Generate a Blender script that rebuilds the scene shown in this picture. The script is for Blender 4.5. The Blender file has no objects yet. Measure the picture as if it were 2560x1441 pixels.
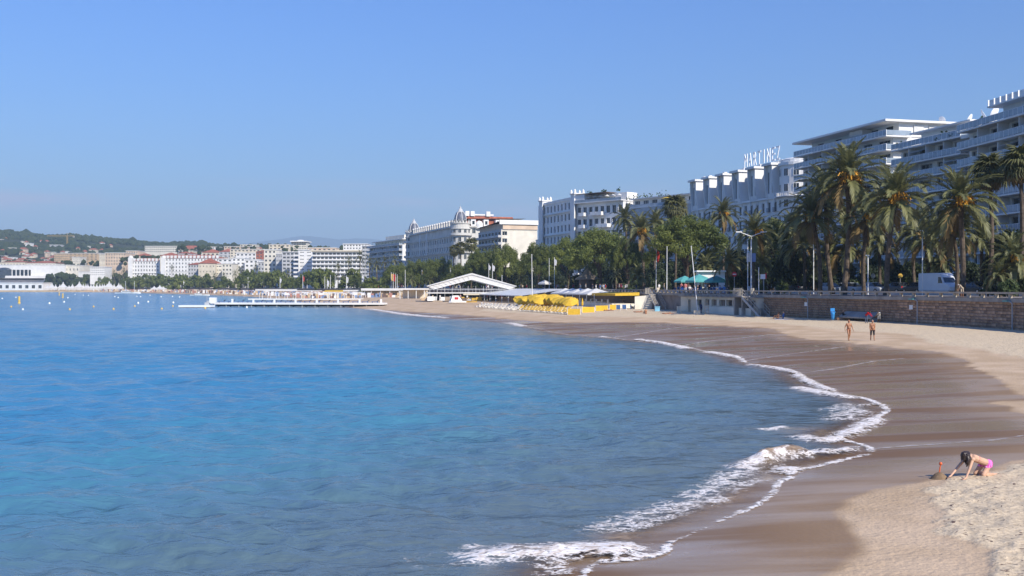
import bpy, bmesh, math, random
import numpy as np
from mathutils import Vector, Matrix, Euler
R = math.radians
random.seed(7); rng = np.random.default_rng(7)
S = bpy.context.scene
COL = S.collection
# ---------------------------------------------------------------- camera, sky, sun, exposure
FPX, CX, HY, CZ = 2600.0, 1280.0, 717.0, 5.1      # focal length and horizon in photo pixels, eye height above the sea
cam = bpy.data.cameras.new('camera'); camo = bpy.data.objects.new('camera', cam); COL.objects.link(camo)
cam.sensor_width = 36.0; cam.lens = 36.0*FPX/2560.0; cam.shift_y = (HY-720.5)/2560.0*-1.0*-1.0
camo.location = (0, 0, CZ); camo.rotation_euler = (R(90), 0, 0)
cam.clip_start = 0.3; cam.clip_end = 40000
S.camera = camo
SUN_EL, SUN_AZ = R(36), math.atan2(0.60, -0.80)    # azimuth measured from +Y towards +X
sdir = Vector((math.sin(SUN_AZ)*math.cos(SUN_EL), math.cos(SUN_AZ)*math.cos(SUN_EL), math.sin(SUN_EL)))
W = bpy.data.worlds.new('World'); S.world = W; W.use_nodes = True
wn, wl = W.node_tree.nodes, W.node_tree.links; wn.clear()
sky = wn.new('ShaderNodeTexSky'); sky.sky_type = 'NISHITA'; sky.sun_disc = False
sky.sun_elevation = SUN_EL; sky.sun_rotation = SUN_AZ; sky.altitude = 0; sky.air_density = 2.0; sky.dust_density = 0.0; sky.ozone_density = 6.0
bg = wn.new('ShaderNodeBackground'); bg.inputs['Strength'].default_value = 0.125
wo = wn.new('ShaderNodeOutputWorld')
tint = wn.new('ShaderNodeMix'); tint.data_type = 'RGBA'; tint.blend_type = 'MULTIPLY'; tint.inputs[0].default_value = 1
tint.inputs[7].default_value = (0.322, 0.518, 1.05, 1)
wl.new(sky.outputs[0], tint.inputs[6])
# thin mauve wisps of cloud low over the horizon, all the way round
tc = wn.new('ShaderNodeTexCoord'); sep = wn.new('ShaderNodeSeparateXYZ'); wl.new(tc.outputs['Generated'], sep.inputs[0])
mp = wn.new('ShaderNodeMapping'); mp.inputs['Scale'].default_value = (5.5, 5.5, 38); mp.inputs['Location'].default_value = (3.1, 0.4, 0.6); wl.new(tc.outputs['Generated'], mp.inputs[0])
nz = wn.new('ShaderNodeTexNoise'); nz.inputs['Scale'].default_value = 1.0; nz.inputs['Detail'].default_value = 5; wl.new(mp.outputs[0], nz.inputs[0])
r1 = wn.new('ShaderNodeMapRange'); r1.inputs[1].default_value = 0.44; r1.inputs[2].default_value = 0.66; wl.new(nz.outputs[0], r1.inputs[0])
r2 = wn.new('ShaderNodeMapRange'); r2.inputs[1].default_value = 0.102; r2.inputs[2].default_value = 0.084; wl.new(sep.outputs[2], r2.inputs[0])
r3 = wn.new('ShaderNodeMapRange'); r3.inputs[1].default_value = 0.058; r3.inputs[2].default_value = 0.075; wl.new(sep.outputs[2], r3.inputs[0])
m1 = wn.new('ShaderNodeMath'); m1.operation = 'MULTIPLY'; wl.new(r1.outputs[0], m1.inputs[0]); wl.new(r2.outputs[0], m1.inputs[1])
m2 = wn.new('ShaderNodeMath'); m2.operation = 'MULTIPLY'; wl.new(m1.outputs[0], m2.inputs[0]); wl.new(r3.outputs[0], m2.inputs[1])
m3 = wn.new('ShaderNodeMath'); m3.operation = 'MULTIPLY'; wl.new(m2.outputs[0], m3.inputs[0]); m3.inputs[1].default_value = 0.75
cm = wn.new('ShaderNodeMix'); cm.data_type = 'RGBA'; wl.new(m3.outputs[0], cm.inputs[0]); wl.new(tint.outputs[2], cm.inputs[6])
cm.inputs[7].default_value = (4.1, 3.9, 5.1, 1)
wl.new(cm.outputs[2], bg.inputs[0]); wl.new(bg.outputs[0], wo.inputs[0])
sl = bpy.data.lights.new('sun', 'SUN'); sl.energy = 5.0; sl.angle = R(0.53); sl.color = (1.0, 0.93, 0.81)
so = bpy.data.objects.new('sun', sl); COL.objects.link(so); so.rotation_euler = (-sdir).to_track_quat('-Z', 'Y').to_euler(); so.location = (60, -40, 90)
S.view_settings.view_transform = 'Standard'; S.view_settings.look = 'None'; S.view_settings.gamma = 1; S.view_settings.exposure = 0.28
S.view_settings.use_curve_mapping = False
S.cycles.use_denoising = True
S.cycles.max_bounces = 6; S.cycles.diffuse_bounces = 3; S.cycles.glossy_bounces = 3; S.cycles.transmission_bounces = 3; S.cycles.transparent_max_bounces = 8; S.cycles.volume_bounces = 0
S.cycles.caustics_reflective = False; S.cycles.caustics_refractive = False

# ---------------------------------------------------------------- helpers
GZ = 4.02                                           # promenade level
def at(px, py, d): return Vector(((px-CX)/FPX*d, d, CZ+(HY-py)/FPX*d))
def gx(px, d): return (px-CX)/FPX*d
def hz(py, d): return CZ+(HY-py)/FPX*d
def tag(o, label=None, cat=None, group=None, kind=None):
    if label: o['label'] = label
    if cat: o['category'] = cat
    if group: o['group'] = group
    if kind: o['kind'] = kind
    return o
def thing(name, label, cat, loc=(0, 0, 0), rz=0.0, group=None):
    o = bpy.data.objects.new(name, None); COL.objects.link(o); o.location = loc; o.rotation_euler = (0, 0, rz)
    o.empty_display_size = 0.2
    return tag(o, label, cat, group)
def put(name, mesh, parent=None, loc=(0, 0, 0), rot=(0, 0, 0), sc=None):
    o = bpy.data.objects.new(name, mesh); COL.objects.link(o)
    if parent: o.parent = parent
    o.location = loc; o.rotation_euler = rot
    if sc is not None: o.scale = sc if hasattr(sc, '__len__') else (sc, sc, sc)
    return o
def copy_tree(o, parent=None):
    c = o.copy(); COL.objects.link(c); c.parent = parent
    for ch in list(o.children): copy_tree(ch, c)
    return c
class MB:
    "collects polygons for one mesh; material index per face"
    def __init__(s): s.v = []; s.f = []; s.m = []; s.smooth = False
    def poly(s, pts, m=0):
        b = len(s.v); s.v += [tuple(p) for p in pts]; s.f.append(tuple(range(b, b+len(pts)))); s.m.append(m)
    def box(s, x0, x1, y0, y1, z0, z1, m=0, bot=True):
        b = len(s.v)
        s.v += [(x0,y0,z0),(x1,y0,z0),(x1,y1,z0),(x0,y1,z0),(x0,y0,z1),(x1,y0,z1),(x1,y1,z1),(x0,y1,z1)]
        fs = [(4,5,6,7),(0,1,5,4),(1,2,6,5),(2,3,7,6),(3,0,4,7)]
        if bot: fs.append((3,2,1,0))
        for f in fs: s.f.append(tuple(b+i for i in f)); s.m.append(m)
    def tube(s, pts, rad, n=6, m=0, cap=True):
        pts = [Vector(p) for p in pts]
        if not hasattr(rad, '__len__'): rad = [rad]*len(pts)
        b = len(s.v); up = None
        for i, p in enumerate(pts):
            t = (pts[min(i+1, len(pts)-1)]-pts[max(i-1, 0)])
            t = t.normalized() if t.length > 1e-9 else Vector((0, 0, 1))
            a = Vector((1, 0, 0)) if abs(t.x) < 0.8 else Vector((0, 1, 0))
            if up is not None: a = up
            e1 = (a-t*a.dot(t)).normalized(); e2 = t.cross(e1); up = e1
            for k in range(n):
                an = 2*math.pi*k/n; s.v.append(tuple(p+(e1*math.cos(an)+e2*math.sin(an))*rad[i]))
        for i in range(len(pts)-1):
            for k in range(n):
                k2 = (k+1) % n
                s.f.append((b+i*n+k, b+i*n+k2, b+(i+1)*n+k2, b+(i+1)*n+k)); s.m.append(m)
        if cap:
            s.f.append(tuple(b+k for k in reversed(range(n)))); s.m.append(m)
            e = b+(len(pts)-1)*n; s.f.append(tuple(e+k for k in range(n))); s.m.append(m)
    def lathe(s, prof, n=16, m=0, c=(0, 0), a0=0.0, a1=2*math.pi):
        full = abs(a1-a0-2*math.pi) < 1e-6; k = n if full else n+1; b = len(s.v)
        for r, z in prof:
            for i in range(k):
                a = a0+(a1-a0)*i/n; s.v.append((c[0]+r*math.cos(a), c[1]+r*math.sin(a), z))
        for j in range(len(prof)-1):
            for i in range(n):
                i2 = (i+1) % k
                s.f.append((b+j*k+i, b+j*k+i2, b+(j+1)*k+i2, b+(j+1)*k+i)); s.m.append(m)
    def mesh(s, name, mats):
        me = bpy.data.meshes.new(name); me.from_pydata(s.v, [], s.f)
        for mt in (mats if isinstance(mats, (list, tuple)) else [mats]): me.materials.append(mt)
        me.polygons.foreach_set('material_index', s.m)
        if s.smooth: me.polygons.foreach_set('use_smooth', [True]*len(s.f))
        me.update(); return me
    def build(s, name, mats, parent=None, loc=(0, 0, 0), rot=(0, 0, 0)):
        return put(name, s.mesh(name, mats), parent, loc, rot)
def np_mesh(name, V, F, mats, smooth=True, attrs=None, mi=None):
    me = bpy.data.meshes.new(name); V = np.asarray(V, np.float32); F = np.asarray(F, np.int32)
    nv, nf, k = len(V), len(F), F.shape[1]
    me.vertices.add(nv); me.vertices.foreach_set('co', V.ravel())
    me.loops.add(nf*k); me.loops.foreach_set('vertex_index', F.ravel())
    me.polygons.add(nf); me.polygons.foreach_set('loop_start', np.arange(0, nf*k, k, dtype=np.int32))
    for mt in (mats if isinstance(mats, (list, tuple)) else [mats]): me.materials.append(mt)
    if mi is not None: me.polygons.foreach_set('material_index', np.asarray(mi, np.int32))
    me.update(calc_edges=True); me.polygons.foreach_set('use_smooth', np.full(nf, smooth))
    for an, av in (attrs or {}).items():
        at_ = me.attributes.new(an, 'FLOAT', 'POINT'); at_.data.foreach_set('value', np.asarray(av, np.float32))
    me.validate(); return me

# ---------------------------------------------------------------- materials
def mat(name, col, rough=0.8, spec=0.3, var=0.12, scale=1.5, bump=0.0, bscale=20.0, metal=0.0, col2=None, trans=0.0, rnd=0.0, emit=None, alpha=1.0):
    m = bpy.data.materials.new(name); m.use_nodes = True; nt = m.node_tree; n, l = nt.nodes, nt.links
    b = n['Principled BSDF']; b.inputs['Roughness'].default_value = rough; b.inputs['Metallic'].default_value = metal
    b.inputs['Specular IOR Level'].default_value = spec; b.inputs['Alpha'].default_value = alpha
    tc = n.new('ShaderNodeTexCoord'); nz = n.new('ShaderNodeTexNoise'); nz.inputs['Scale'].default_value = scale; nz.inputs['Detail'].default_value = 4
    l.new(tc.outputs['Object'], nz.inputs['Vector'])
    c2 = col2 or tuple(c*(1-var*2) for c in col); c1 = col if col2 else tuple(min(1, c*(1+var*0.6)) for c in col)
    mr = n.new('ShaderNodeMapRange'); mr.inputs[1].default_value = 0.35; mr.inputs[2].default_value = 0.65; l.new(nz.outputs[0], mr.inputs[0])
    mx = n.new('ShaderNodeMix'); mx.data_type = 'RGBA'; l.new(mr.outputs[0], mx.inputs[0])
    mx.inputs[6].default_value = (*c2, 1); mx.inputs[7].default_value = (*c1, 1); out = mx.outputs[2]
    if rnd > 0:
        oi = n.new('ShaderNodeObjectInfo'); hv = n.new('ShaderNodeHueSaturation')
        r = n.new('ShaderNodeMapRange'); r.inputs[3].default_value = 1-rnd; r.inputs[4].default_value = 1+rnd; l.new(oi.outputs['Random'], r.inputs[0])
        l.new(r.outputs[0], hv.inputs['Value']); l.new(out, hv.inputs['Color']); out = hv.outputs[0]
    l.new(out, b.inputs['Base Color'])
    if bump > 0:
        n2 = n.new('ShaderNodeTexNoise'); n2.inputs['Scale'].default_value = bscale; n2.inputs['Detail'].default_value = 3; l.new(tc.outputs['Object'], n2.inputs['Vector'])
        bp = n.new('ShaderNodeBump'); bp.inputs['Strength'].default_value = bump; bp.inputs['Distance'].default_value = 0.05; l.new(n2.outputs[0], bp.inputs['Height']); l.new(bp.outputs[0], b.inputs['Normal'])
    if trans > 0:
        t = n.new('ShaderNodeBsdfTranslucent'); l.new(out, t.inputs[0]); ms = n.new('ShaderNodeMixShader'); ms.inputs[0].default_value = trans
        l.new(b.outputs[0], ms.inputs[1]); l.new(t.outputs[0], ms.inputs[2]); l.new(ms.outputs[0], n['Material Output'].inputs[0])
    return m
M = {}
M['white'] = mat('white_render', (0.79, 0.775, 0.74), 0.75, var=0.05, scale=0.25)
M['white2'] = mat('white_paint', (0.82, 0.82, 0.80), 0.5, var=0.03, scale=2)
M['cream'] = mat('cream_render', (0.70, 0.62, 0.48), 0.8, var=0.08, scale=0.3)
M['cream2'] = mat('pale_cream', (0.74, 0.69, 0.58), 0.8, var=0.07, scale=0.3)
M['peach'] = mat('peach_render', (0.68, 0.52, 0.38), 0.8, var=0.08, scale=0.2)
M['ochre'] = mat('ochre_render', (0.55, 0.40, 0.25), 0.8, var=0.1, scale=0.2)
M['dimwhite'] = mat('dimmed_white', (0.62, 0.60, 0.55), 0.85, var=0.08, scale=0.3)  # white walls given a darker colour to deepen the shaded facade
M['grey'] = mat('grey_concrete', (0.33, 0.32, 0.30), 0.85, var=0.12, scale=0.8, bump=0.2)
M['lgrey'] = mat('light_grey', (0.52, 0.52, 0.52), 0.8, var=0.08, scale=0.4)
M['brown'] = mat('brown_cladding', (0.16, 0.11, 0.09), 0.6, var=0.1)
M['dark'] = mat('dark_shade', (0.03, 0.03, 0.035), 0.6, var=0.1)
M['redroof'] = mat('red_tiles', (0.40, 0.13, 0.075), 0.85, var=0.18, scale=0.6)
M['slate'] = mat('zinc_dome', (0.13, 0.14, 0.175), 0.4, 0.5, var=0.15, scale=0.8)
M['glass'] = mat('window_glass', (0.035, 0.045, 0.06), 0.08, 0.6, var=0.3, scale=0.6, rnd=0.6)
M['glassrail'] = mat('balcony_glass', (0.30, 0.36, 0.42), 0.12, 0.5, var=0.1, scale=0.5)
M['iron'] = mat('dark_iron', (0.05, 0.05, 0.06), 0.5, 0.5)
M['steel'] = mat('grey_steel', (0.42, 0.42, 0.42), 0.4, 0.5, var=0.08)
M['shutter'] = mat('pale_shutter', (0.62, 0.62, 0.60), 0.6, var=0.06)
M['awning'] = mat('white_awning', (0.80, 0.79, 0.76), 0.8, var=0.04, trans=0.25)
M['yellow'] = mat('yellow_canvas', (0.75, 0.48, 0.045), 0.75, var=0.08, scale=3, trans=0.12)
M['yellow2'] = mat('golden_cushion', (0.68, 0.43, 0.08), 0.85, var=0.14, scale=2, rnd=0.12)
M['turq'] = mat('turquoise_canvas', (0.13, 0.47, 0.45), 0.75, var=0.1, scale=1.2, trans=0.2)
M['asphalt'] = mat('asphalt', (0.055, 0.055, 0.058), 0.9, var=0.15, scale=3, bump=0.2)
M['paving'] = mat('promenade_paving', (0.30, 0.26, 0.24), 0.85, var=0.12, scale=0.8)
M['hedge'] = mat('hedge_leaf', (0.06, 0.11, 0.025), 0.7, 0.2, var=0.3, scale=2, trans=0.2)
M['orange'] = mat('orange_plastic', (0.75, 0.13, 0.03), 0.4, 0.5)
M['wood'] = mat('grey_wood', (0.36, 0.29, 0.22), 0.8, var=0.15, scale=4)
M['red'] = mat('red_cloth', (0.50, 0.03, 0.04), 0.8, var=0.1, scale=5)
M['blue'] = mat('blue_plastic', (0.03, 0.25, 0.62), 0.5, 0.4)
# ================================================================ coast, beach, sea
def catmull(P, k=5):
    P = np.asarray(P, float); Q = np.vstack([2*P[0]-P[1], P, 2*P[-1]-P[-2]]); out = []
    for i in range(1, len(Q)-2):
        p0, p1, p2, p3 = Q[i-1], Q[i], Q[i+1], Q[i+2]
        for t in np.arange(k)/k:
            out.append(0.5*((2*p1)+(-p0+p2)*t+(2*p0-5*p1+4*p2-p3)*t*t+(-p0+3*p1-3*p2+p3)*t**3))
    out.append(Q[-2]); return np.array(out)
COAST = catmull([(46,-60),(49,20),(49.6,60),(48.2,98),(44.5,117),(37.5,140),(31,165),(25,200),(17,240),(6,290),(-20,370),(-58,470),(-115,600),(-200,780),(-340,1000),(-600,1250),(-1100,1480)], 6)
def offset_line(P, off):
    T = np.gradient(P, axis=0); T /= np.linalg.norm(T, axis=1)[:, None]
    return P+np.stack([T[:, 1], -T[:, 0]], 1)*off      # + is inland
def coast_at(px, off=0.0):
    "world point and heading where the sight line of photo column px meets the coast line shifted inland by off"
    P = offset_line(COAST, off); k = (px-CX)/FPX; g = P[:, 0]-k*P[:, 1]
    best = None
    for i in range(len(P)-1):
        if P[i, 1] > 40 and g[i]*g[i+1] <= 0:
            t = g[i]/(g[i]-g[i+1]+1e-12); q = P[i]+(P[i+1]-P[i])*t; d = P[i+1]-P[i]
            best = (q[0], q[1], math.atan2(d[1], d[0])); break
    return best
def coast_param(y, off=0.0):
    P = offset_line(COAST, off); i = np.where((P[:-1, 1] <= y) & (P[1:, 1] > y))[0][0]; t = (y-P[i, 1])/(P[i+1, 1]-P[i, 1]); q = P[i]+(P[i+1]-P[i])*t; d = P[i+1]-P[i]
    return q[0], q[1], math.atan2(d[1], d[0])
def px_plane(pts, z=0.0):
    p = np.asarray(pts, float); d = (CZ-z)*FPX/(p[:, 1]-HY); return np.stack([(p[:, 0]-CX)/FPX*d, d], 1)
def seg_dist(P, L):
    "distance of points P to polyline L, and sign from the nearest segment (left of travel positive)"
    best = np.full(len(P), 1e18); sg = np.ones(len(P))
    for a, b in zip(L[:-1], L[1:]):
        d = b-a; n2 = d@d+1e-12; t = np.clip(((P-a)@d)/n2, 0, 1); q = P-(a+t[:, None]*d); dd = (q*q).sum(1)
        cr = d[0]*q[:, 1]-d[1]*q[:, 0]
        m = dd < best*(1-1e-9); best = np.where(m, dd, best); sg = np.where(m, np.sign(cr), sg)
    return np.sqrt(best), sg
def in_poly(P, Q):
    ins = np.zeros(len(P), bool); x, y = P[:, 0], P[:, 1]
    for a, b in zip(Q, np.roll(Q, -1, 0)):
        c = (a[1] > y) != (b[1] > y)
        xi = (b[0]-a[0])*(y-a[1])/(b[1]-a[1]+1e-15)+a[0]; ins ^= c & (x < xi)
    return ins
WL_px = [(-300,727.0),(0,728.3),(250,731),(400,734),(620,741.5),(760,755),(900,771),(994,785),(1112,797),(1190,801),(1263,807),(1348,822),(1400,834),(1490,842),(1570,850),(1690,862),(1764,878),(1821,888),(1857,898),(1875,909),(1940,917),(1982,926),(1998,941),(2035,963),(2087,981),(2148,993),(2184,1003),(2212,1017),(2224,1027),(2204,1041),(2192,1058),(2156,1076),(2105,1098),(2143,1108),(2172,1118),(2182,1128),(2174,1137),(2127,1148),(2063,1164),(1995,1180),(1984,1195),(1950,1209),(1940,1230),(1898,1263),(1813,1299),(1740,1330),(1676,1363),(1672,1378),(1639,1393),(1589,1401),(1490,1413),(1471,1430),(1440,1460),(1330,1520),(1150,1640)]
WLW = px_plane(WL_px, 0.0)
WLW = catmull(np.vstack([WLW, [(-6, 6), (-20, -30)]]), 4)       # waterline, walked from far to near: sea on the right
def coast_side(P):
    "distance to the sea wall line, negative inland"
    d, s = seg_dist(P, COAST[::2]); return d*np.where(s > 0, 1, -1)
def vnoise(P, sc, seed=0):
    P = np.asarray(P)*sc; i = np.floor(P).astype(np.int64); f = P-i; f = f*f*(3-2*f)
    def h(ix, iy):
        n = (ix*374761393+iy*668265263+seed*974711) & 0x7fffffff; n = ((n ^ (n >> 13))*1274126177) & 0x7fffffff; return ((n ^ (n >> 16)) & 0xffff)/65535.0
    a = h(i[:, 0], i[:, 1]); b = h(i[:, 0]+1, i[:, 1]); c = h(i[:, 0], i[:, 1]+1); d = h(i[:, 0]+1, i[:, 1]+1)
    return (a*(1-f[:, 0])+b*f[:, 0])*(1-f[:, 1])+(c*(1-f[:, 0])+d*f[:, 0])*f[:, 1]
def fbm(P, sc, o=4, seed=0):
    r = 0; a = 0.5
    for k in range(o): r = r+a*vnoise(P, sc*2**k, seed+k); a *= 0.5
    return r
def zprofile(sd):
    return np.where(sd > 0, 1.15*(1-np.exp(-np.maximum(sd, 0)*0.048)), np.maximum(sd*0.055, -1.6))
def shore_sd(P):
    d, s = seg_dist(P, WLW); return d*np.where(s > 0, 1, -1)
def zsand(P): return zprofile(shore_sd(np.atleast_2d(np.asarray(P, float))[:, :2]))
def on_sand(pts, it=14):
    "photo pixels to world points on the beach surface"
    p = np.asarray(pts, float); z = np.zeros(len(p))
    for k in range(it):
        d = (CZ-z)*FPX/(p[:, 1]-HY); q = np.stack([(p[:, 0]-CX)/FPX*d, d], 1); z = 0.5*z+0.5*zsand(q)
    return q, z
def smooth(x, a, b):
    t = np.clip((x-a)/(b-a), 0, 1); return t*t*(3-2*t)
def fan(a0, a1, na, radii):
    A = np.linspace(R(a0), R(a1), na); RR = np.asarray(radii); r, a = np.meshgrid(RR, A, indexing='ij')
    P = np.stack([r*np.sin(a), r*np.cos(a)], -1).reshape(-1, 2); n = len(RR); i, j = np.meshgrid(np.arange(n-1), np.arange(na-1), indexing='ij')
    b = (i*na+j).ravel(); return P, np.stack([b, b+1, b+na+1, b+na], 1)
def radii(spec):
    out = [spec[0][0]]
    for a, b, q in spec:
        while out[-1] < b: out.append(out[-1]*q)
    return out
# ---- sand
P, Fc = fan(-44, 58, 560, radii([(8, 13, 1.02), (13, 70, 1.0075), (70, 330, 1.013), (330, 1500, 1.05)]))
sd = shore_sd(P); z = zprofile(sd)
wet_px = [(860,772),(960,775),(1060,781),(1180,789),(1270,797),(1400,806),(1520,806),(1640,806),(1750,812),(1880,818),(1945,824),(1990,842),(2120,856),(2230,868),(2330,878),(2390,888),(2432,905),(2436,920),(2470,930),(2506,953),(2560,985),(2620,1000),(2560,1004),(2500,1006),(2494,1009),(2530,1017),(2575,1035),(2700,1060),(2760,1110),(2640,1140),(2560,1156),(2480,1176),(2400,1192),(2330,1208),(2256,1221),(2180,1240),(2127,1263),(2106,1287),(2135,1320),(2165,1354),(2170,1382),(2140,1412),(2087,1441),(1960,1520),(1700,1640)]
wq, _ = on_sand(wet_px); wq = catmull(wq, 4)
wpoly = np.vstack([wq, [(-4, 4)], WLW[::-1][(WLW[::-1][:, 1] < 260)]])
d, _ = seg_dist(P, wq); ins = in_poly(P, wpoly); wd = np.where(ins, d, -d)
wd = wd+(fbm(P, 0.9, 3, 5)-0.45)*0.8*np.clip(P[:, 1]/30, 0.35, 2)
wet = smooth(wd, -0.10, 0.32)*0.75+0.25*smooth(wd, 0.5, 4.0)
wet = np.where(sd < 0, 1, wet)
loose_px1 = [(2900,1120),(2560,1158),(2480,1178),(2400,1196),(2361,1202),(2317,1225),(2301,1247),(2345,1283),(2329,1328),(2361,1348),(2406,1360),(2466,1380),(2462,1420),(2430,1450),(2560,1600),(3300,1600)]
loose_px2 = [(1200,778),(1400,789),(1560,793),(1700,797),(1830,803),(1950,811),(2033,819),(2117,828),(2188,831),(2272,838),(2300,850),(2337,861),(2438,873),(2506,890),(2560,896),(2760,930),(3300,960)]
l1, _ = on_sand(loose_px1); l1 = catmull(l1, 3); l2, _ = on_sand(loose_px2); l2 = catmull(l2, 3)
d1, _ = seg_dist(P, l1); in1 = in_poly(P, l1); d2, _ = seg_dist(P, l2); in2 = in_poly(P, np.vstack([l2, [(90, 50), (90, 330), (0, 330)]]))
jag = (fbm(P, 1.6, 4, 11)-0.47)
ld = np.maximum(np.where(in1, d1, -d1), np.where(in2, d2*0.6, -d2)); loose = smooth(ld+jag*0.9, 0.0, 0.22)*(1-wet)
far = np.clip(1-P[:, 1]/140, 0, 1)
lump = fbm(P, 3.2, 3, 21)-0.45; foot = np.maximum(0, fbm(P, 1.7, 2, 33)-0.52)
z = z+loose*(0.035+lump*0.17*np.clip(1-P[:, 1]/220, 0.3, 1)-foot*0.22)
z = z+(1-wet)*(1-loose)*(fbm(P, 0.5, 3, 41)-0.47)*0.05
# low beach cusps and runnels of the wet face
z = z+np.where(sd > 0, wet*0.02*(fbm(P, 0.25, 2, 51)-0.5), 0)
cs = -coast_side(P); z = np.where(cs > 6, np.minimum(z, 0.6), z)
sandM = bpy.data.materials.new('beach_sand'); sandM.use_nodes = True; nt = sandM.node_tree; n, l = nt.nodes, nt.links; b = n['Principled BSDF']
def attr(nn, name):
    a = nn.new('ShaderNodeAttribute'); a.attribute_name = name; return a.outputs['Fac']
def mixc(n, l, fac, a, b_):
    mx = n.new('ShaderNodeMix'); mx.data_type = 'RGBA'
    for s, v in ((0, fac), (6, a), (7, b_)):
        if isinstance(v, (tuple, float, int)): mx.inputs[s].default_value = (*v, 1) if isinstance(v, tuple) else v
        else: l.new(v, mx.inputs[s])
    return mx.outputs[2]
def mrange(n, l, v, a, b_, c=0.0, d_=1.0):
    m = n.new('ShaderNodeMapRange'); m.interpolation_type = 'SMOOTHSTEP'
    for k, q in ((1, a), (2, b_), (3, c), (4, d_)): m.inputs[k].default_value = q
    l.new(v, m.inputs[0]); return m.outputs[0]
def noise(n, l, vec, scale, detail=3, dist=0.0):
    t = n.new('ShaderNodeTexNoise'); t.inputs['Scale'].default_value = scale; t.inputs['Detail'].default_value = detail; t.inputs['Distortion'].default_value = dist; l.new(vec, t.inputs['Vector']); return t.outputs[0]
def math_(n, l, op, a, b_):
    m = n.new('ShaderNodeMath'); m.operation = op
    for k, v in ((0, a), (1, b_)):
        if isinstance(v, (int, float)): m.inputs[k].default_value = v
        else: l.new(v, m.inputs[k])
    return m.outputs[0]
geo = n.new('ShaderNodeNewGeometry'); pos = geo.outputs['Position']
wa, la = attr(n, 'wet'), attr(n, 'loose')
nA = noise(n, l, pos, 0.35, 5); nB = noise(n, l, pos, 9, 4); nC = noise(n, l, pos, 2.2, 4)
damp = mixc(n, l, mrange(n, l, nA, 0.35, 0.65), (0.45, 0.325, 0.205), (0.55, 0.41, 0.275))
dry = mixc(n, l, mrange(n, l, nB, 0.3, 0.7), (0.50, 0.395, 0.265), (0.66, 0.53, 0.36))
litter = mrange(n, l, noise(n, l, pos, 5.5, 2, 1.5), 0.635, 0.67)
dry = mixc(n, l, litter, dry, (0.16, 0.11, 0.085))
mpw = n.new('ShaderNodeMapping'); mpw.inputs['Rotation'].default_value = (0, 0, R(-28)); mpw.inputs['Scale'].default_value = (0.07, 0.40, 1); l.new(pos, mpw.inputs[0])
streak = noise(n, l, mpw.outputs[0], 1.0, 5, 0.4)
wetc = mixc(n, l, mrange(n, l, streak, 0.42, 0.58), (0.180, 0.098, 0.036), (0.320, 0.228, 0.150))  # paler mauve streaks put the sky sheen into the sand colour
c = mixc(n, l, la, damp, dry); c = mixc(n, l, wa, c, wetc); l.new(c, b.inputs['Base Color'])
rw = mrange(n, l, streak, 0.38, 0.60, 0.55, 0.15)
ro = n.new('ShaderNodeMix'); l.new(mrange(n, l, wa, 0.35, 0.95), ro.inputs[0]); ro.inputs[2].default_value = 0.93; l.new(rw, ro.inputs[3]); l.new(ro.outputs[0], b.inputs['Roughness'])
sp = n.new('ShaderNodeMix'); l.new(wa, sp.inputs[0]); sp.inputs[2].default_value = 0.1; sp.inputs[3].default_value = 0.38; l.new(sp.outputs[0], b.inputs['Specular IOR Level'])
bp = n.new('ShaderNodeBump'); bp.inputs['Distance'].default_value = 0.04
bs = n.new('ShaderNodeMix'); l.new(wa, bs.inputs[0]); bs.inputs[2].default_value = 0.85; bs.inputs[3].default_value = 0.03; l.new(bs.outputs[0], bp.inputs['Strength'])
l.new(math_(n, l, 'ADD', nB, math_(n, l, 'MULTIPLY', nC, 1.2)), bp.inputs['Height']); l.new(bp.outputs[0], b.inputs['Normal'])
sand = put('beach', np_mesh('beach', np.column_stack([P, z]), Fc, sandM, True, {'wet': wet, 'loose': loose})); tag(sand, kind='structure')
# ---- sea
P, Fc = fan(-50, 40, 620, radii([(8, 14, 1.02), (14, 95, 1.0055), (95, 300, 1.014), (300, 2600, 1.06)]))
sd = shore_sd(P); depth = -zprofile(sd)
keep = (sd < 0.6)[Fc].any(1) & ~((coast_side(P) < -8)[Fc].all(1)); Fc = Fc[keep]
used = np.unique(Fc); rm = np.full(len(P), -1); rm[used] = np.arange(len(used)); P, sd, depth, Fc = P[used], sd[used], depth[used], rm[Fc]
r = np.hypot(P[:, 0], P[:, 1]); z = np.zeros(len(P))
wr = np.random.default_rng(3)
for k in range(46):
    lam = 0.36*1.062**k; th = R(-90)+wr.normal(0, 0.50)-0.15; amp = 0.0105*lam**0.62*wr.uniform(0.5, 1.2)
    kx, ky = 2*math.pi/lam*math.cos(th), 2*math.pi/lam*math.sin(th); ph = wr.uniform(0, 6.28)
    cell = r*0.0055; w = np.clip((lam/np.maximum(cell, 0.03)-2.2)/3, 0, 1)
    env = 0.5+0.9*vnoise(P, 0.35/lam**0.5, 70+k)
    s_ = np.sin(P[:, 0]*kx+P[:, 1]*ky+ph+1.5*vnoise(P, 0.5/lam, 200+k)); z += amp*w*env*(s_+0.25*np.cos(2*(P[:, 0]*kx+P[:, 1]*ky+ph)))
z *= smooth(depth, 0.0, 0.45)*0.85+0.15*smooth(depth, 0, 0.05)
foam = np.zeros(len(P)); silt = np.zeros(len(P))
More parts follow.
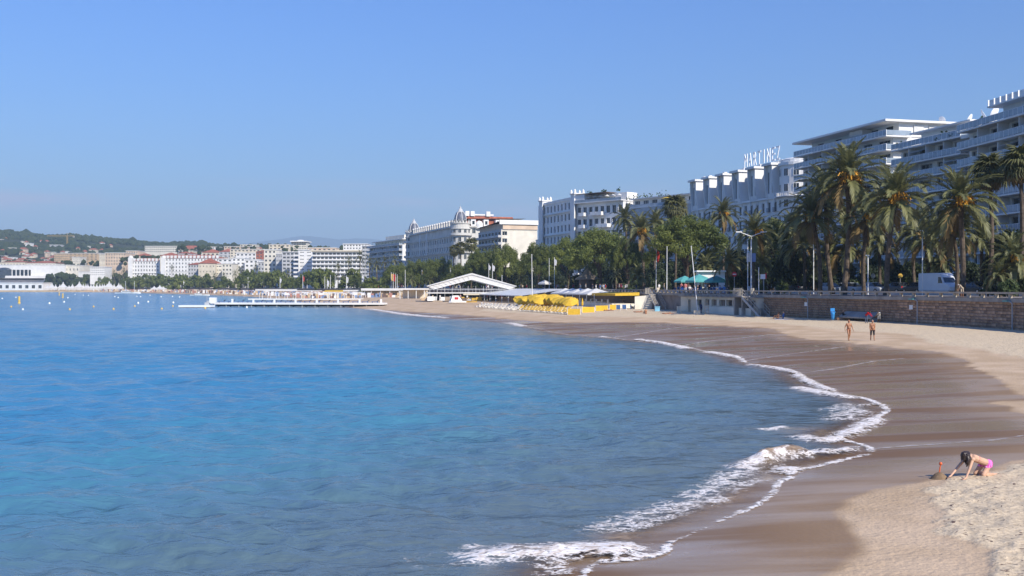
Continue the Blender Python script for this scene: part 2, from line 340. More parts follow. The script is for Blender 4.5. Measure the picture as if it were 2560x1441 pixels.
def band(pts, width, strength, kind='f', h=0.0, taper=True):
    "foam (and a swell of height h) along a line traced on the water"
    global foam, silt, z
    L = catmull(px_plane(pts, 0.0), 4); d, _ = seg_dist(P, L); g = np.exp(-(d/width)**2)
    e0 = np.hypot(*(P-L[0]).T); e1 = np.hypot(*(P-L[-1]).T)
    if taper: g = g*smooth(e0, 0, width*2.0)*smooth(e1, 0, width*2.0)
    if kind == 'f': foam = np.maximum(foam, strength*g)
    else: silt = np.maximum(silt, strength*g)
    if h: z += h*g*(0.6+0.9*fbm(P, 2.2, 3, 91))
edge = np.exp(-(np.maximum(-sd-0.03, 0)/np.clip(r*0.0055, 0.10, 0.5))**2)
edge = edge*(1-smooth(sd, 0.0, 0.12))
foam = np.maximum(foam, 0.98*edge*(0.42+0.8*fbm(P, 0.35, 3, 61))*smooth(r, 12, 20)*(1-0.45*smooth(r, 60, 120)))
band([(1080,1402),(1180,1398),(1300,1390),(1420,1384),(1540,1378),(1640,1374),(1670,1372)], 0.55, 1.0, h=0.10)
band([(1290,1430),(1390,1420),(1470,1415)], 0.5, 0.9, h=0.05)
band([(1120,1372),(1220,1366),(1330,1365),(1480,1362),(1560,1352)], 0.28, 0.55)
band([(1400,1340),(1500,1322),(1600,1290),(1700,1260),(1790,1215),(1850,1180),(1930,1160)], 0.60, 0.50)
band([(1480,1345),(1580,1320),(1680,1290),(1770,1255),(1850,1215),(1920,1190)], 0.45, 0.48)
band([(1790,1172),(1860,1168),(1940,1150),(2040,1140),(2140,1124),(2176,1126)], 0.45, 0.85, h=0.09)
band([(1940,1190),(1975,1172),(2010,1165)], 0.42, 1.0, h=0.06)
band([(1870,1074),(1920,1077),(1980,1070)], 0.30, 0.75, h=0.05)
band([(1980,1086),(2030,1100),(2080,1102),(2120,1086),(2170,1062),(2200,1045)], 0.50, 0.80, h=0.06)
band([(2090,1060),(2130,1035),(2170,1015),(2205,1022)], 0.9, 0.62, h=0.05)
band([(2060,1035),(2110,1015),(2150,1005)], 0.7, 0.45)
band([(1952,970),(2000,972),(2060,985),(2120,995),(2150,1000)], 0.55, 0.92, h=0.08)
band([(1865,912),(1930,921),(1975,930),(2000,945),(2040,965),(2090,983)], 0.42, 0.85, h=0.1)
band([(1760,880),(1800,886),(1850,896)], 0.55, 0.95, h=0.1)
band([(1560,850),(1620,853),(1690,866),(1720,874)], 0.55, 0.95, h=0.12)
band([(1490,842),(1530,846)], 0.6, 0.9, h=0.1); band([(1270,808),(1290,812),(1310,818)], 0.8, 0.9, h=0.1)
band([(1395,833),(1420,835),(1450,834)], 0.6, 0.5)
band([(920,773),(960,778),(1010,786),(1080,793),(1160,797)], 1.6, 0.95, h=0.12)
band([(960,772),(1010,777),(1060,783)], 1.2, 0.7)
band([(1880,1165),(1930,1148),(1975,1142),(2040,1138)], 0.42, 1.0, 's', h=0.26)
band([(1995,1080),(2040,1084),(2085,1092)], 0.55, 1.0, 's', h=0.20)
band([(2000,935),(2020,938),(2050,942)], 0.7, 0.9, 's', h=0.10)
band([(1240,1385),(1300,1380),(1360,1378)], 0.35, 0.9, 's', h=0.08)
band([(1560,1345),(1640,1345),(1700,1325),(1800,1270),(1880,1225)], 0.45, 0.85, 's', taper=False)
band([(1870,1073),(1895,1075)], 0.25, 0.8, 's', h=0.06)
foam *= (1-0.9*np.clip(silt*1.3, 0, 1)*smooth(fbm(P, 1.4, 3, 77), 0.22, 0.40))*0.93
seaM = bpy.data.materials.new('sea_water'); seaM.use_nodes = True; nt = seaM.node_tree; n, l = nt.nodes, nt.links; b = n['Principled BSDF']; out = n['Material Output']
geo = n.new('ShaderNodeNewGeometry'); pos = geo.outputs['Position']
da, fa, sa = attr(n, 'depth'), attr(n, 'foam'), attr(n, 'silt')
nD = noise(n, l, pos, 0.10, 3, 0.5)
dn = math_(n, l, 'ADD', da, math_(n, l, 'MULTIPLY', math_(n, l, 'SUBTRACT', nD, 0.5), 0.16))
c = mixc(n, l, mrange(n, l, dn, -0.02, 0.13), (0.20, 0.125, 0.070), (0.098, 0.135, 0.150))
c = mixc(n, l, mrange(n, l, dn, 0.10, 1.05), c, (0.055, 0.195, 0.282))
c = mixc(n, l, mrange(n, l, dn, 0.9, 1.65), c, (0.038, 0.185, 0.325))
c = mixc(n, l, sa, c, mixc(n, l, mrange(n, l, noise(n, l, pos, 5, 4), 0.3, 0.7), (0.24, 0.15, 0.08), (0.50, 0.36, 0.23)))
l.new(c, b.inputs['Base Color']); b.inputs['IOR'].default_value = 1.33; b.inputs['Specular IOR Level'].default_value = 0.5
ro = n.new('ShaderNodeMix'); l.new(sa, ro.inputs[0]); ro.inputs[2].default_value = 0.16; ro.inputs[3].default_value = 0.45; l.new(ro.outputs[0], b.inputs['Roughness'])
mpv = n.new('ShaderNodeMapping'); mpv.inputs['Scale'].default_value = (0.55, 1.0, 1.0); mpv.inputs['Rotation'].default_value = (0, 0, R(8)); l.new(pos, mpv.inputs[0])
h = math_(n, l, 'ADD', math_(n, l, 'MULTIPLY', noise(n, l, mpv.outputs[0], 0.45, 3, 0.3), 1.2), math_(n, l, 'ADD', math_(n, l, 'MULTIPLY', noise(n, l, mpv.outputs[0], 2.3, 4, 0.4), 0.60), math_(n, l, 'MULTIPLY', noise(n, l, mpv.outputs[0], 0.12, 2), 2.0)))
bp = n.new('ShaderNodeBump'); bp.inputs['Strength'].default_value = 0.9; bp.inputs['Distance'].default_value = 0.30; l.new(math_(n, l, 'MULTIPLY', h, mrange(n, l, noise(n, l, pos, 0.035, 3, 0.6), 0.35, 0.65, 0.55, 1.25)), bp.inputs['Height']); l.new(bp.outputs[0], b.inputs['Normal'])
mpf = n.new('ShaderNodeMapping'); mpf.inputs['Scale'].default_value = (0.8, 1.25, 1); mpf.inputs['Rotation'].default_value = (0, 0, R(-15)); l.new(pos, mpf.inputs[0])
rid = lambda v: math_(n, l, 'SUBTRACT', 1.0, math_(n, l, 'ABSOLUTE', math_(n, l, 'SUBTRACT', math_(n, l, 'MULTIPLY', v, 4.0), 2.0), 0.0))
n1_, n2_, n3_ = noise(n, l, mpf.outputs[0], 1.9, 4, 1.0), noise(n, l, mpf.outputs[0], 5.5, 3, 1.2), noise(n, l, mpf.outputs[0], 17, 2, 0.6)
fn = math_(n, l, 'ADD', math_(n, l, 'MULTIPLY', rid(n1_), 0.42), math_(n, l, 'ADD', math_(n, l, 'MULTIPLY', rid(n2_), 0.30), math_(n, l, 'MULTIPLY', n3_, 0.28)))
fm = mrange(n, l, math_(n, l, 'ADD', fa, math_(n, l, 'MULTIPLY', math_(n, l, 'SUBTRACT', fn, 0.60), 1.9)), 0.42, 0.86); fm = math_(n, l, 'MULTIPLY', fm, mrange(n, l, fa, 0.06, 0.30))
fo = n.new('ShaderNodeBsdfDiffuse'); l.new(mixc(n, l, mrange(n, l, n2_, 0.35, 0.62), (0.55, 0.47, 0.40), (0.82, 0.80, 0.78)), fo.inputs[0])
fbp = n.new('ShaderNodeBump'); fbp.inputs['Strength'].default_value = 0.7; fbp.inputs['Distance'].default_value = 0.06; l.new(fn, fbp.inputs['Height']); l.new(fbp.outputs[0], fo.inputs['Normal'])
tr = n.new('ShaderNodeBsdfTransparent'); ms = n.new('ShaderNodeMixShader'); l.new(mrange(n, l, da, 0.0, 0.10), ms.inputs[0]); l.new(tr.outputs[0], ms.inputs[1]); l.new(b.outputs[0], ms.inputs[2])
mf = n.new('ShaderNodeMixShader'); l.new(fm, mf.inputs[0]); l.new(ms.outputs[0], mf.inputs[1]); l.new(fo.outputs[0], mf.inputs[2]); l.new(mf.outputs[0], out.inputs[0])
z = np.where(sd > -0.3, z+0.006*(1-foam)+0.02*foam, z+0.012*foam)
sea = put('sea', np_mesh('sea', np.column_stack([P, z]), Fc, seaM, True, {'depth': depth, 'foam': foam, 'silt': silt})); tag(sea, kind='structure')
# ---- thin foam lines left on the wet sand
foamM = bpy.data.materials.new('swash_foam'); foamM.use_nodes = True; nt = foamM.node_tree; n, l = nt.nodes, nt.links; b = n['Principled BSDF']
b.inputs['Base Color'].default_value = (0.62, 0.57, 0.54, 1); b.inputs['Roughness'].default_value = 0.8
geo = n.new('ShaderNodeNewGeometry'); mpf = n.new('ShaderNodeMapping'); mpf.inputs['Scale'].default_value = (1.0, 0.5, 1); l.new(geo.outputs['Position'], mpf.inputs[0])
ea = attr(n, 'edge'); fz = noise(n, l, mpf.outputs[0], 2.4, 4, 0.8)
l.new(math_(n, l, 'MULTIPLY', mrange(n, l, math_(n, l, 'ADD', math_(n, l, 'MULTIPLY', ea, 0.55), math_(n, l, 'SUBTRACT', fz, 0.5)), 0.27, 0.58), 0.48), b.inputs['Alpha'])
def swash(pts, w, label=None):
    q, zz = on_sand(pts); L = catmull(q, 6); T = np.gradient(L, axis=0); T /= np.linalg.norm(T, axis=1)[:, None]; N = np.stack([-T[:, 1], T[:, 0]], 1)
    V = []; E = []; k = 5
    for i, u in enumerate(np.linspace(-1, 1, k)): 
        p = L+N*w*u*(0.6+0.8*vnoise(L, 0.8, 9))[:, None]; V.append(np.column_stack([p, zsand(p)+0.018])); E.append(np.full(len(L), 1-abs(u)))
    V = np.stack(V, 1).reshape(-1, 3); E = np.stack(E, 1).ravel(); m = len(L); f = []
    for i in range(m-1):
        for j in range(k-1): a = i*k+j; f.append((a, a+1, a+k+1, a+k))
    o = put('swash_foam', np_mesh('swash_foam', V, f, foamM, True, {'edge': E})); tag(o, label, 'foam', kind='stuff')
swash([(2186,1123),(2260,1117),(2340,1112),(2420,1106),(2480,1102),(2560,1090)], 0.20, 'thin white foam line creeping over wet sand behind the kneeling girl')
swash([(2000,935),(2090,922),(2180,905),(2260,897)], 0.45, 'foam trail on wet sand between the walkers and the surf')
swash([(1850,905),(1930,893),(2020,880),(2110,868)], 0.5, 'foam trail running up the wet sand towards the walking men')
swash([(1700,866),(1780,853),(1860,845),(1930,837)], 0.5, 'pale foam streak on wet sand below the stair by the sunbathing couple')
swash([(1530,846),(1600,835),(1680,822),(1760,812)], 0.55, 'long foam streak on wet sand below the beach pavilion')
# ================================================================ land, hills, haze
m = MB(); far_pts = [(-1100, 16700), (15900, 16700), (16000, -60)]
cl = [tuple(p) for p in COAST[:-1]]
bmx = bmesh.new(); vs = [bmx.verts.new((x, y, GZ-0.03)) for x, y in cl+[(-1100, 1480)]+far_pts]; bmx.faces.new(vs); bmesh.ops.triangulate(bmx, faces=bmx.faces[:])
bmesh.ops.recalc_face_normals(bmx, faces=bmx.faces[:])
me = bpy.data.meshes.new('ground'); bmx.to_mesh(me); bmx.free(); me.materials.append(mat('town_ground', (0.22, 0.20, 0.16), 0.9, var=0.15, scale=0.05)); tag(put('ground', me), kind='structure')
def ribbon(name, o0, o1, zz, mt, i0=6, i1=80, kind='structure'):
    A, B = offset_line(COAST, o0)[i0:i1], offset_line(COAST, o1)[i0:i1]; k = len(A)
    V = np.vstack([np.column_stack([A, np.full(k, zz)]), np.column_stack([B, np.full(k, zz)])]); f = [(i, i+1, k+i+1, k+i) for i in range(k-1)]
    o = put(name, np_mesh(name, V, f, mt, False)); tag(o, kind=kind); return o
ribbon('promenade', 0.56, 11.0, GZ, M['paving'])
ribbon('road', 11.2, 24.0, GZ+0.16, M['asphalt'])
ribbon('pavement', 24.15, 31.0, GZ+0.28, M['paving'])
for nm, o0, o1 in (('kerb', 11.0, 11.2), ('kerb', 24.0, 24.15)):
    A, B = offset_line(COAST, o0)[6:80], offset_line(COAST, o1)[6:80]; k = len(A); rows = [np.column_stack([A, np.full(k, GZ-0.05)]), np.column_stack([A, np.full(k, GZ+0.285)]), np.column_stack([B, np.full(k, GZ+0.285)]), np.column_stack([B, np.full(k, GZ-0.05)])]
    f = [(j*k+i, j*k+i+1, (j+1)*k+i+1, (j+1)*k+i) for j in range(3) for i in range(k-1)]; tag(put(nm, np_mesh(nm, np.vstack(rows), f, M['lgrey'], False)), kind='structure')
ribbon('road_marking', 17.4, 17.55, GZ+0.165, M['white2'])
# ---- wooded hill behind the town, low rise under the town, far mountains
CREST = np.array([(-900,560),(-500,566),(-250,574),(-120,577),(0,580),(30,581),(60,584),(95,589),(120,591),(150,591),(187,589),(210,593),(250,598),(300,601),(340,604),(370,608),(420,611),(470,608),(510,611),(560,616),(620,622),(700,632),(800,645),(950,665),(1100,690),(1300,712)], float)
def hill_h(x, y):
    px = CX+FPX*x/np.maximum(y, 1); c = np.interp(px, CREST[:, 0], CREST[:, 1]); hc = (HY-c)/FPX*2300+CZ-6
    t = np.clip((y-1330)/970, 0, 1); up = hc*(t*t*(3-2*t)*0.55+t*0.45); dn = hc*np.clip(1-(y-2300)/700, -0.1, 1)
    return GZ-0.6+np.where(y < 2300, up, dn)
ys = np.linspace(1330, 3000, 90); xs = np.linspace(-0.9, 0.1, 150); Y, K = np.meshgrid(ys, xs, indexing='ij'); X = K*Y
HP = np.column_stack([X.ravel(), Y.ravel()]); hzv = hill_h(HP[:, 0], HP[:, 1]); hzv = hzv+(fbm(HP, 0.01, 4, 5)-0.47)*18*np.clip((hzv-GZ)/60, 0, 1)*smooth(np.abs(HP[:, 1]-2300), 0, 400)
i, j = np.meshgrid(np.arange(89), np.arange(149), indexing='ij'); bb = (i*150+j).ravel(); HF = np.stack([bb, bb+1, bb+151, bb+150], 1)
hillM = mat('hill_scrub', (0.035, 0.048, 0.022), 0.95, 0.1, var=0.3, scale=0.02, col2=(0.065, 0.065, 0.04))
tag(put('hill', np_mesh('hill', np.column_stack([HP, hzv]), HF, hillM)), kind='structure')
def ico():
    b = bmesh.new(); bmesh.ops.create_icosphere(b, subdivisions=1, radius=1); V = np.array([v.co[:] for v in b.verts]); F = np.array([[v.index for v in f.verts] for f in b.faces]); b.free(); return V, F
IV, IF = ico()
def blob_cloud(name, C, Rad, mt, sq=0.8, seed=1):
    g = np.random.default_rng(seed); n_ = len(C); D = g.uniform(0.65, 1.3, (n_, len(IV), 1)); V = IV[None]*D*Rad[:, None, None]; V[:, :, 2] *= sq; V = V+C[:, None, :]
    Fv = IF[None]+(np.arange(n_)*len(IV))[:, None, None]; return np_mesh(name, V.reshape(-1, 3), Fv.reshape(-1, 3), mt, False)
woodM = mat('far_foliage', (0.028, 0.043, 0.016), 0.9, 0.1, var=0.35, scale=0.05, col2=(0.052, 0.064, 0.026))
g = np.random.default_rng(11); nT = 9000; yy = 1380+(2330-1380)*g.uniform(0, 1, nT)**0.8; kk = g.uniform(-0.62, -0.22, nT)
nR = 1500; yy[:nR] = g.uniform(2270, 2320, nR); xx = kk*yy; den = fbm(np.column_stack([xx, yy]), 0.012, 3, 8)
ok = (den > 0.40) | (yy > 2100); xx, yy = xx[ok], yy[ok]; zz = hill_h(xx, yy); ok = zz > GZ+3; xx, yy, zz = xx[ok], yy[ok], zz[ok]
rad = g.uniform(2.6, 6.5, len(xx))*np.where(g.uniform(0, 1, len(xx)) < 0.04, 1.7, 1)
wood = put('hillside_wood', blob_cloud('hillside_wood', np.column_stack([xx, yy, zz+rad*0.35]), rad, woodM)); tag(wood, 'dark green wood covering the hill behind the old town', 'wood', kind='stuff')
MT = np.array([(-2500,640),(-800,630),(0,625),(300,622),(480,617),(560,612),(640,605),(700,597),(745,590),(775,589),(810,593),(850,598),(890,595),(930,597),(980,604),(1050,610),(1120,615),(1250,622),(1400,628),(1700,634),(2400,640),(3200,650)], float)
def ridge(name, Yc, dep, pts, mt, seed, rough):
    k = np.linspace(pts[0, 0], pts[-1, 0], 260); h = (HY-np.interp(k, pts[:, 0], pts[:, 1]))/FPX*Yc+CZ; rows = []
    for t in np.linspace(-1, 1, 17):
        y = Yc+dep*t; x = (k-CX)/FPX*Yc*(1+0.05*t); q = np.column_stack([x, np.full_like(x, y)])
        zz = GZ-3+(h-GZ)*(1-abs(t))**0.9+(fbm(q, 0.0006, 4, seed)-0.47)*rough*(1-abs(t))*min(1, abs(t)*4+0.15); rows.append(np.column_stack([q, zz]))
    V = np.stack(rows).reshape(-1, 3); i, j = np.meshgrid(np.arange(16), np.arange(259), indexing='ij'); b_ = (i*260+j).ravel()
    tag(put(name, np_mesh(name, V, np.stack([b_, b_+1, b_+261, b_+260], 1), mt)), kind='structure')
ridge('mountains', 14000, 2500, MT, mat('mountain_scrub', (0.06, 0.08, 0.06), 0.95, 0.1, var=0.2, scale=0.001), 3, 330)
# ---- the air
hb = MB(); hb.box(-16000, 16000, -120, 16800, -3.2, 730)
hzM = bpy.data.materials.new('haze_air'); hzM.use_nodes = True; nt = hzM.node_tree; nt.nodes.clear(); vo = nt.nodes.new('ShaderNodeVolumePrincipled'); mo = nt.nodes.new('ShaderNodeOutputMaterial')
vo.inputs['Color'].default_value = (0.60, 0.81, 1.0, 1); vo.inputs['Density'].default_value = 0.00014; vo.inputs['Anisotropy'].default_value = 0.0; nt.links.new(vo.outputs[0], mo.inputs['Volume'])
haze = hb.build('haze', hzM); tag(haze, kind='stuff')
# ================================================================ sea wall, railing, stairs, pavilion
def arc(P):
    s = np.concatenate([[0], np.cumsum(np.linalg.norm(np.diff(P, axis=0), axis=1))]); return s
CS = arc(COAST)
def coast_s(s, off=0.0):
    x = np.interp(s, CS, COAST[:, 0]); y = np.interp(s, CS, COAST[:, 1]); e = 0.4
    tx = np.interp(s+e, CS, COAST[:, 0])-np.interp(s-e, CS, COAST[:, 0]); ty = np.interp(s+e, CS, COAST[:, 1])-np.interp(s-e, CS, COAST[:, 1]); n_ = math.hypot(tx, ty); tx /= n_; ty /= n_
    return x+ty*off, y-tx*off, math.atan2(ty, tx)
def s_of_y(y): return float(np.interp(y, COAST[:, 1], CS))
def sweep(name, s0, s1, prof, mt, parent=None, step=3.0, close=True):
    "extrudes a profile of (off, z) along the coast line; off positive inland"
    ss = np.arange(s0, s1+step, step); V = []; k = len(prof)
    for s in ss:
        for o, z in prof: x, y, _ = coast_s(s, o); V.append((x, y, z))
    f = []; kk = k if close else k-1
    for i in range(len(ss)-1):
        for j in range(kk): a, b_ = i*k+j, i*k+(j+1) % k; f.append((a, b_, b_+k, a+k))
    o = put(name, np_mesh(name, V, f, mt, False), parent); return o
M['stone'] = mat('wall_stone', (0.50, 0.34, 0.225), 0.9, 0.2, var=0.15, scale=1.6, bump=0.5, bscale=14, rnd=0.34, col2=(0.30, 0.19, 0.13))
M['mortar'] = mat('wall_mortar', (0.20, 0.16, 0.135), 0.95, var=0.2, scale=0.6, col2=(0.30, 0.25, 0.21))
M['concrete'] = mat('coping_concrete', (0.36, 0.33, 0.29), 0.85, var=0.15, scale=0.7, col2=(0.24, 0.22, 0.20))
M['rail'] = mat('rail_concrete', (0.47, 0.40, 0.31), 0.85, var=0.12, scale=0.9, col2=(0.34, 0.29, 0.23))
wall = thing('sea_wall', 'long stone block sea wall holding up the promenade above the beach', 'wall')
sa0, sa1 = s_of_y(62), s_of_y(1235)
sweep('wall_core', sa0, sa1, [(-0.0, -0.4), (-0.0, 3.56), (0.9, 3.56), (0.9, -0.4)], M['mortar'], wall)
sweep('coping', sa0, sa1, [(-0.28, 3.58), (-0.28, 3.97), (0.55, 3.97), (0.55, 3.58)], M['concrete'], wall)
def stone_mesh(w, h, i):
    g = np.random.default_rng(i); mb = MB(); d = 0.07+g.uniform(0, .03); e = 0.035
    o = [(-w/2, 0.02, -h/2), (w/2, 0.02, -h/2), (w/2, 0.02, h/2), (-w/2, 0.02, h/2)]; f = [(-w/2+e, d+g.uniform(-.02,.02), -h/2+e), (w/2-e, d+g.uniform(-.02,.02), -h/2+e), (w/2-e, d+g.uniform(-.02,.02), h/2-e), (-w/2+e, d+g.uniform(-.02,.02), h/2-e)]
    c = [(x*0.45+g.uniform(-.03,.03), d+0.03, z*0.45) for x, y, z in f]
    for k in range(4): mb.poly([o[k], f[k], f[(k+1) % 4], o[(k+1) % 4]]); mb.poly([f[k], c[k], c[(k+1) % 4], f[(k+1) % 4]])
    mb.poly(c[::-1]); return mb.mesh('stone', M['stone'])
SM = [stone_mesh(0.5+0.07*i, 0.285, i) for i in range(6)]
sg = np.random.default_rng(5); cnt = 0; far_st = MB(); s_lo, s_hi = s_of_y(95.5), s_of_y(148)
cols = []
for row in range(9):
    s = s_lo+sg.uniform(0, 0.5)
    while s < s_hi:
        k = sg.integers(0, 6); w = 0.5+0.07*k; cols.append((s+w/2, row, k)); s += w+0.03
cols.sort()
for s, row, k in cols:
    x, y, hd = coast_s(s, 0.0); zc = 0.83+row*0.315+0.15
    if cnt < 300 and zc > zsand([(x, y)])[0]-0.2:
        put('stone', SM[k], wall, (x, y, zc), (0, 0, hd)); cnt += 1
    elif cnt >= 300:
        T = Matrix.Translation((x, y, zc)) @ Matrix.Rotation(hd, 4, 'Z'); me = SM[k]
        for p in me.polygons: far_st.poly([T @ me.vertices[v].co for v in p.vertices])
o = far_st.build('stone_courses', M['stone'], wall); o['kind'] = 'stuff'
rl = thing('promenade_railing', 'long concrete railing with square posts along the promenade edge', 'railing')
sweep('top_rail', sa0, s_of_y(420), [(-0.12, 4.38), (-0.12, 4.56), (0.30, 4.56), (0.30, 4.38)], M['rail'], rl)
pm = MB(); pm.box(-0.14, 0.14, -0.22, 0.06, 3.97, 4.38); pmm = pm.mesh('post', M['rail']); s = s_of_y(75)
while s < s_of_y(320): x, y, hd = coast_s(s, 0.0); put('post', pmm, rl, (x, y, 0), (0, 0, hd)); s += 2.3
# stairs against the wall, coming down towards the camera
def stair(px, label, cwall):
    x, y, hd = coast_at(px, 0.0); t = thing('beach_stair', label, 'stair', (x, y, 0), hd, 'stairs from the promenade to the sand'); z0 = float(zsand([(x-1, y-5)])[0]); n_ = 18; rise = (3.75-z0)/n_; run = 0.29
    for i in range(n_):
        m_ = MB(); m_.box(-(i+1)*run, -i*run, 0.34, 1.84, 3.75-(i+1)*rise-0.05, 3.75-(i+1)*rise+0.02); m_.build('step', M['concrete'], t)
    for yy in (0.28, 1.86):
        m_ = MB(); L = n_*run; m_.poly([(0, yy, 3.75), (0, yy, 3.35), (-L, yy, z0-0.3), (-L, yy, z0+0.1)]); m_.poly([(0, yy+0.06, 3.75), (-L, yy+0.06, z0+0.1), (-L, yy+0.06, z0-0.3), (0, yy+0.06, 3.35)]); m_.poly([(0, yy, 3.75), (-L, yy, z0+0.1), (-L, yy+0.06, z0+0.1), (0, yy+0.06, 3.75)]); m_.poly([(0, yy, 3.35), (0, yy+.06, 3.35), (-L, yy+.06, z0-.3), (-L, yy, z0-.3)]); m_.build('stringer', M['steel'], t)
    m_ = MB(); m_.box(0, 2.6, 0.30, 1.95, 3.55, 3.75); m_.build('landing', M['concrete'], t)
    m_ = MB(); m_.box(2.2, 2.6, 0.4, 1.8, -0.2, 3.55); m_.box(0.0, 0.3, 0.4, 1.8, -0.2, 3.55); m_.build('landing_pier', cwall, t)
    for i in range(0, n_+1, 3):
        for yy in (0.40, 1.80):
            m_ = MB(); zz = 3.75-i*rise; m_.tube([(-i*run, yy, zz-0.1), (-i*run, yy, zz+1.0)], 0.035, 6); m_.build('rail_post', M['rail2'], t)
    for yy in (0.40, 1.80):
        for hh in (1.0, 0.55): m_ = MB(); m_.tube([(0, yy, 3.75+hh), (-n_*run, yy, z0+hh)], 0.035, 6); m_.build('handrail', M['rail2'], t)
    for i in range(8): m_ = MB(); m_.tube([(0.1+i*0.33, 1.88, 3.75), (0.1+i*0.33, 1.88, 4.85)], 0.035, 6); m_.build('baluster', M['rail2'], t)
    m_ = MB(); m_.tube([(0, 1.88, 4.85), (2.55, 1.88, 4.85), (2.55, 0.3, 4.85)], 0.04, 6); m_.build('handrail', M['rail2'], t)
    m_ = MB(); m_.box(-0.25, 0.15, 0.05, 0.5, 3.97, 4.9); m_.build('gate_pillar', M['cream'], t)
    return t
M['rail2'] = mat('pale_metal_rail', (0.50, 0.45, 0.37), 0.55, 0.4, var=0.08)
stair(1648, 'beach stair beside the slanting cream wall of the yellow beach club', M['concrete'])
stair(1884, 'beach stair at the near end of the pavilion under the promenade', M['concrete'])
# ---- window and wall kit
def wall_open(mb, O, U, N, Wd, H, rects, dep=0.25, m=0, mr=None):
    "wall panel of size Wd x H with real openings; rects are (u0, u1, z0, z1); reveals go back by dep"
    O, U, N = Vector(O), Vector(U), Vector(N); Z = Vector((0, 0, 1)); mr = m if mr is None else mr
    us = sorted({0.0, Wd} | {v for r_ in rects for v in r_[:2]}); zs = sorted({0.0, H} | {v for r_ in rects for v in r_[2:]})
    flip = U.cross(Z).dot(N) < 0
    def q(pts, mm): mb.poly(pts[::-1] if flip else pts, mm)
    # merge cells column by column into runs
    for i in range(len(us)-1):
        u0, u1 = us[i], us[i+1]; cu = (u0+u1)/2; rr = sorted([r_ for r_ in rects if r_[0] < cu < r_[1]], key=lambda r_: r_[2]); z = 0.0
        for r_ in rr+[(0, 0, H, H)]:
            if r_[2]-z > 1e-4: q([O+U*u0+Z*z, O+U*u1+Z*z, O+U*u1+Z*r_[2], O+U*u0+Z*r_[2]], m)
            z = r_[3]
    for u0, u1, z0, z1 in rects:
        c = [O+U*u0+Z*z0, O+U*u1+Z*z0, O+U*u1+Z*z1, O+U*u0+Z*z1]; b = [p-N*dep for p in c]
        for k in range(4): q([c[k], c[(k+1) % 4], b[(k+1) % 4], b[k]], mr)
WIN = {}
def win_mesh(w, h, style, frame):
    key = (round(w, 2), round(h, 2), style, frame)
    if key in WIN: return WIN[key]
    mb = MB(); t = min(0.09, w*0.07)
    mb.box(-w/2, w/2, -0.06, 0.0, 0, t, 0); mb.box(-w/2, w/2, -0.06, 0.0, h-t, h, 0); mb.box(-w/2, -w/2+t, -0.06, 0.0, t, h-t, 0); mb.box(w/2-t, w/2, -0.06, 0.0, t, h-t, 0)
    nb = {'one': 0, 'two': 1, 'three': 2, 'four': 3}.get(style, 1)
    for k in range(nb): x = -w/2+w*(k+1)/(nb+1); mb.box(x-t*0.4, x+t*0.4, -0.055, -0.005, t, h-t, 0)
    fm = mb.mesh('window', [M[frame]]); p = MB(); p.poly([(-w/2+t, -0.04, t), (-w/2+t, -0.04, h-t), (w/2-t, -0.04, h-t), (w/2-t, -0.04, t)]); pm_ = p.mesh('pane', M['glass'])
    both = MB(); both.v = mb.v+p.v; both.f = mb.f+[tuple(i+len(mb.v) for i in f) for f in p.f]; both.m = [0]*len(mb.f)+[1]; bm_ = both.mesh('window', [M[frame], M['glass']])
    WIN[key] = (fm, pm_, bm_); return WIN[key]
def window(parent, p, N, w, h, style='two', frame='white2', pane=True):
    "p is the middle of the sill at the back of the reveal; N the outward normal"
    rz = math.atan2(N[1], N[0])-math.pi/2; fm, pm_, bm_ = win_mesh(w, h, style, frame)
    o = put('window', fm if pane else bm_, parent, p, (0, 0, rz))
    if pane: put('pane', pm_, o)
    return o
def facade(b, O, U, N, Wd, H, rects, mt, pane=True, style='two', frame='white2', dep=0.22, name='wall', closed=0.0, g=None):
    mb = MB(); wall_open(mb, O, U, N, Wd, H, rects, dep); o = mb.build(name, M[mt] if isinstance(mt, str) else mt, b); O, U, N = Vector(O), Vector(U), Vector(N)
    for u0, u1, z0, z1 in rects:
        p = O+U*((u0+u1)/2)+Vector((0, 0, z0))-N*(dep-0.07)
        window(b, p, N, u1-u0, z1-z0, style, frame, pane)
    return o
def grid_rects(Wd, nb, z0, fh, nf, w, h, sill, margin=0.0, skip=()):
    pit = (Wd-2*margin)/nb
    return [(margin+pit*(i+.5)-w/2, margin+pit*(i+.5)+w/2, z0+fh*j+sill, z0+fh*j+sill+h) for j in range(nf) for i in range(nb) if (i, j) not in skip]
# ---- pavilion set into the wall
x0, y0, _ = coast_at(1896, -0.9); x1, y1, _ = coast_at(1702, -0.9); hd = math.atan2(y1-y0, x1-x0); L = math.hypot(x1-x0, y1-y0)
pv = thing('beach_pavilion', 'low cream beach pavilion with a row of dark windows under the promenade', 'building', (x0, y0, 0), hd)
nw = 6; rects = [(0.9+i*2.55, 0.9+i*2.55+2.25, 2.15, 3.1) for i in range(5)]+[(14.2, 16.2, 2.15, 3.1), (17.0, 18.6, 2.15, 3.1), (20.0, 22.0, 2.05, 3.05), (24.5, 25.6, 0.9, 3.0)]
rects = [r_ for r_ in rects if r_[1] < L-0.5]
facade(pv, (0, 0, 0), (1, 0, 0), (0, 1, 0), L, 3.45, rects, 'cream', style='two', frame='wood', dep=0.5)
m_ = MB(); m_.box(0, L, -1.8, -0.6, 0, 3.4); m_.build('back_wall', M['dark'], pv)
m_ = MB(); m_.box(-0.2, L+0.2, -0.9, 0.35, 3.46, 3.62); m_.build('roof_slab', M['concrete'], pv)
for i in range(int(L/1.6)): m_ = MB(); m_.box(i*1.6+.3, i*1.6+.5, 0.36, 0.60, 3.62, 3.75); m_.build('bracket', M['concrete'], pv)
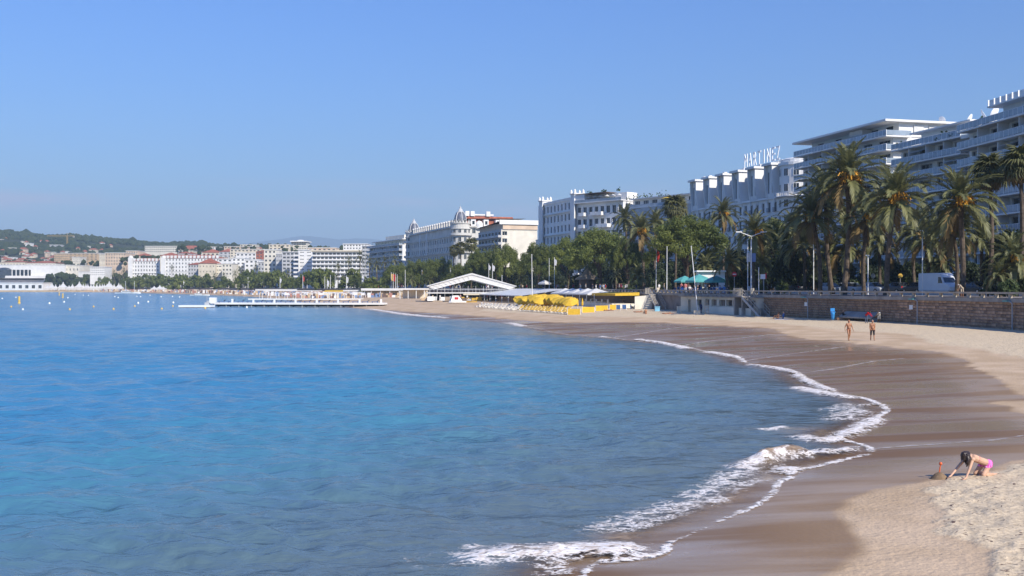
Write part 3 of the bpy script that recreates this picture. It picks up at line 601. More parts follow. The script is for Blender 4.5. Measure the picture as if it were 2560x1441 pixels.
m_ = MB(); m_.box(1.2, 17.5, 0.05, 0.55, 0, 2.0); m_.build('low_wall', M['cream2'], pv)
m_ = MB(); m_.box(0.0, L, -0.02, -0.0, 0, 0.02); m_.box(-0.05, 0.0, -0.9, 0.0, 0, 3.45); m_.build('end_wall', M['cream'], pv)
# grey sloping slab against the wall, showers, plaques
def rest(px, py):
    q, z = on_sand([(px, py)]); return float(q[0, 0]), float(q[0, 1]), float(z[0])
x0, y0, hd = coast_at(2160, -0.2)
sl_ = thing('concrete_ramp', 'sloping grey concrete slab leaning against the stone sea wall', 'ramp', (x0, y0, 0.85), hd)
m_ = MB(); A = [(-3.0, 0.1, 1.25), (3.3, 0.1, 1.25), (3.3, 1.2, 0.62), (-3.0, 1.2, 0.62)]; Bq = [(p[0], p[1], p[2]-0.16) for p in A]; m_.poly(A); m_.poly(Bq[::-1])
for k in range(4): m_.poly([A[k], Bq[k], Bq[(k+1) % 4], A[(k+1) % 4]])
m_.build('slab', M['concrete'], sl_)
m_ = MB(); m_.box(-2.8, -2.5, 0.2, 1.1, -0.3, 0.6); m_.box(2.8, 3.1, 0.2, 1.1, -0.3, 0.6); m_.build('support', M['concrete'], sl_)
for px, lb in ((2021, 'grey shower pole on the sea wall left of the blue bin'), (2295, 'grey shower pole on the sea wall beside a white plaque'), (2533, 'grey shower pole at the near end of the sea wall')):
    x0, y0, hd = coast_at(px, -0.22); t = thing('shower_pole', lb, 'shower', (x0, y0, 0), hd, 'shower poles on the sea wall'); m_ = MB(); m_.tube([(0, 0.1, 0.95), (0, 0.1, 3.45), (0.12, 0.18, 3.62), (0.75, 0.3, 3.68)], 0.06, 7); m_.build('pipe', M['steel'], t)
    m_ = MB(); m_.box(0.3, 1.1, 0.15, 0.45, 3.66, 3.76); m_.build('shower_head', M['turq'], t)
for px, lb in ((2015, 'small white plaque on the stone wall left of the blue bin'), (2278, 'small white plaque on the stone wall left of a shower pole')):
    x0, y0, hd = coast_at(px, -0.1); m_ = MB(); m_.box(-0.3, 0.3, 0, 0.05, 2.55, 3.05); tag(m_.build('wall_plaque', M['white2'], None, (x0, y0, 0), (0, 0, hd)), lb, 'plaque', 'plaques on the sea wall')
# blue bin
x0, y0, z0 = rest(2082, 804); t = thing('litter_bin', 'bright blue plastic litter bag holder standing against the sea wall', 'bin', (x0, y0, z0)); t.scale = (.72, .72, .8)
m_ = MB(); m_.tube([(0, 0, 0), (0, 0, 1.85)], 0.05, 6); m_.build('post', M['steel'], t)
m_ = MB(); m_.smooth = True; m_.lathe([(0.02, 0.25), (0.22, 0.3), (0.28, 0.7), (0.33, 1.1), (0.36, 1.32), (0.34, 1.34)], 10); m_.build('bag', M['blue'], t)
m_ = MB(); m_.box(-0.36, 0.36, -0.3, 0.3, 1.36, 1.46); m_.build('lid', M['blue'], t)
m_ = MB(); m_.box(-0.4, 0.3, -0.06, -0.02, 1.52, 1.98); m_.build('sign_plate', M['blue'], t)
# ================================================================ buildings on the sea front
def frame_from(px0, d0, px1, d1):
    "near and far ends of a facade line -> origin, heading, length"
    a = Vector((gx(px0, d0), d0)); b = Vector((gx(px1, d1), d1)); v = b-a; return a, math.atan2(v.y, v.x), v.length
def bld(name, label, a, hd): return thing(name, label, 'building', (a[0], a[1], GZ), hd)
ENDU, ENDN = (0, -1, 0), (-1, 0, 0)
def shell(b, L, D, H, mt, front=True, end=True, roof=True, rt=None):
    m = MB()
    m.poly([(L, 0, 0), (L, -D, 0), (L, -D, H), (L, 0, H)]); m.poly([(L, -D, 0), (0, -D, 0), (0, -D, H), (L, -D, H)])
    if front: m.poly([(0, 0, 0), (L, 0, 0), (L, 0, H), (0, 0, H)][::-1])
    if end: m.poly([(0, -D, 0), (0, 0, 0), (0, 0, H), (0, -D, H)])
    m.build('rear_wall', M[mt], b)
    if roof: r_ = MB(); r_.box(-0.15, L+.15, -D-.15, .15, H, H+0.25); r_.build('roof', M[rt or mt], b)
def balcony_block(name, label, a, hd, L, D, nf, fh, base=4.0, bay=6.0, dep=2.2, mt='white', rail='glassrail', pent=True, endwin=3, seed=0, post=1.2, endbal=False):
    b = bld(name, label, a, hd); H = base+nf*fh; g = random.Random(seed); shell(b, L, D, H, mt, False, False, True)
    nb = max(2, round(L/bay)); pit = L/nb; rects = []
    for j in range(nf):
        for i in range(nb):
            w = pit*g.choice([0.55, 0.68, 0.75]); c = pit*(i+.5)+g.uniform(-.3, .3); rects.append((c-w/2, c+w/2, base+j*fh+0.08, base+j*fh+fh-0.5))
    rects += [(pit*(i+.15), pit*(i+.85), 0.3, base-0.9) for i in range(nb)]
    facade(b, (0, 0, 0), (1, 0, 0), (0, 1, 0), L, H, rects, mt, True, 'three', 'steel', 0.3)
    er = grid_rects(D, endwin, base, fh, nf, 1.3, 1.5, 0.8) if endwin else []
    facade(b, (0, 0, 0), ENDU, ENDN, D, H, er, mt, True, 'two', 'shutter', 0.15)
    for j in range(nf+1):
        z = base+j*fh; m = MB(); e = 1.2 if endbal else 0.0; m.box(-e, L, 0.005, dep, z-0.26, z); 
        if endbal: m.box(-e, -0.005, -3.2, 0.0, z-0.26, z)
        m.build('balcony', M['white'], b)
        if j < nf or pent:
            m = MB(); m.box(-e+.05, L-.05, dep-.10, dep-.05, z+.08, z+1.0); m.box(-e+.02, -e+.06, (-3.2 if endbal else 0.05), dep-.05, z+.08, z+1.0); m.build('railing', M[rail], b)
            m = MB(); m.tube([(-e, dep-.08, z+1.05), (L, dep-.08, z+1.05)], 0.04, 4); m.build('handrail', M['white2'], b)
            k = int((L+e)/post)
            m = MB()
            for i in range(k+1): x = -e+(L+e)*i/k; m.box(x-.03, x+.03, dep-.12, dep-.03, z, z+1.04)
            o = m.build('railing_posts', M['white2'], b); o['kind'] = 'stuff'
    for j in range(nf):
        for i in range(1, nb):
            if g.random() < .8: m = MB(); z = base+j*fh; m.box(pit*i-.06, pit*i+.06, 0.01, dep-.35, z+.005, z+fh-.27); m.build('partition', M['white'], b)
        for i in range(nb):
            if g.random() < .22: m = MB(); z = base+(j+1)*fh-.5; x = pit*(i+.5); w = pit*.4; m.poly([(x-w, .05, z), (x+w, .05, z), (x+w, dep+.2, z-.7), (x-w, dep+.2, z-.7)]); m.build('awning', M['awning'], b)
    return b, H
def dish(b, p, r, az):
    m = MB(); m.smooth = True; m.lathe([(0.01, 0.0), (r*.5, r*.08), (r*.85, r*.24), (r, r*.36)], 14); o = m.build('satellite_dish', M['white2'], b, p, (R(60), 0, az)); m = MB(); m.tube([(0, 0, 0), (0, -.3*r, -r*1.1)], 0.05, 5); m.build('mast', M['steel'], o)
def planter(b, p, w, h, g):
    m = MB(); 
    for k in range(30): 
        x, y, z = g.uniform(-w, w), g.uniform(-.35, .35), abs(g.gauss(0, h*.5)); s = g.uniform(.15, .3); n_ = Vector((g.gauss(0, 1), g.gauss(0, 1), g.gauss(0, 1))).normalized(); t_ = n_.orthogonal().normalized()*s; u_ = n_.cross(t_); c = Vector((x, y, z)); m.poly([c-t_, c-u_, c+t_, c+u_])
    m.build('terrace_plants', M['hedge'], b, p)
gg = random.Random(3)
# A: nearest block at the edge of the view
a, hd, L = frame_from(2700, 141, 2424, 169.5)
bA, HA = balcony_block('apartment_block', 'tall white balcony block with stepped roof terraces nearest the camera', a, hd, L, 22, 8, 2.83, 3.6, 5.5, 2.2, seed=1, endwin=0)
m = MB(); m.box(-.2, L-7, -14, 1.0, HA+2.7, HA+2.95); m.build('penthouse_roof', M['white'], bA); m = MB(); m.box(0, L-8.5, -13, -.8, HA+.25, HA+2.7); m.build('penthouse_wall', M['white'], bA)
for i in range(14): m = MB(); x = (L-7.2)*i/13; m.box(x, x+.09, .72, .92, HA+2.95, HA+3.95); m.build('roof_railing_post', M['white2'], bA)
for i in range(13): m = MB(); x = (L-7.2)*(i+.12)/13; m.box(x, x+(L-7.2)/13*.76, .80, .84, HA+3.0, HA+3.85); m.build('roof_railing_panel', M['white2'], bA)
for x in (L-6, L-4.2, 6): planter(bA, (x, 1.0, HA+.3), .9, 1.1, gg)
# B
a, hd, L = frame_from(2428, 172, 2253, 191)
bB, HB = balcony_block('apartment_block', 'white balcony block set back between the nearest block and the flat-roofed block', a, hd, L, 17, 8, 2.80, 3.6, 5.0, 2.1, seed=2, endwin=0)
m = MB(); m.box(.3, L*.78, -11, -1.2, HB+.25, HB+2.5); m.build('penthouse_wall', M['white'], bB); m = MB(); m.box(-.2, L*.84, -12, .4, HB+2.5, HB+2.75); m.build('penthouse_roof', M['white'], bB)
m = MB(); m.box(-5.5, 0, -3, 2.0, HB-.6, HB); m.build('link_slab', M['white'], bB)
for x in (3.0, 5.5, L-2.0): planter(bB, (x, 1.7, HB+.2), 1.0, 1.0, gg)
for x, r_ in ((1.5, 1.1), (5.0, 1.3), (8, .9)): dish(bB, (x, -6, HB+4.2), r_, R(30)+x)
# C
a, hd, L = frame_from(2233, 200, 2008, 232)
bC, HC = balcony_block('apartment_block', 'white flat-roofed balcony block with a bright blank end wall beside the palms', a, hd, L, 17, 10, 2.67, 3.3, 5.5, 2.4, seed=3, endwin=0, endbal=True)
m = MB(); m.box(.2, L*.96, -15, -1.4, HC+.25, HC+2.75); m.build('penthouse_wall', M['white'], bC); m = MB(); m.box(-.9, L+.8, -17, 2.3, HC+2.75, HC+3.15); m.build('penthouse_roof', M['white'], bC)
for i in range(3): m = MB(); m.box(-.02, .17, -4.6-i*3.4-2.2, -4.6-i*3.4, HC+.6, HC+2.4); m.build('end_panel', M['shutter'], bC)
for k, x in enumerate((2, 7, 14, 20, 27)): m = MB(); m.box(x, x+2.2, -2.5, -1.39, HC+.4, HC+2.3); m.build('terrace_window', M['glass'], bC)
m = MB(); m.box(9, 13.5, -1.3, .9, HC+1.55, HC+2.6); m.build('terrace_blind', M['awning'], bC)
for x, r_ in ((3, .8), (9, .7)): dish(bC, (x, -13, HC+4.0), r_, R(200)+x)
# ---- grand white hotel with the roof sign
a, hd, L = frame_from(1962, 252, 1732, 300)
h = bld('grand_hotel', 'grand white hotel with angled roof pavilions and a round corner tower', a, hd); fh = 3.65; nf = 7; base = 4.4; H = base+fh*nf; D = 20
HH = hz(462, 300)-GZ; fh = (HH-base)/nf; H = HH
nb = 17; rects = grid_rects(L, nb, base, fh, nf-2, 1.35, 2.35, 0.35)
rects += [(i*L/nb+.6, (i+1)*L/nb-.6, .4, 3.6) for i in range(nb)]
facade(h, (0, 0, 0), (1, 0, 0), (0, 1, 0), L, base+fh*(nf-2), rects, 'white', True, 'two', 'shutter', 0.3); shell(h, L, D, base+fh*(nf-2), 'white', False, False, True)
facade(h, (0, 0, 0), ENDU, ENDN, D, base+fh*(nf-2), grid_rects(D, 5, base, fh, nf-2, 1.3, 2.2, .4), 'white', True)
zt = base+fh*(nf-2)
ir = MB(); ir.box(-.7, .7, 0, .42, 0, .06); ir.box(-.72, .72, .38, .42, .92, .98)
for i in range(9): ir.box(-.68+i*.17-.012, -.68+i*.17+.012, .385, .415, .06, .92)
irm = ir.mesh('balconet', M['iron'])
for j in range(nf-2):
    for i in range(nb):
        if (i % 4) in (1, 2) or j == 0: put('balconet', irm, h, ((i+.5)*L/nb, .01, base+j*fh+.3))
for z in (base-.25, zt-.3): m = MB(); m.box(-.3, L+.1, .005, .45, z, z+.3); m.build('cornice', M['white'], h)
# set-back upper floors with projecting pavilions
facade(h, (0, -2.4, zt+.25), (1, 0, 0), (0, 1, 0), L, 2*fh-.25, grid_rects(L, nb, 0, fh, 2, 1.1, 1.9, .7), 'white', True, 'two', 'shutter', 0.2)
m = MB(); m.poly([(L, -2.4, zt), (L, -D, zt), (L, -D, H), (L, -2.4, H)]); m.poly([(0, -D, zt), (0, -2.4, zt), (0, -2.4, H), (0, -D, H)]); m.poly([(L, -D, zt), (0, -D, zt), (0, -D, H), (L, -D, H)]); m.build('upper_wall', M['white'], h)
m = MB(); m.box(-.1, L, -D-.1, -2.1, H, H+.3); m.build('upper_roof', M['white'], h)
npv = 6; pw = 3.9
for k in range(npv):
    xc = L*(k+.75)/npv
    rr = [(.5, 1.35, .9, 2*fh-1.3), (pw-1.35, pw-.5, .9, 2*fh-1.3)]
    facade(h, (xc-pw/2, .25, zt+.25), (1, 0, 0), (0, 1, 0), pw, 2*fh+.3, rr, 'white', True, 'one', 'shutter', 0.3, 'pavilion_front')
    m = MB(); z1 = zt+.25; z2 = H+.55
    for x in (xc-pw/2, xc+pw/2):      # sloping side cheeks
        q = [(x, .25, z1-1.6), (x, 1.0, z2-2.4), (x, 1.0, z2), (x, -2.38, z2), (x, -2.38, z1)]; m.poly(q if x < xc else q[::-1]); q2 = [(x+.35*(1 if x < xc else -1), p[1], p[2]) for p in q]; m.poly(q2[::-1] if x < xc else q2)
        m.poly([q[0], q2[0], q2[1], q[1]]); m.poly([q[1], q2[1], q2[2], q[2]]); m.poly([q[2], q2[2], q2[3], q[3]])
    m.build('pavilion_cheek', M['white'], h); m = MB(); m.box(xc-pw/2-.4, xc+pw/2+.4, -2.4, 1.5, z2, z2+.55); m.build('pavilion_cap', M['white'], h)
# round corner tower
m = MB(); m.smooth = False; rr_ = 5.2; cx_, cy_ = -.6, -4.2
m.lathe([(rr_, 0), (rr_, H-.2), (rr_+.35, H-.2), (rr_+.35, H+.5), (rr_-.3, H+.5), (rr_-.3, H+1.3), (rr_-1.2, H+1.6), (0.02, H+1.7)], 28, 0, (cx_, cy_)); m.build('tower', M['white'], h)
for j in range(nf):
    for ang in (75, 105, 135, 165, 195, 225, 255):
        an = R(ang); n_ = (math.cos(an), math.sin(an), 0); z = base+j*fh+.9; window(h, (cx_+n_[0]*(rr_+.05), cy_+n_[1]*(rr_+.05), z), n_, 1.45, 1.9, 'two', 'white2', True)
for z in (base+fh*2, base+fh*5-.2):
    m = MB(); m.lathe([(rr_, z-.25), (rr_+1.1, z-.15), (rr_+1.1, z), (rr_, z)], 28, 0, (cx_, cy_), R(60), R(280)); m.build('tower_balcony', M['white'], h)
    m = MB(); m.lathe([(rr_+1.0, z+.85), (rr_+1.05, z+.85), (rr_+1.05, z+1.0), (rr_+.92, z+1.0)], 28, 0, (cx_, cy_), R(60), R(280)); m.build('tower_handrail', M['white'], h)
    for k in range(34): an = R(62+k*6.5); m = MB(); m.box(-.06, .06, -.06, .06, z, z+.86); m.build('baluster', M['white'], h, (cx_+(rr_+1)*math.cos(an), cy_+(rr_+1)*math.sin(an), 0), (0, 0, an))
m = MB(); m.box(6, L*.8, -14, -7, H+.3, H+3.0); m.build('roof_storey', M['white'], h); m = MB(); m.box(-7, -1, -16, -8.5, H+.3, H+4.2); m.build('lift_house', M['white'], h)
for x in (L*.97, L*.9, L*.72, L*.5, L*.33, L*.12): m = MB(); m.box(x-.45, x+.45, -3.4, -2.5, H+.3, H+2.2); m.build('chimney', M['white'], h)
for x in (L*.96, L*.85, L*.6, L*.3, 3, -5): planter(h, (x, -3.2, H+.4), 1.5, 1.3, gg)
# roof sign
sa_ = Vector((gx(1955, 254), 254)); 
sgn = thing('rooftop_sign', 'tall white rooftop lettering on a lattice frame above the grand hotel', 'sign', (a[0], a[1], GZ), hd)
sx0, sx1 = 2.0, 26.0
def px_of(lx, ly=-6.0): p = Vector((a[0]+math.cos(hd)*lx-math.sin(hd)*ly, a[1]+math.sin(hd)*lx+math.cos(hd)*ly)); return CX+FPX*p.x/p.y, p.y
for t_ in np.arange(-2, 45, .25):
    q = px_of(t_)
    if q[0] > 1952: sx0 = t_
    if q[0] > 1860: sx1 = t_
zb0 = hz(399, px_of(sx0)[1])-GZ; zt0 = hz(364, px_of(sx0)[1])-GZ; lh = zt0-zb0
word = 'MARTINEZ'; font_w = (sx1-sx0)/len(word)
for i, chx in enumerate(word):
    cu = bpy.data.curves.new('letter', 'FONT'); cu.body = chx; cu.size = 1.0; cu.extrude = 0.0; cu.align_x = 'CENTER'; to = bpy.data.objects.new('tmp_letter', cu); COL.objects.link(to)
    dg = bpy.context.evaluated_depsgraph_get(); me = bpy.data.meshes.new_from_object(to.evaluated_get(dg)); bpy.data.objects.remove(to); bpy.data.curves.remove(cu)
    bb = bmesh.new(); bb.from_mesh(me); r_ = bmesh.ops.extrude_face_region(bb, geom=bb.faces[:]); bmesh.ops.translate(bb, verts=[v for v in r_['geom'] if isinstance(v, bmesh.types.BMVert)], vec=(0, 0, .06)); bmesh.ops.recalc_face_normals(bb, faces=bb.faces[:]); bb.to_mesh(me); bb.free(); me.name = 'letter'; me.materials.clear(); me.materials.append(M['white2'])
    xs_ = [v.co.x for v in me.vertices]; ys_ = [v.co.y for v in me.vertices]; w_ = max(xs_)-min(xs_); hh_ = max(ys_)
    sc_y = lh/hh_; sc_x = min(font_w*.70/w_, sc_y*1.3)*(0.75 if chx == 'I' else 1); o = put('letter', me, sgn, (sx1-font_w*(i+.5), -5.9, zb0), (R(90), 0, math.pi), (sc_x, sc_y, 3))
for i in range(9):
    x = sx0+(sx1-sx0)*i/8; m = MB(); m.tube([(x, -6.6, H), (x, -6.6, zb0-.1)], .08, 5); m.tube([(x, -6.6, zb0), (x, -9.5, H+.2)], .06, 5); m.build('frame_post', M['white2'], sgn)
for z in (zb0-.3, zb0-.9): m = MB(); m.tube([(sx0, -6.35, z), (sx1, -6.35, z)], .07, 5); m.build('frame_rail', M['white2'], sgn)
for i in range(8): x0_, x1_ = sx0+(sx1-sx0)*i/8, sx0+(sx1-sx0)*(i+1)/8; m = MB(); m.tube([(x0_, -6.35, H+.4), (x1_, -6.35, zb0-.3)], .06, 4); m.build('frame_brace', M['white2'], sgn)
# ---- D: terraced white building behind the big pine
a, hd, L = frame_from(1728, 306, 1560, 330)
d_ = bld('terraced_building', 'white building with glazed roof terraces behind the largest pine', a, hd); HD = hz(509, 306)-GZ
facade(d_, (0, 0, 0), (1, 0, 0), (0, 1, 0), L, HD, grid_rects(L, 8, 4, 3.1, int((HD-4)/3.1), 2.0, 1.9, .5), 'lgrey', True, 'three', 'steel', .3); shell(d_, L, 18, HD, 'white', False, False, True)
facade(d_, (0, 0, 0), ENDU, ENDN, 18, HD, grid_rects(18, 4, 4, 3.1, int((HD-4)/3.1), 1.2, 1.5, .8), 'white', True)
zz = HD+.25; m = MB(); m.box(0, L, -1.0, -.9, zz, zz+1.0); m.build('terrace_railing', M['glassrail'], d_)
facade(d_, (1, -3, zz), (1, 0, 0), (0, 1, 0), L-2, 2.8, grid_rects(L-2, 7, 0, 2.8, 1, 2.4, 2.2, .2), 'white', True, 'three', 'white2', .2, 'terrace_wall')
m = MB(); m.box(.4, L-.4, -12, -1.8, zz+2.8, zz+3.1); m.build('terrace_roof', M['white'], d_)
ztop = hz(480, 308)-GZ; m = MB(); m.box(-.5, 9, -16, -5, zz+3.1, ztop-.3); m.build('top_storey', M['white'], d_); m = MB(); m.box(-.9, 9.5, -17, -4.2, ztop-.3, ztop); m.build('top_roof', M['white'], d_)
for i in range(4): m = MB(); m.box(-.62, -.5, -15+i*2.7, -13.2+i*2.7, zz+3.6, ztop-.7); m.build('top_window', M['shutter'], d_)
m = MB(); m.poly([(L*.3, -1.2, zz+2.5), (L*.42, -1.2, zz+2.5), (L*.42, .2, zz+2.0), (L*.3, .2, zz+2.0)]); m.build('awning', M['yellow'], d_)
for x in (L*.5, L*.7, L*.85, L*.97): planter(d_, (x, -2, zz+3.1), 2.2, 1.3, gg)
# ---- E: ornate white hotel with corner turrets, plus its terrace wing
a, hd, L = frame_from(1437, 347, 1357, 376)
e_ = bld('ornate_hotel', 'ornate white hotel with two small turrets rising over the pines', a, hd); HE = hz(516, 376)-GZ; nf = 7; base = 4.5; fh = (HE-base)/nf
facade(e_, (0, 0, 0), (1, 0, 0), (0, 1, 0), L, HE, grid_rects(L, 9, base, fh, nf, 1.5, fh*.62, fh*.2), 'white', True, 'two', 'shutter', .35); shell(e_, L, 20, HE, 'white', False, False, True)
facade(e_, (0, 0, 0), ENDU, ENDN, 20, HE, grid_rects(20, 4, base, fh, nf, 1.3, fh*.55, fh*.25), 'white', True)
for j in (0, 2, 4, 6): m = MB(); m.box(-.4, L+.4, .006, .55, base+fh*(j+.02)-.2, base+fh*(j+.02)+.12); m.build('cornice', M['white'], e_)
m = MB(); m.box(.2, L-.2, .2, .3, HE+.25, HE+1.0); m.build('parapet', M['white'], e_)
for x, hh in ((0, 4.0), (L, 4.4)):
    m = MB(); m.box(x-1.7, x+1.7, -2.6, .8, HE+.2, HE+1.7); m.box(x-2.0, x+2.0, -2.9, 1.1, HE+1.7, HE+2.0); m.build('turret', M['white'], e_)
    for dx in (-1.6, 1.6):
        for dy in (-2.4, .6): m = MB(); m.smooth = True; m.lathe([(.5, HE+2.0), (.55, HE+2.3), (.3, HE+2.5), (.45, HE+2.8), (.25, HE+3.1), (.02, HE+3.4)], 8, 0, (x+dx, dy)); m.build('finial', M['white'], e_)
    m = MB(); m.box(x-1.9, x+1.9, .6, 1.0, base+fh*2, HE+.2); m.build('corner_pier', M['white'], e_)
a, hd, L = frame_from(1558, 331, 1441, 346)
w_ = bld('hotel_wing', 'white hotel wing with stacked box balconies and a planted roof terrace', a, hd); HW = hz(509, 340)-GZ; nf = 6; base = 4.5; fh = (HW-base)/nf
facade(w_, (0, 0, 0), (1, 0, 0), (0, 1, 0), L, HW, grid_rects(L, 8, base, fh, nf, 1.6, fh*.6, fh*.15), 'white', True, 'two', 'shutter', .35); shell(w_, L, 18, HW, 'white', False, True, True)
gw = random.Random(8)
for j in range(nf):
    for i in range(8):
        if gw.random() < .42: m = MB(); x = (i+.5)*L/8; z = base+j*fh; m.box(x-1.2, x+1.2, .006, 1.9, z-.1, z+1.05); m.build('box_balcony', M['white'], w_)
for i in (1, 4, 6): m = MB(); x = i*L/8; m.box(x-.3, x+.5, .006, 1.4, base, base+fh*3); m.build('fin_wall', M['white'], w_)
m = MB(); m.box(-.3, L, -9, 1.4, HW+.25, HW+.5); m.build('terrace_slab', M['white'], w_); m = MB(); m.box(1, L-1, -8, -3, HW+.5, HW+3.2); m.build('roof_storey', M['white'], w_)
m = MB(); m.box(L*.3, L*.95, -4, 1.2, HW+3.2, HW+3.4); m.build('pergola', M['brown'], w_); m = MB(); m.box(-.2, L, 1.2, 1.3, HW+.5, HW+1.3); m.build('terrace_railing', M['glassrail'], w_)
m = MB(); m.box(L-4.5, L+.5, -3, 1.0, HW+.5, HW+3.4); m.build('stair_tower', M['white'], w_)
for i in range(8): planter(w_, (1.5+i*(L-4)/8, .6, HW+.5+(2.8 if i % 3 == 0 else 0)), .8, .9, gw)
for i in range(7): m = MB(); m.smooth = True; m.lathe([(.02, HW+2.6), (.9, HW+2.1), (.92, HW+2.0), (.04, HW+2.3)], 8, 0, (2+i*2.6, -.3)); m.lathe([(.03, HW+.5), (.03, HW+2.3)], 5, 0, (2+i*2.6, -.3)); m.build('terrace_parasol', M['awning'], w_)
# ---- F: brown and cream block
a, hd, L = frame_from(1253, 432, 1196, 462)
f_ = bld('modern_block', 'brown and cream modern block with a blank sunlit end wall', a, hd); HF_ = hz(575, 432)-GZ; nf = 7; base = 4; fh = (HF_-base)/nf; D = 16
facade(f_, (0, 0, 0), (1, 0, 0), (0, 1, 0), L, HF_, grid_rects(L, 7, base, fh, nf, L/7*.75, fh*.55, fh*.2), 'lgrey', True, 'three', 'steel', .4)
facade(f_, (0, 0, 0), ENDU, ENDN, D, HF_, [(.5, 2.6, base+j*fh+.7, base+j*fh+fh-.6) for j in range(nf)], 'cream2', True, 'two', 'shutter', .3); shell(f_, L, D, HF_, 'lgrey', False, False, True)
for j in range(nf): m = MB(); m.box(-.8, L, .006, 1.6, base+j*fh-.2, base+j*fh+.75); m.build('balcony', M['lgrey'], f_)
ztf = hz(551, 432)-GZ; m = MB(); m.box(-.4, L, -D, -.6, HF_+.25, ztf-1.2); m.build('attic_wall', M['peach'], f_); m = MB(); m.poly([(-.9, 1.2, ztf-.6), (L, 1.2, ztf-2.0), (L, -D, ztf-.2), (-.9, -D, ztf)]); m.poly([(-.9, 1.2, ztf-1.3), (-.9, -D-1, ztf-1.3), (-.9, -D-1, ztf), (-.9, 1.2, ztf-.4)][::-1]); m.box(-.95, -.9, -D-1, 1.2, ztf-1.4, ztf-.1); m.build('attic_roof', M['brown'], f_)
m = MB(); m.box(-.96, -.90, -D-1.2, 1.0, ztf-1.7, ztf+.15); m.build('roof_fascia', M['white'], f_)
a2 = Vector((gx(1335, 415), 415)); f2 = bld('terrace_house', 'low white house with terraces just left of the ornate hotel', (gx(1352, 402), 402), R(100)); HT = hz(600, 405)-GZ
facade(f2, (0, 0, 0), (1, 0, 0), (0, 1, 0), 10, HT, grid_rects(10, 3, 3, 3, int(HT/3)-1, 1.6, 1.8, .6), 'white', True); shell(f2, 10, 14, HT, 'white', False, False, True); facade(f2, (0, 0, 0), ENDU, ENDN, 14, HT, [(8, 10.4, HT-2.9, HT-.8), (2, 4, HT-6, HT-4.2), (10, 12, HT-6, HT-4.2)], 'white', True)
m = MB(); m.box(-1.6, 0, -14, 2, HT-4.0, HT-3.2); m.build('terrace', M['white'], f2); m = MB(); m.box(2, 9, -11, -3, HT+.25, HT+2.6); m.build('roof_storey', M['cream2'], f2)
# ---- G: domed palace hotel
a, hd, L = frame_from(1140, 500, 1024, 590)
p_ = bld('palace_hotel', 'long pale palace hotel with two dark domed corner towers', a, hd); HP_ = hz(566, 500)-GZ; base = 5; nf = 6; fh = (HP_-base)/nf
facade(p_, (0, 0, 0), (1, 0, 0), (0, 1, 0), L, HP_, grid_rects(L, 19, base, fh, nf-1, 1.9, fh*.55, fh*.2, 4), 'dimwhite', True, 'two', 'shutter', .4); shell(p_, L, 40, HP_, 'dimwhite', False, False, True)
for z, e in ((base+fh*3-.3, .7), (HP_-.4, 1.0), (base+fh*4.9, .5)): m = MB(); m.box(-.2, L+.2, .006, e, z, z+.5); m.build('cornice', M['dimwhite'], p_)
for i in range(19): 
    m = MB(); x = 4+(L-8)*(i+.5)/19; m.box(x-1.3, x+1.3, .006, 1.0, base+fh*3+.2, base+fh*3+1.2); m.build('balcony', M['dimwhite'], p_)
    if i % 1 == 0: m = MB(); m.box(x-1.0, x+1.0, -2.5, -.4, HP_+.25, HP_+2.6); m.poly([(x-1.2, -.3, HP_+2.6), (x+1.2, -.3, HP_+2.6), (x, -.3, HP_+3.5)]); m.poly([(x-1.2, -2.6, HP_+2.6), (x-1.2, -.3, HP_+2.6), (x, -.3, HP_+3.5), (x, -2.6, HP_+3.5)]); m.poly([(x+1.2, -.3, HP_+2.6), (x+1.2, -2.6, HP_+2.6), (x, -2.6, HP_+3.5), (x, -.3, HP_+3.5)]); m.build('dormer', M['dimwhite'], p_)
m = MB(); m.poly([(0, -1.2, HP_+.2), (L, -1.2, HP_+.2), (L, -4, HP_+3.8), (0, -4, HP_+3.8)]); m.poly([(0, -4, HP_+3.8), (L, -4, HP_+3.8), (L, -36, HP_+4.4), (0, -36, HP_+4.4)]); m.build('mansard_roof', M['slate'], p_)
DW = 30   # sunlit side wing facing the camera
facade(p_, (0, 0, 0), ENDU, ENDN, DW, HP_, grid_rects(DW, 6, base, fh, nf, 1.7, fh*.55, fh*.2, 3), 'dimwhite', True, 'two', 'shutter', .3)
for z, e in ((base+fh*3-.3, .7), (HP_-.4, 1.0)): m = MB(); m.box(-e, -.006, -DW, .2, z, z+.5); m.build('cornice', M['dimwhite'], p_)
m = MB(); m.poly([(-.3, -5, HP_+.2), (-.3, -DW, HP_+.2), (3.2, -DW, HP_+5.2), (3.2, -5, HP_+5.2)][::-1]); m.poly([(3.2, -5, HP_+5.2), (3.2, -DW, HP_+5.2), (12, -DW, HP_+5.6), (12, -5, HP_+5.6)][::-1]); m.poly([(-.3, -DW, HP_+.2), (12, -DW, HP_+.2), (12, -DW, HP_+5.6), (3.2, -DW, HP_+5.2)]); m.build('red_roof', M['redroof'], p_)
for yy in (-8.5, -15, -21, -27): m = MB(); m.box(-.9, 2, yy-1.2, yy+1.2, HP_+.25, HP_+3.4); m.build('dormer', M['white'], p_); m = MB(); m.box(-.94, -.9, yy-.6, yy+.6, HP_+1.0, HP_+2.7); m.build('dormer_window', M['glass'], p_)
m = MB(); m.lathe([(1.9, HP_-1), (1.9, HP_+1.2), (1.4, HP_+2.4), (.02, HP_+3.0)], 14, 0, (.3, -11.7)); m.build('curved_gable', M['white'], p_)
m = MB(); m.box(3, 8, -20, -8, HP_+5.6, HP_+6.3); m.build('roof_ridge', M['white'], p_)
for yy in (-6.3, -9.0, -17): m = MB(); m.box(2, 3.2, yy-1, yy+1, HP_+5.2, HP_+7.6); m.build('chimney', M['white'], p_)
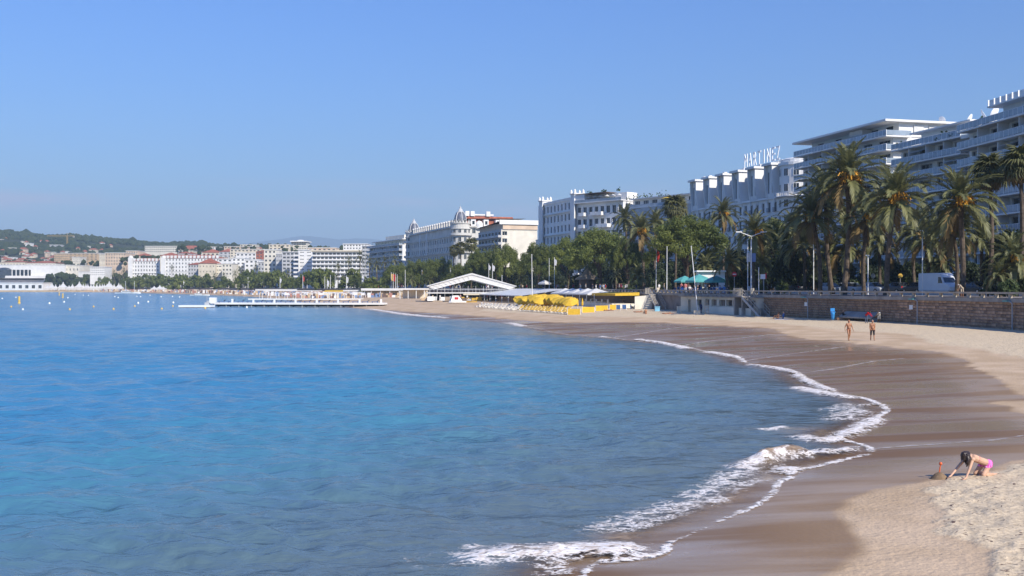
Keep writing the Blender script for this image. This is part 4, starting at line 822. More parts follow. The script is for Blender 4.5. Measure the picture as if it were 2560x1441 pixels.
def dome_tower(x, y, rr, zc, zd, label):
    m = MB(); m.lathe([(rr, 0), (rr, zc-3.2), (rr+.5, zc-3.0), (rr+.5, zc-2.6), (rr+.05, zc-2.5), (rr+.1, zc-.6), (rr+.55, zc-.4), (rr+.55, zc), (rr-.4, zc)], 24, 0, (x, y)); m.build('tower', M['dimwhite'], p_)
    for j in range(nf+1):
        for ang in (90, 125, 160, 195, 230, 265): an = R(ang); n_ = (math.cos(an), math.sin(an), 0); window(p_, (x+n_[0]*(rr+.05), y+n_[1]*(rr+.05), base+j*fh+fh*.2), n_, 1.5, fh*.55, 'two', 'shutter', False)
    for z in (base+fh*3, base+fh*5): m = MB(); m.lathe([(rr, z-.5), (rr+1.2, z-.3), (rr+1.2, z+.9), (rr+1.0, z+.9), (rr+1.0, z), (rr, z)], 24, 0, (x, y), R(70), R(290)); m.build('tower_balcony', M['dimwhite'], p_)
    for k in range(20): an = 2*math.pi*k/20; m = MB(); m.box(-.35, .35, -.2, .2, zc, zc+.9); m.build('merlon', M['dimwhite'], p_, (x+(rr+.3)*math.cos(an), y+(rr+.3)*math.sin(an), 0), (0, 0, an+math.pi/2))
    q = (zd-zc)/12.0; r_ = rr*.60; m = MB(); m.smooth = True; m.lathe([(r_, zc-.2), (r_*1.04, zc+1.5*q), (r_*1.02, zc+3.2*q), (r_*.92, zc+4.8*q), (r_*.74, zc+6.3*q), (r_*.5, zc+7.5*q)], 20, 0, (x, y)); dm = m.build('dome', M['slate'], p_)
    for k in range(6): an = 2*math.pi*k/6; m = MB(); m.tube([(x+s_*math.cos(an), y+s_*math.sin(an), z_) for s_, z_ in [(r_*1.02, zc), (r_*1.07, zc+1.5*q), (r_*1.05, zc+3.2*q), (r_*.95, zc+4.8*q), (r_*.77, zc+6.3*q), (r_*.52, zc+7.5*q)]], .28, 5); m.build('rib', M['lgrey'], dm)
    m = MB(); m.smooth = True; m.lathe([(r_*.62, zc+7.2*q), (r_*.64, zc+7.7*q), (r_*.42, zc+8.0*q), (r_*.42, zc+8.8*q), (r_*.30, zc+9.4*q), (r_*.14, zc+10*q), (r_*.2, zc+10.5*q), (.05, zc+11.2*q), (.04, zc+12.6*q)], 14, 0, (x, y)); m.build('lantern', M['lgrey'], dm)
dome_tower(1.0, -2.5, 4.5, HP_+1.6, hz(513, 500)-GZ, '')
dome_tower(L, -2.5, 4.5, HP_+1.6, hz(545, 590)-GZ, '')
for x in (L*.55, L*.7): m = MB(); m.tube([(x, 1.2, base+fh*3), (x, 1.2, HP_-1)], .22, 5); m.build('banner_pole', M['white2'], p_)
# ---- H: shaded balcony block left of the domes
a, hd, L = frame_from(1006, 612, 924, 668)
bH, HH_ = balcony_block('apartment_block', 'shaded white balcony block with planted roof left of the far dome', a, hd, L, 20, 7, (hz(612, 612)-GZ-4)/7, 4.0, 8, 2.0, seed=5, endwin=4, post=4)
m = MB(); m.box(2, L-6, -12, -2, HH_+.25, HH_+3.2); m.build('penthouse_wall', M['cream2'], bH); m = MB(); m.box(0, L-4, -13, 0, HH_+3.2, HH_+3.6); m.build('penthouse_roof', M['white'], bH); m = MB(); m.box(8, L-20, -10, -4, HH_+3.6, HH_+6.4); m.build('upper_penthouse', M['cream2'], bH)
for i in range(9): planter(bH, (3+i*(L-6)/9, .8, HH_+.2), 1.6, 1.8, gg)
# ================================================================ trees and shrubs
M['palm'] = mat('palm_leaf', (0.230, 0.225, 0.090), 0.5, 0.4, var=0.2, scale=0.8, col2=(0.120, 0.130, 0.050), trans=0.35, rnd=0.25)
M['fan'] = mat('fan_palm_leaf', (0.180, 0.170, 0.055), 0.55, 0.35, var=0.2, scale=0.8, col2=(0.075, 0.080, 0.028), trans=0.25, rnd=0.25)
M['dryleaf'] = mat('dry_palm_leaf', (0.22, 0.15, 0.06), 0.7, 0.2, var=0.2, scale=1, trans=0.2, rnd=0.2)
M['fruit'] = mat('orange_fruit_stalks', (0.72, 0.36, 0.04), 0.6, 0.3, var=0.2, scale=3)
M['trunk'] = mat('palm_trunk', (0.13, 0.10, 0.075), 0.9, 0.1, var=0.25, scale=2.5, bump=0.6, bscale=6)
M['bark'] = mat('pine_bark', (0.10, 0.07, 0.055), 0.95, 0.1, var=0.25, scale=2.5, bump=0.6, bscale=5)
M['needle'] = mat('pine_needles', (0.200, 0.225, 0.050), 0.6, 0.3, var=0.3, scale=0.5, col2=(0.105, 0.135, 0.032), trans=0.36, rnd=0.12)
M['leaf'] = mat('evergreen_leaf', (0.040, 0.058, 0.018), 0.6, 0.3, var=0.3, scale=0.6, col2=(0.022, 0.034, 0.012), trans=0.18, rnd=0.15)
M['shrub'] = mat('shrub_leaf', (0.075, 0.105, 0.030), 0.6, 0.3, var=0.3, scale=0.9, col2=(0.040, 0.060, 0.018), trans=0.2, rnd=0.25)
def frond_mesh(el, droop, seed, wide=1.0):
    g = random.Random(seed); n_ = 9; pts = []; p = Vector((0, 0, 0)); a = el
    for i in range(n_):
        pts.append(p.copy()); st = 1.0/(n_-1); p = p+Vector((math.cos(a), g.uniform(-.02, .02), math.sin(a)))*st; a -= droop/(n_-1)*(0.5+1.1*i/(n_-1))
    m = MB(); m.tube(pts, [0.012*(1-.8*i/(n_-1)) for i in range(n_)], 3, cap=False)
    def samp(t): x = t*(n_-1); i = min(int(x), n_-2); f = x-i; return pts[i].lerp(pts[i+1], f), (pts[i+1]-pts[i]).normalized()
    K = 22
    for i in range(K):
        t = .13+.87*i/(K-1); q, tg = samp(min(t, .999)); side = Vector((0, 1, 0)); up = tg.cross(side)*-1; up = up if up.z > 0 else -up
        ln = .235*(math.sin(math.pi*(.12+.80*t))**.7)*g.uniform(.85, 1.1)*wide; wd = .0165*(1.25-.5*t)
        for sgn in (-1, 1):
            d = (side*sgn*(.80-.35*t)+tg*(.55+.5*t)+up*g.uniform(.05, .40)).normalized(); tip = q+d*ln+Vector((0, 0, -ln*.30)); mid = q+d*ln*.5+Vector((0, 0, -ln*.03))
            w_ = (tg-d*tg.dot(d)); w_ = (w_.normalized() if w_.length > .01 else up)*wd
            m.poly([q-w_*.6, mid-w_, tip, mid+w_, q+w_*.6])
    return m
FR = {}
for kind, mt_ in (('palm', 'palm'), ('dry', 'dryleaf')):
    for i, (el, dr) in enumerate([(82, 55), (70, 75), (58, 88), (44, 95), (30, 98), (14, 95), (-4, 88), (-24, 70), (-46, 45)]):
        for v in range(2): FR[kind, i, v] = frond_mesh(R(el), R(dr*(.85+.3*v)), i*7+v).mesh('frond', M[mt_])
def trunk_mesh(base, top, r0, r1, mt_, bulge=0.0, lean=(0, 0), n_=14, seed=0):
    g = random.Random(seed); m = MB(); b, t = Vector(base), Vector(top); pts = []; rr = []
    for i in range(n_):
        f = i/(n_-1); p = b.lerp(t, f)+Vector((lean[0], lean[1], 0))*math.sin(math.pi*f); pts.append(p); r_ = r0+(r1-r0)*f**.7
        if i == 0: r_ *= 1.25
        if bulge and f > .85: r_ *= 1+bulge*(f-.85)/.15
        rr.append(r_*g.uniform(.93, 1.07))
    m.tube(pts, rr, 9); return m
def date_palm(px, py, rpx, off, label, group=None, n_=46, fruit=3, lean=0.0, parts=True, bpx=None, seed=0, dry=0.08):
    g = random.Random(seed*13+int(px)); x, y, _ = coast_at(px, off); cz = hz(py, y); R_ = rpx*y/FPX; bx = gx(bpx, y)-x if bpx else 0.0
    t = thing('palm_tree', label, 'palm tree', (x+bx, y, GZ-.05), 0, group); top = Vector((-bx, 0, cz-GZ)); 
    th = max(.22, R_*.075); trunk_mesh((0, 0, 0), top-Vector((0, 0, .1)), th*1.05, th*.85, 'trunk', .55, (lean, 0), seed=int(px)).build('trunk', M['trunk'], t)
    if parts:
        for i in range(n_):
            f = (i+.5)/n_; k = min(7, int(8.3*f**1.08)); an = i*2.39996+g.uniform(-.2, .2); kind = 'dry' if (k >= 7 and g.random() < dry*7) else 'palm'; s = R_*g.uniform(1.1, 1.36)*(1.0 if k > 1 else .9)
            put('frond', FR[kind, k, g.randint(0, 1)], t, top+Vector((0, 0, .25-.35*f)), (g.uniform(-.12, .12), 0, an), s)
    else:
        m = MB()
        for i in range(n_):
            f = (i+.5)/n_; k = min(8, int(9*f**.92)); an = i*2.39996; me = FR['palm', k, g.randint(0, 1)]; T = Matrix.Translation(top) @ Matrix.Rotation(an, 4, 'Z') @ Matrix.Scale(R_*g.uniform(.9, 1.15), 4)
            for p in list(me.polygons)[24::2]: m.poly([T @ me.vertices[v].co for v in p.vertices])
        m.build('crown', M['palm'], t)
    for i in range(fruit):
        an = g.uniform(-2.3, -.6) if i < 3 else g.uniform(0, 6.28); m = MB()
        for k in range(34):
            a2 = an+g.gauss(0, .4); r0_ = g.uniform(.2, .52)*R_*.62; z0_ = g.uniform(-.04, .22)*R_; c = top+Vector((math.cos(a2)*r0_, math.sin(a2)*r0_, z0_)); e = top+Vector((math.cos(a2)*r0_*1.35, math.sin(a2)*r0_*1.35, z0_-.13*R_)); w_ = Vector((g.uniform(-1, 1), g.uniform(-1, 1), .3)).normalized()*.075
            m.poly([c-w_, c+w_, e+w_, e-w_])
        m.build('fruit_stalk', M['fruit'], t)
    return t
def fan_leaf(seed):
    g = random.Random(seed); m = MB(); m.tube([(0, 0, 0), (.45, 0, .03)], .012, 3, cap=False); K = 13; c = Vector((.42, 0, .03))
    for i in range(K):
        a0 = R(-105+210*i/K); a1 = R(-105+210*(i+1)/K); am = (a0+a1)/2; l_ = .58*g.uniform(.85, 1.05)*(1-.18*abs(am)/1.8); dz = -.10 if i % 2 else .0
        p0 = c+Vector((math.cos(a0), math.sin(a0), 0))*l_*.62; p1 = c+Vector((math.cos(a1), math.sin(a1), 0))*l_*.62; pm_ = c+Vector((math.cos(am)*l_*.6, math.sin(am)*l_*.6, .05)); tp = c+Vector((math.cos(am)*l_, math.sin(am)*l_, -.20+dz)); m.poly([c, p0, pm_]); m.poly([c, pm_, p1]); m.poly([p0, tp, pm_]); m.poly([pm_, tp, p1])
    return m
FL = [fan_leaf(i).mesh('frond', M['fan']) for i in range(4)]; FLD = [fan_leaf(i+9).mesh('frond', M['dryleaf']) for i in range(3)]
def fan_palm(px, py, rpx, off, label, group=None, n_=44, seed=0, parts=True):
    g = random.Random(seed+int(px)); x, y, _ = coast_at(px, off); cz = hz(py, y); R_ = rpx*y/FPX; t = thing('fan_palm', label, 'palm tree', (x, y, GZ-.05), 0, group); top = Vector((0, 0, cz-GZ))
    trunk_mesh((0, 0, 0), top, .32, .2, 'trunk', .8, (g.uniform(-.4, .4), 0), seed=int(px)).build('trunk', M['trunk'], t); m = MB()
    for i in range(n_):
        f = (i+.5)/n_; el = R(78-150*f); an = i*2.39996+g.uniform(-.2, .2); s = R_*g.uniform(.9, 1.12); me = g.choice(FLD if f > .80 else FL)
        if parts: put('frond', me, t, top, (0, -el, an), s)
        else:
            T = Matrix.Translation(top) @ Euler((0, -el, an)).to_matrix().to_4x4() @ Matrix.Scale(s, 4)
            for p in list(me.polygons)[4:]: m.poly([T @ me.vertices[v].co for v in p.vertices])
    if not parts: m.build('crown', M['fan'], t)
    return t
def leaf_cloud(C, Rr, npc, size, seed, up=0.25, lo=.5, thin=1.0):
    g = np.random.default_rng(seed); n_ = len(C)*npc; c = np.repeat(C, npc, 0); r_ = np.repeat(Rr, npc); d = g.normal(size=(n_, 3)); d /= np.linalg.norm(d, axis=1)[:, None]; q = c+d*(r_*g.uniform(lo, 1.0, n_))[:, None]*np.array([1, 1, .8])
    nr = d+g.normal(0, .55, (n_, 3))+np.array([0, 0, up]); nr /= np.linalg.norm(nr, axis=1)[:, None]; a = np.cross(nr, g.normal(size=(n_, 3))); a /= np.linalg.norm(a, axis=1)[:, None]; b = np.cross(nr, a); s = size*g.uniform(.6, 1.3, n_)[:, None]; ar = g.uniform(.45, .9, n_)[:, None]*thin
    V = np.stack([q-a*s, q-b*s*ar, q+a*s, q+b*s*ar], 1).reshape(-1, 3); F = np.arange(n_*4).reshape(-1, 4); return V, F
def dome_crown(name, seed, mt_, hgt=.45, ncl=64, npc=110, size=.042, rnd=.17, thin=1.0):
    g = np.random.default_rng(seed); u = np.sqrt(g.uniform(0, 1, ncl)); a = g.uniform(0, 6.283, ncl); zc = hgt*np.sqrt(np.maximum(0, 1-u**2))*g.uniform(.35, 1.0, ncl)**.6+g.uniform(-.04, .04, ncl); lob = 1+.12*np.sin(a*3+seed)+.08*np.sin(a*5+2*seed)
    C = np.column_stack([u*np.cos(a)*.86*lob, u*np.sin(a)*.86*lob, zc]); Rr = g.uniform(rnd*.7, rnd*1.25, ncl); V, F = leaf_cloud(C, Rr, npc, size, seed, .25, .5, thin); return np_mesh(name, V, F, M[mt_], False)
PINE = [dome_crown('crown', 3+i, 'needle', [.95, .9, 1.0, .92][i], 130, 190, .029, .16, .55) for i in range(4)]
PINEF = [dome_crown('crown', 13+i, 'needle', .9, 46, 50, .075, .2) for i in range(3)]
BUSH = [dome_crown('crown', 23+i, 'leaf', 1.0, 70, 100, .05, .22) for i in range(3)]
SHRUB = [dome_crown('foliage', 33+i, 'shrub', .9, 30, 70, .09, .3) for i in range(3)]
def pine(px, ptop, wpx, hpx, off, label, group=None, seed=0, far=False, name='pine_tree', crown=None, mt_=None):
    g = random.Random(seed+int(px)); x, y, _ = coast_at(px, off); R_ = wpx*.5*y/FPX; H_ = hpx*y/FPX; zt = hz(ptop, y)-GZ; zb = zt-H_; t = thing(name, label, 'tree', (x, y, GZ-.05), 0, group)
    me = crown or g.choice(PINEF if far else PINE); hgt = max(v.co.z for v in me.vertices) if 'h' not in me else me['h']; me['h'] = hgt
    put('crown', me, t, (0, 0, zb-.06*H_), (0, 0, g.uniform(0, 6.28)), (R_*1.06, R_*1.06, H_/hgt*1.06))
    lx, ly = g.uniform(-.06, .06)*R_, g.uniform(-.05, .05)*R_; tr = trunk_mesh((0, 0, 0), (lx, ly, zb+.2*H_), max(.28, R_*.055), max(.18, R_*.035), 'bark', 0, (g.uniform(-.5, .5), 0), 8, int(px))
    for k in range(6): an = g.uniform(0, 6.28); z0_ = zb*(.55+.4*g.random()); tr.tube([(lx*.7, ly*.7, z0_), (math.cos(an)*R_*.3, math.sin(an)*R_*.3, zb+.10*H_), (math.cos(an)*R_*.62, math.sin(an)*R_*.62, zb+.42*H_)], [R_*.024+.06, R_*.018+.04, .05], 5)
    tr.build('trunk', M['bark'], t); return t
# nearest palms, in front of the balcony blocks
DP = [(2120,449,92,7,'tallest date palm with a big orange fruit cluster left of the balcony blocks',2109,4),(2066,492,78,10,'date palm with grey drooping fronds just left of the tallest palm',2081,1),(2030,545,72,6,'date palm with thick dark trunk at the left end of the tall palm group',2050,1),(2238,500,90,6,'date palm with leaning trunk and two orange fruit clusters before the middle block',2216,4),(2168,548,70,9,'date palm with drooping fronds between the two fruiting palms left of the van',2160,1),(2400,508,90,5,'date palm with orange fruit cluster standing beside the white van',2408,4),(2382,575,66,7,'shorter palm with rough patterned trunk in front of the white van',2391,1),(2325,602,64,16,'date palm behind the white van with a plain green crown',None,0),(2288,572,58,20,'far date palm showing between the leaning palm and the van',None,0),(2200,610,58,17,'small date palm in shade behind the leaning palm trunk',None,0),(2120,612,64,14,'bushy date palm low behind the tallest palm trunk',None,0),(2455,600,60,13,'date palm in shade behind the black car by the thicket',None,0),(2012,612,60,12,'dark date palm in the shady thicket left of the palm group',None,0),(1985,575,55,17,'date palm against the hotel corner above the dark thicket',None,0),(2533,648,62,7,'low bushy date palm in the thicket at the near end of the promenade',None,1),(2497,690,42,5,'small low palm at the foot of the thicket by the black car',None,0),
      (1886,583,54,6,'date palm with yellowing fronds behind the double street lamp',None,2),(1808,538,44,17,'date palm with orange stalks in front of the grand hotel facade',None,2),(1822,655,42,5,'low date palm beside the kiosk with turquoise parasols',None,0),(1603,580,50,6,'date palm with orange stalks standing between the two largest pines',1609,3),(1597,690,28,3,'small palm by the railing left of the first beach stair',None,0),(1640,562,42,19,'date palm crown just left of the largest pine',None,0),(1563,548,36,22,'small date palm top above the pines before the hotel wing',None,0),(1765,668,34,9,'small palm under the largest pine behind the kiosk',None,0),(1905,655,42,9,'low palm in shade right of the double street lamp',None,0),(2075,640,48,12,'low palm in shade between the thick palm trunks',None,0),(2360,655,45,17,'low shaded palm right behind the white van roof',None,0)]
for i, (px, py, rp, off, lb, bpx, fr) in enumerate(DP): date_palm(px, py, rp, off, lb, None, 48 if rp > 60 else 40, fr, random.Random(i).uniform(-.5, .5), True, bpx, i)
fan_palm(2474, 430, 58, 12, 'tall fan palm with drooping dry leaves before the nearest block'); fan_palm(2550, 412, 60, 12, 'tall fan palm cut by the edge of the view before the nearest block'); fan_palm(1688, 520, 40, 24, 'fan palm rising behind the largest pine')
for px, py, rp, lb in ((1178,612,23,'tallest of the three thin fan palms before the domed hotel'),(1152,620,19,'middle one of the three thin fan palms before the domed hotel'),(1136,626,18,'shortest of the three thin fan palms before the domed hotel')): fan_palm(px, py, rp, 12, lb, None, 30, parts=False)
FPL = [(924,655,20,10),(942,662,22,6),(962,655,20,15),(987,650,20,17),(1240,626,24,9),(1340,700,22,3),(1301,692,26,4),(900,640,19,18),(872,652,16,15),(845,664,15,10),(719,685,15,6),(600,674,11,12),(588,684,12,8),(640,668,14,18),(860,703,16,3),(905,706,18,3),(560,690,12,8),(536,690,12,6),(1030,700,20,3),(1075,700,18,3),(430,668,9,20),(310,676,12,14),(299,690,11,10),(285,682,12,16),(1420,690,22,3),(1540,690,24,4)]
for i, (px, py, rp, off) in enumerate(FPL): date_palm(px, py, rp, off, 'small date palm among the pines on the far promenade' if px > 800 else 'tiny distant date palm on the far promenade by the old port', 'palms on the far promenade', 26, 0, 0, False, None, i)
PN = [(1718,530,206,112,8,'largest umbrella pine, spreading before the grand hotel'),(1500,563,196,100,10,'wide umbrella pine before the white hotel wing'),(1418,588,118,85,8,'umbrella pine below the ornate hotel with turrets'),(1345,602,104,80,9,'umbrella pine just left of the ornate hotel'),(1262,606,104,80,12,'umbrella pine below the brown and cream block'),(1203,616,94,80,8,'umbrella pine right of the three thin fan palms'),(1096,640,94,70,8,'umbrella pine left of the three thin fan palms'),(1046,645,80,64,8,'umbrella pine below the palace hotel facade'),(998,655,80,58,8,'umbrella pine below the far dome of the palace hotel'),(1150,655,74,52,6,'low umbrella pine behind the gabled beach marquee'),(1935,540,130,100,16,'olive green pine below the hotel corner tower'),(1568,592,90,80,14,'umbrella pine behind the date palm with orange stalks')]
for i, (px, pt, w_, h_, off, lb) in enumerate(PN): pine(px, pt, w_, h_, off, lb, None, i)
PF = [(885,668,60,48,8),(812,668,56,44,6),(786,670,50,40,9),(765,678,44,32,6),(690,673,54,40,6),(655,676,50,38,6),(617,672,54,42,6),(520,682,48,34,6),(490,685,48,32,6),(456,683,54,34,6),(398,684,62,34,6),(358,684,56,34,6),(185,690,64,30,8),(146,690,40,26,10),(228,690,56,32,8),(262,690,44,30,8),(144,666,36,20,26),(560,688,44,32,6),(325,690,50,34,8),(730,690,40,30,4),(940,690,60,40,4)]
for i, (px, pt, w_, h_, off) in enumerate(PF): pine(px, pt, w_*1.25, h_*1.15, off, 'dark umbrella pine in the row along the far promenade' if px > 420 else 'small dark umbrella pine near the white conference hall', 'pines along the far promenade', i, True)
# dense dark trees and shrubs behind the railing
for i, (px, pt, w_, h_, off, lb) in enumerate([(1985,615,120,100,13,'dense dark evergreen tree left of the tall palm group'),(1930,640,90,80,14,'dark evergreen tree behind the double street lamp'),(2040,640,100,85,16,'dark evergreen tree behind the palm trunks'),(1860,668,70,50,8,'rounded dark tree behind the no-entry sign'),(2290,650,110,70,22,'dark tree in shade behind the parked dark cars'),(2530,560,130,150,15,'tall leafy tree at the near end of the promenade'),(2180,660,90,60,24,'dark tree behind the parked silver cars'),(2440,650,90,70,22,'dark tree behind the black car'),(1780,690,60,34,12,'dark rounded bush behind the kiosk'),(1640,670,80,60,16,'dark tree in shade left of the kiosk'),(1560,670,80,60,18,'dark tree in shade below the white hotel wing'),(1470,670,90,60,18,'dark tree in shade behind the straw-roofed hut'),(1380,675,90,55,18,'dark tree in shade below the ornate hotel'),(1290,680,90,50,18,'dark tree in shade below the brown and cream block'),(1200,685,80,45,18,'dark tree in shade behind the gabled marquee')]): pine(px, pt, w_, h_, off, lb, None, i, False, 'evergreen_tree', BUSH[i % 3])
def shrub(px, ptop, wpx, off, label, group=None, seed=0, mt_=None):
    x, y, _ = coast_at(px, off); g = random.Random(seed+int(px)); R_ = wpx*.5*y/FPX; H_ = max(.5, hz(ptop, y)-GZ); t = thing('shrub', label, 'shrub', (x, y, GZ-.05), g.uniform(0, 6), group); me = SHRUB[seed % 3]; hgt = 1.1
    put('foliage', me, t, (0, 0, .1*H_), (0, 0, 0), (R_, R_, H_/hgt*.85)); m = MB()
    for k in range(4): an = k*1.6; m.tube([(0, 0, 0), (math.cos(an)*R_*.3, math.sin(an)*R_*.3, H_*.5)], .04, 4)
    m.build('stem', M['bark'], t); return t
shrub(1952, 690, 34, 6, 'bright green clipped round bush behind the railing', seed=1)
for i, (px, pt, w_, off, lb) in enumerate([(2520,690,60,4.5,'reddish leafy shrub behind the railing at the near end'),(2470,700,40,6,'green shrub right of the black car'),(2545,668,70,8,'broad shrub in the thicket at the near edge'),(2130,690,50,21,'yellow-green shrub between the palm trunks'),(2250,690,50,22,'shrub below the far date palm behind the dark cars'),(2310,690,40,23,'shrub behind the left end of the white van'),(1905,705,30,7,'small shrub beside the warning sign'),(1840,700,40,9,'shrub under the no-entry sign'),(1560,705,40,8,'shrub by the crowd below the white hotel wing'),(1420,708,40,6,'shrub by the crowd below the ornate hotel')]): shrub(px, pt, w_, off, lb, seed=i)

# darker trees filling the gardens behind the road
BK = [(985,668,70,45),(1045,668,70,45),(1110,668,70,46),(1165,664,80,50),(1230,660,90,56),(1300,655,90,60),(1365,650,90,64),(1430,645,100,70),(1500,642,100,72),(1570,640,100,74),(1640,635,110,80),(1710,630,110,84),(1780,625,110,90),(1845,620,110,94),(1905,618,110,96),(2090,640,120,80),(2210,640,120,80),(2330,640,120,80)]
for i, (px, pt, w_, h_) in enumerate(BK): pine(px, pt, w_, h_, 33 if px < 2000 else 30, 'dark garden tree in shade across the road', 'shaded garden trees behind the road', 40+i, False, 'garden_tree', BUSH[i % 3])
def hedge(px0, px1, off, h_, label):
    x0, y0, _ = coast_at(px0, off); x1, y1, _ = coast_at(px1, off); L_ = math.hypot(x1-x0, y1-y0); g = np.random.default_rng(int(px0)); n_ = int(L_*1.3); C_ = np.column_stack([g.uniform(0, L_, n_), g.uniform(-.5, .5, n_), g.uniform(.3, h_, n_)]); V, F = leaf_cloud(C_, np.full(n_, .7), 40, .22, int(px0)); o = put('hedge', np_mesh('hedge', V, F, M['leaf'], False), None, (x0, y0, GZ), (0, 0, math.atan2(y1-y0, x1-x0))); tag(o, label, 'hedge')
hedge(1925, 1560, 27, 2.6, 'long dark hedge across the road behind the kiosk'); hedge(1555, 1180, 27, 2.6, 'long dark hedge across the road behind the promenade crowd'); hedge(2560, 1985, 28, 2.4, 'long dark hedge across the road behind the parked cars')
# ================================================================ promenade furniture, cars, beach clubs, pier, boats
# ---- cars
M['tyre'] = mat('tyre_rubber', (0.02, 0.02, 0.02), 0.9); M['rim'] = mat('wheel_rim', (0.45, 0.45, 0.46), 0.35, 0.5, metal=0.6); M['lamp'] = mat('clear_lamp', (0.75, 0.75, 0.72), 0.15, 0.6); M['tail'] = mat('red_lamp', (0.4, 0.02, 0.02), 0.25, 0.5); M['carglass'] = mat('car_glass', (0.02, 0.025, 0.03), 0.05, 0.7, var=0.1)
WH = MB(); WH.smooth = False; WH.lathe([(.19, -.1), (.31, -.11), (.33, -.06), (.33, .06), (.31, .11), (.19, .1)], 14); WHM = WH.mesh('tyre', M['tyre']); RM_ = MB(); RM_.lathe([(.02, .1), (.12, .11), (.19, .09), (.2, -.09), (.02, -.08)], 10); RMM = RM_.mesh('rim', M['rim'])
def loft(secs, mt_idx=0, cap=True):
    m = MB(); k = len(secs[0]); 
    for s in secs: m.v += [tuple(p) for p in s]
    for i in range(len(secs)-1):
        for j in range(k-1): a = i*k+j; m.f.append((a, a+k, a+k+1, a+1)); m.m.append(mt_idx)
    if cap: m.f.append(tuple(range(k))); m.m.append(mt_idx); m.f.append(tuple(reversed(range((len(secs)-1)*k, len(secs)*k)))); m.m.append(mt_idx)
    return m
def car(px, off, color, label, flip=False, van=False, rot=0.0, hatch=True):
    x, y, hd = coast_at(px, off); t = thing('parked_van' if van else 'parked_car', label, 'van' if van else 'car', (x, y, GZ+.165), hd+(math.pi if flip else 0)+rot, 'vehicles parked along the promenade')
    pm_ = mat('car_paint', color, 0.28, 0.6, var=0.03, scale=1)
    def sec(xx, zl, zh, w): return [(xx, -w*.92, zl), (xx, -w, zl+.18), (xx, -w, zh-.16), (xx, -w*.93, zh), (xx, w*.93, zh), (xx, w, zh-.16), (xx, w, zl+.18), (xx, w*.92, zl)]
    if van:
        m = loft([sec(-2.75, .35, 2.35, .86), sec(-2.65, .3, 2.6, .98), sec(1.0, .28, 2.62, .99), sec(1.35, .28, 2.5, .98), sec(2.0, .28, 1.35, .97), sec(2.7, .3, 1.12, .93), sec(2.85, .4, .85, .85)]); m.build('body', pm_, t)
        w_ = MB()
        for s in (-1, 1): w_.poly([(1.0, s*1.0, 1.35), (1.72, s*.985, 1.35), (1.42, s*.985, 2.1), (1.0, s*1.0, 2.1)][::s])
        w_.build('side_window', M['carglass'], t); w_ = MB(); w_.poly([(1.98, -.85, 1.42), (1.98, .85, 1.42), (1.42, .8, 2.36), (1.42, -.8, 2.36)]); w_.build('windscreen', M['carglass'], t)
        ax, hl = (-1.75, 1.85), 2.72
    else:
        m = loft([sec(-2.0, .38, .8, .72), sec(-1.93, .28, .95, .82), sec(-.9, .22, .98, .86), sec(.85, .22, .94, .86), sec(1.75, .25, .80, .82), sec(2.02, .36, .66, .70)]); m.build('body', pm_, t)
        def cs(xx, z0, z1, w0, w1): return [(xx, -w0, z0), (xx, -w1, z1), (xx, w1, z1), (xx, w0, z0)]
        bx_ = -1.75 if hatch else -1.3
        m = loft([cs(bx_, .95, .97, .74, .72), cs(bx_+.45, .96, 1.42, .80, .60), cs(.15, .96, 1.45, .80, .60), cs(1.05, .92, .95, .76, .72)]); m.build('cabin_glass', M['carglass'], t)
        m = loft([cs(bx_+.38, 1.38, 1.45, .63, .58), cs(-.3, 1.40, 1.49, .63, .58), cs(.2, 1.38, 1.46, .63, .58)]); m.build('roof', pm_, t)
        for s in (-1, 1):
            for x0_, x1_ in ((-.35, -.25),): m = MB(); m.poly([(x0_, s*.815, .95), (x1_, s*.815, .95), (x1_+.02, s*.62, 1.42), (x0_+.02, s*.62, 1.42)][::s]); m.build('pillar', pm_, t)
        ax, hl = (-1.2, 1.25), 1.93
    for xx in ax:
        for s in (-1, 1): o = put('wheel', WHM, t, (xx, s*.78, .33), (R(90)*s, 0, 0)); put('rim', RMM, o)
    for s in (-1, 1):
        zl = .62 if not van else .85
        m = MB(); m.box(hl-.06, hl+.04, s*.55-.16, s*.55+.16, zl, zl+.14); m.build('headlight', M['lamp'], t); m = MB(); m.box((-2.78 if van else -2.0)-.02, (-2.7 if van else -1.92), s*.62-.1, s*.62+.1, zl+.1, zl+.35); m.build('taillight', M['tail'], t)
    return t
car(2078, 13, (0.30, 0.34, 0.40), 'silver-blue parked car left of the thick palm trunks', True); car(2133, 13, (0.42, 0.45, 0.50), 'pale silver parked car between two palm trunks', True); car(2187, 12.5, (0.36, 0.40, 0.46), 'grey parked car just left of the leaning palm trunk', True); car(2240, 13, (0.03, 0.035, 0.045), 'dark blue parked car behind the leaning palm trunk'); car(2290, 13, (0.015, 0.016, 0.02), 'black parked car just left of the white van')
car(2348, 12.5, (0.72, 0.74, 0.78), 'white high-roofed delivery van parked behind the railing', True, True); car(2440, 11.8, (0.012, 0.014, 0.018), 'shiny black parked car right of the white van', True); car(2110, 19, (0.60, 0.62, 0.65), 'white car on the road behind the palm trunks', True); car(1990, 13, (0.04, 0.04, 0.05), 'dark parked car in shade left of the palm trunks'); car(1960, 14, (0.7, 0.7, 0.7), 'white parked car behind the clipped round bush', True)
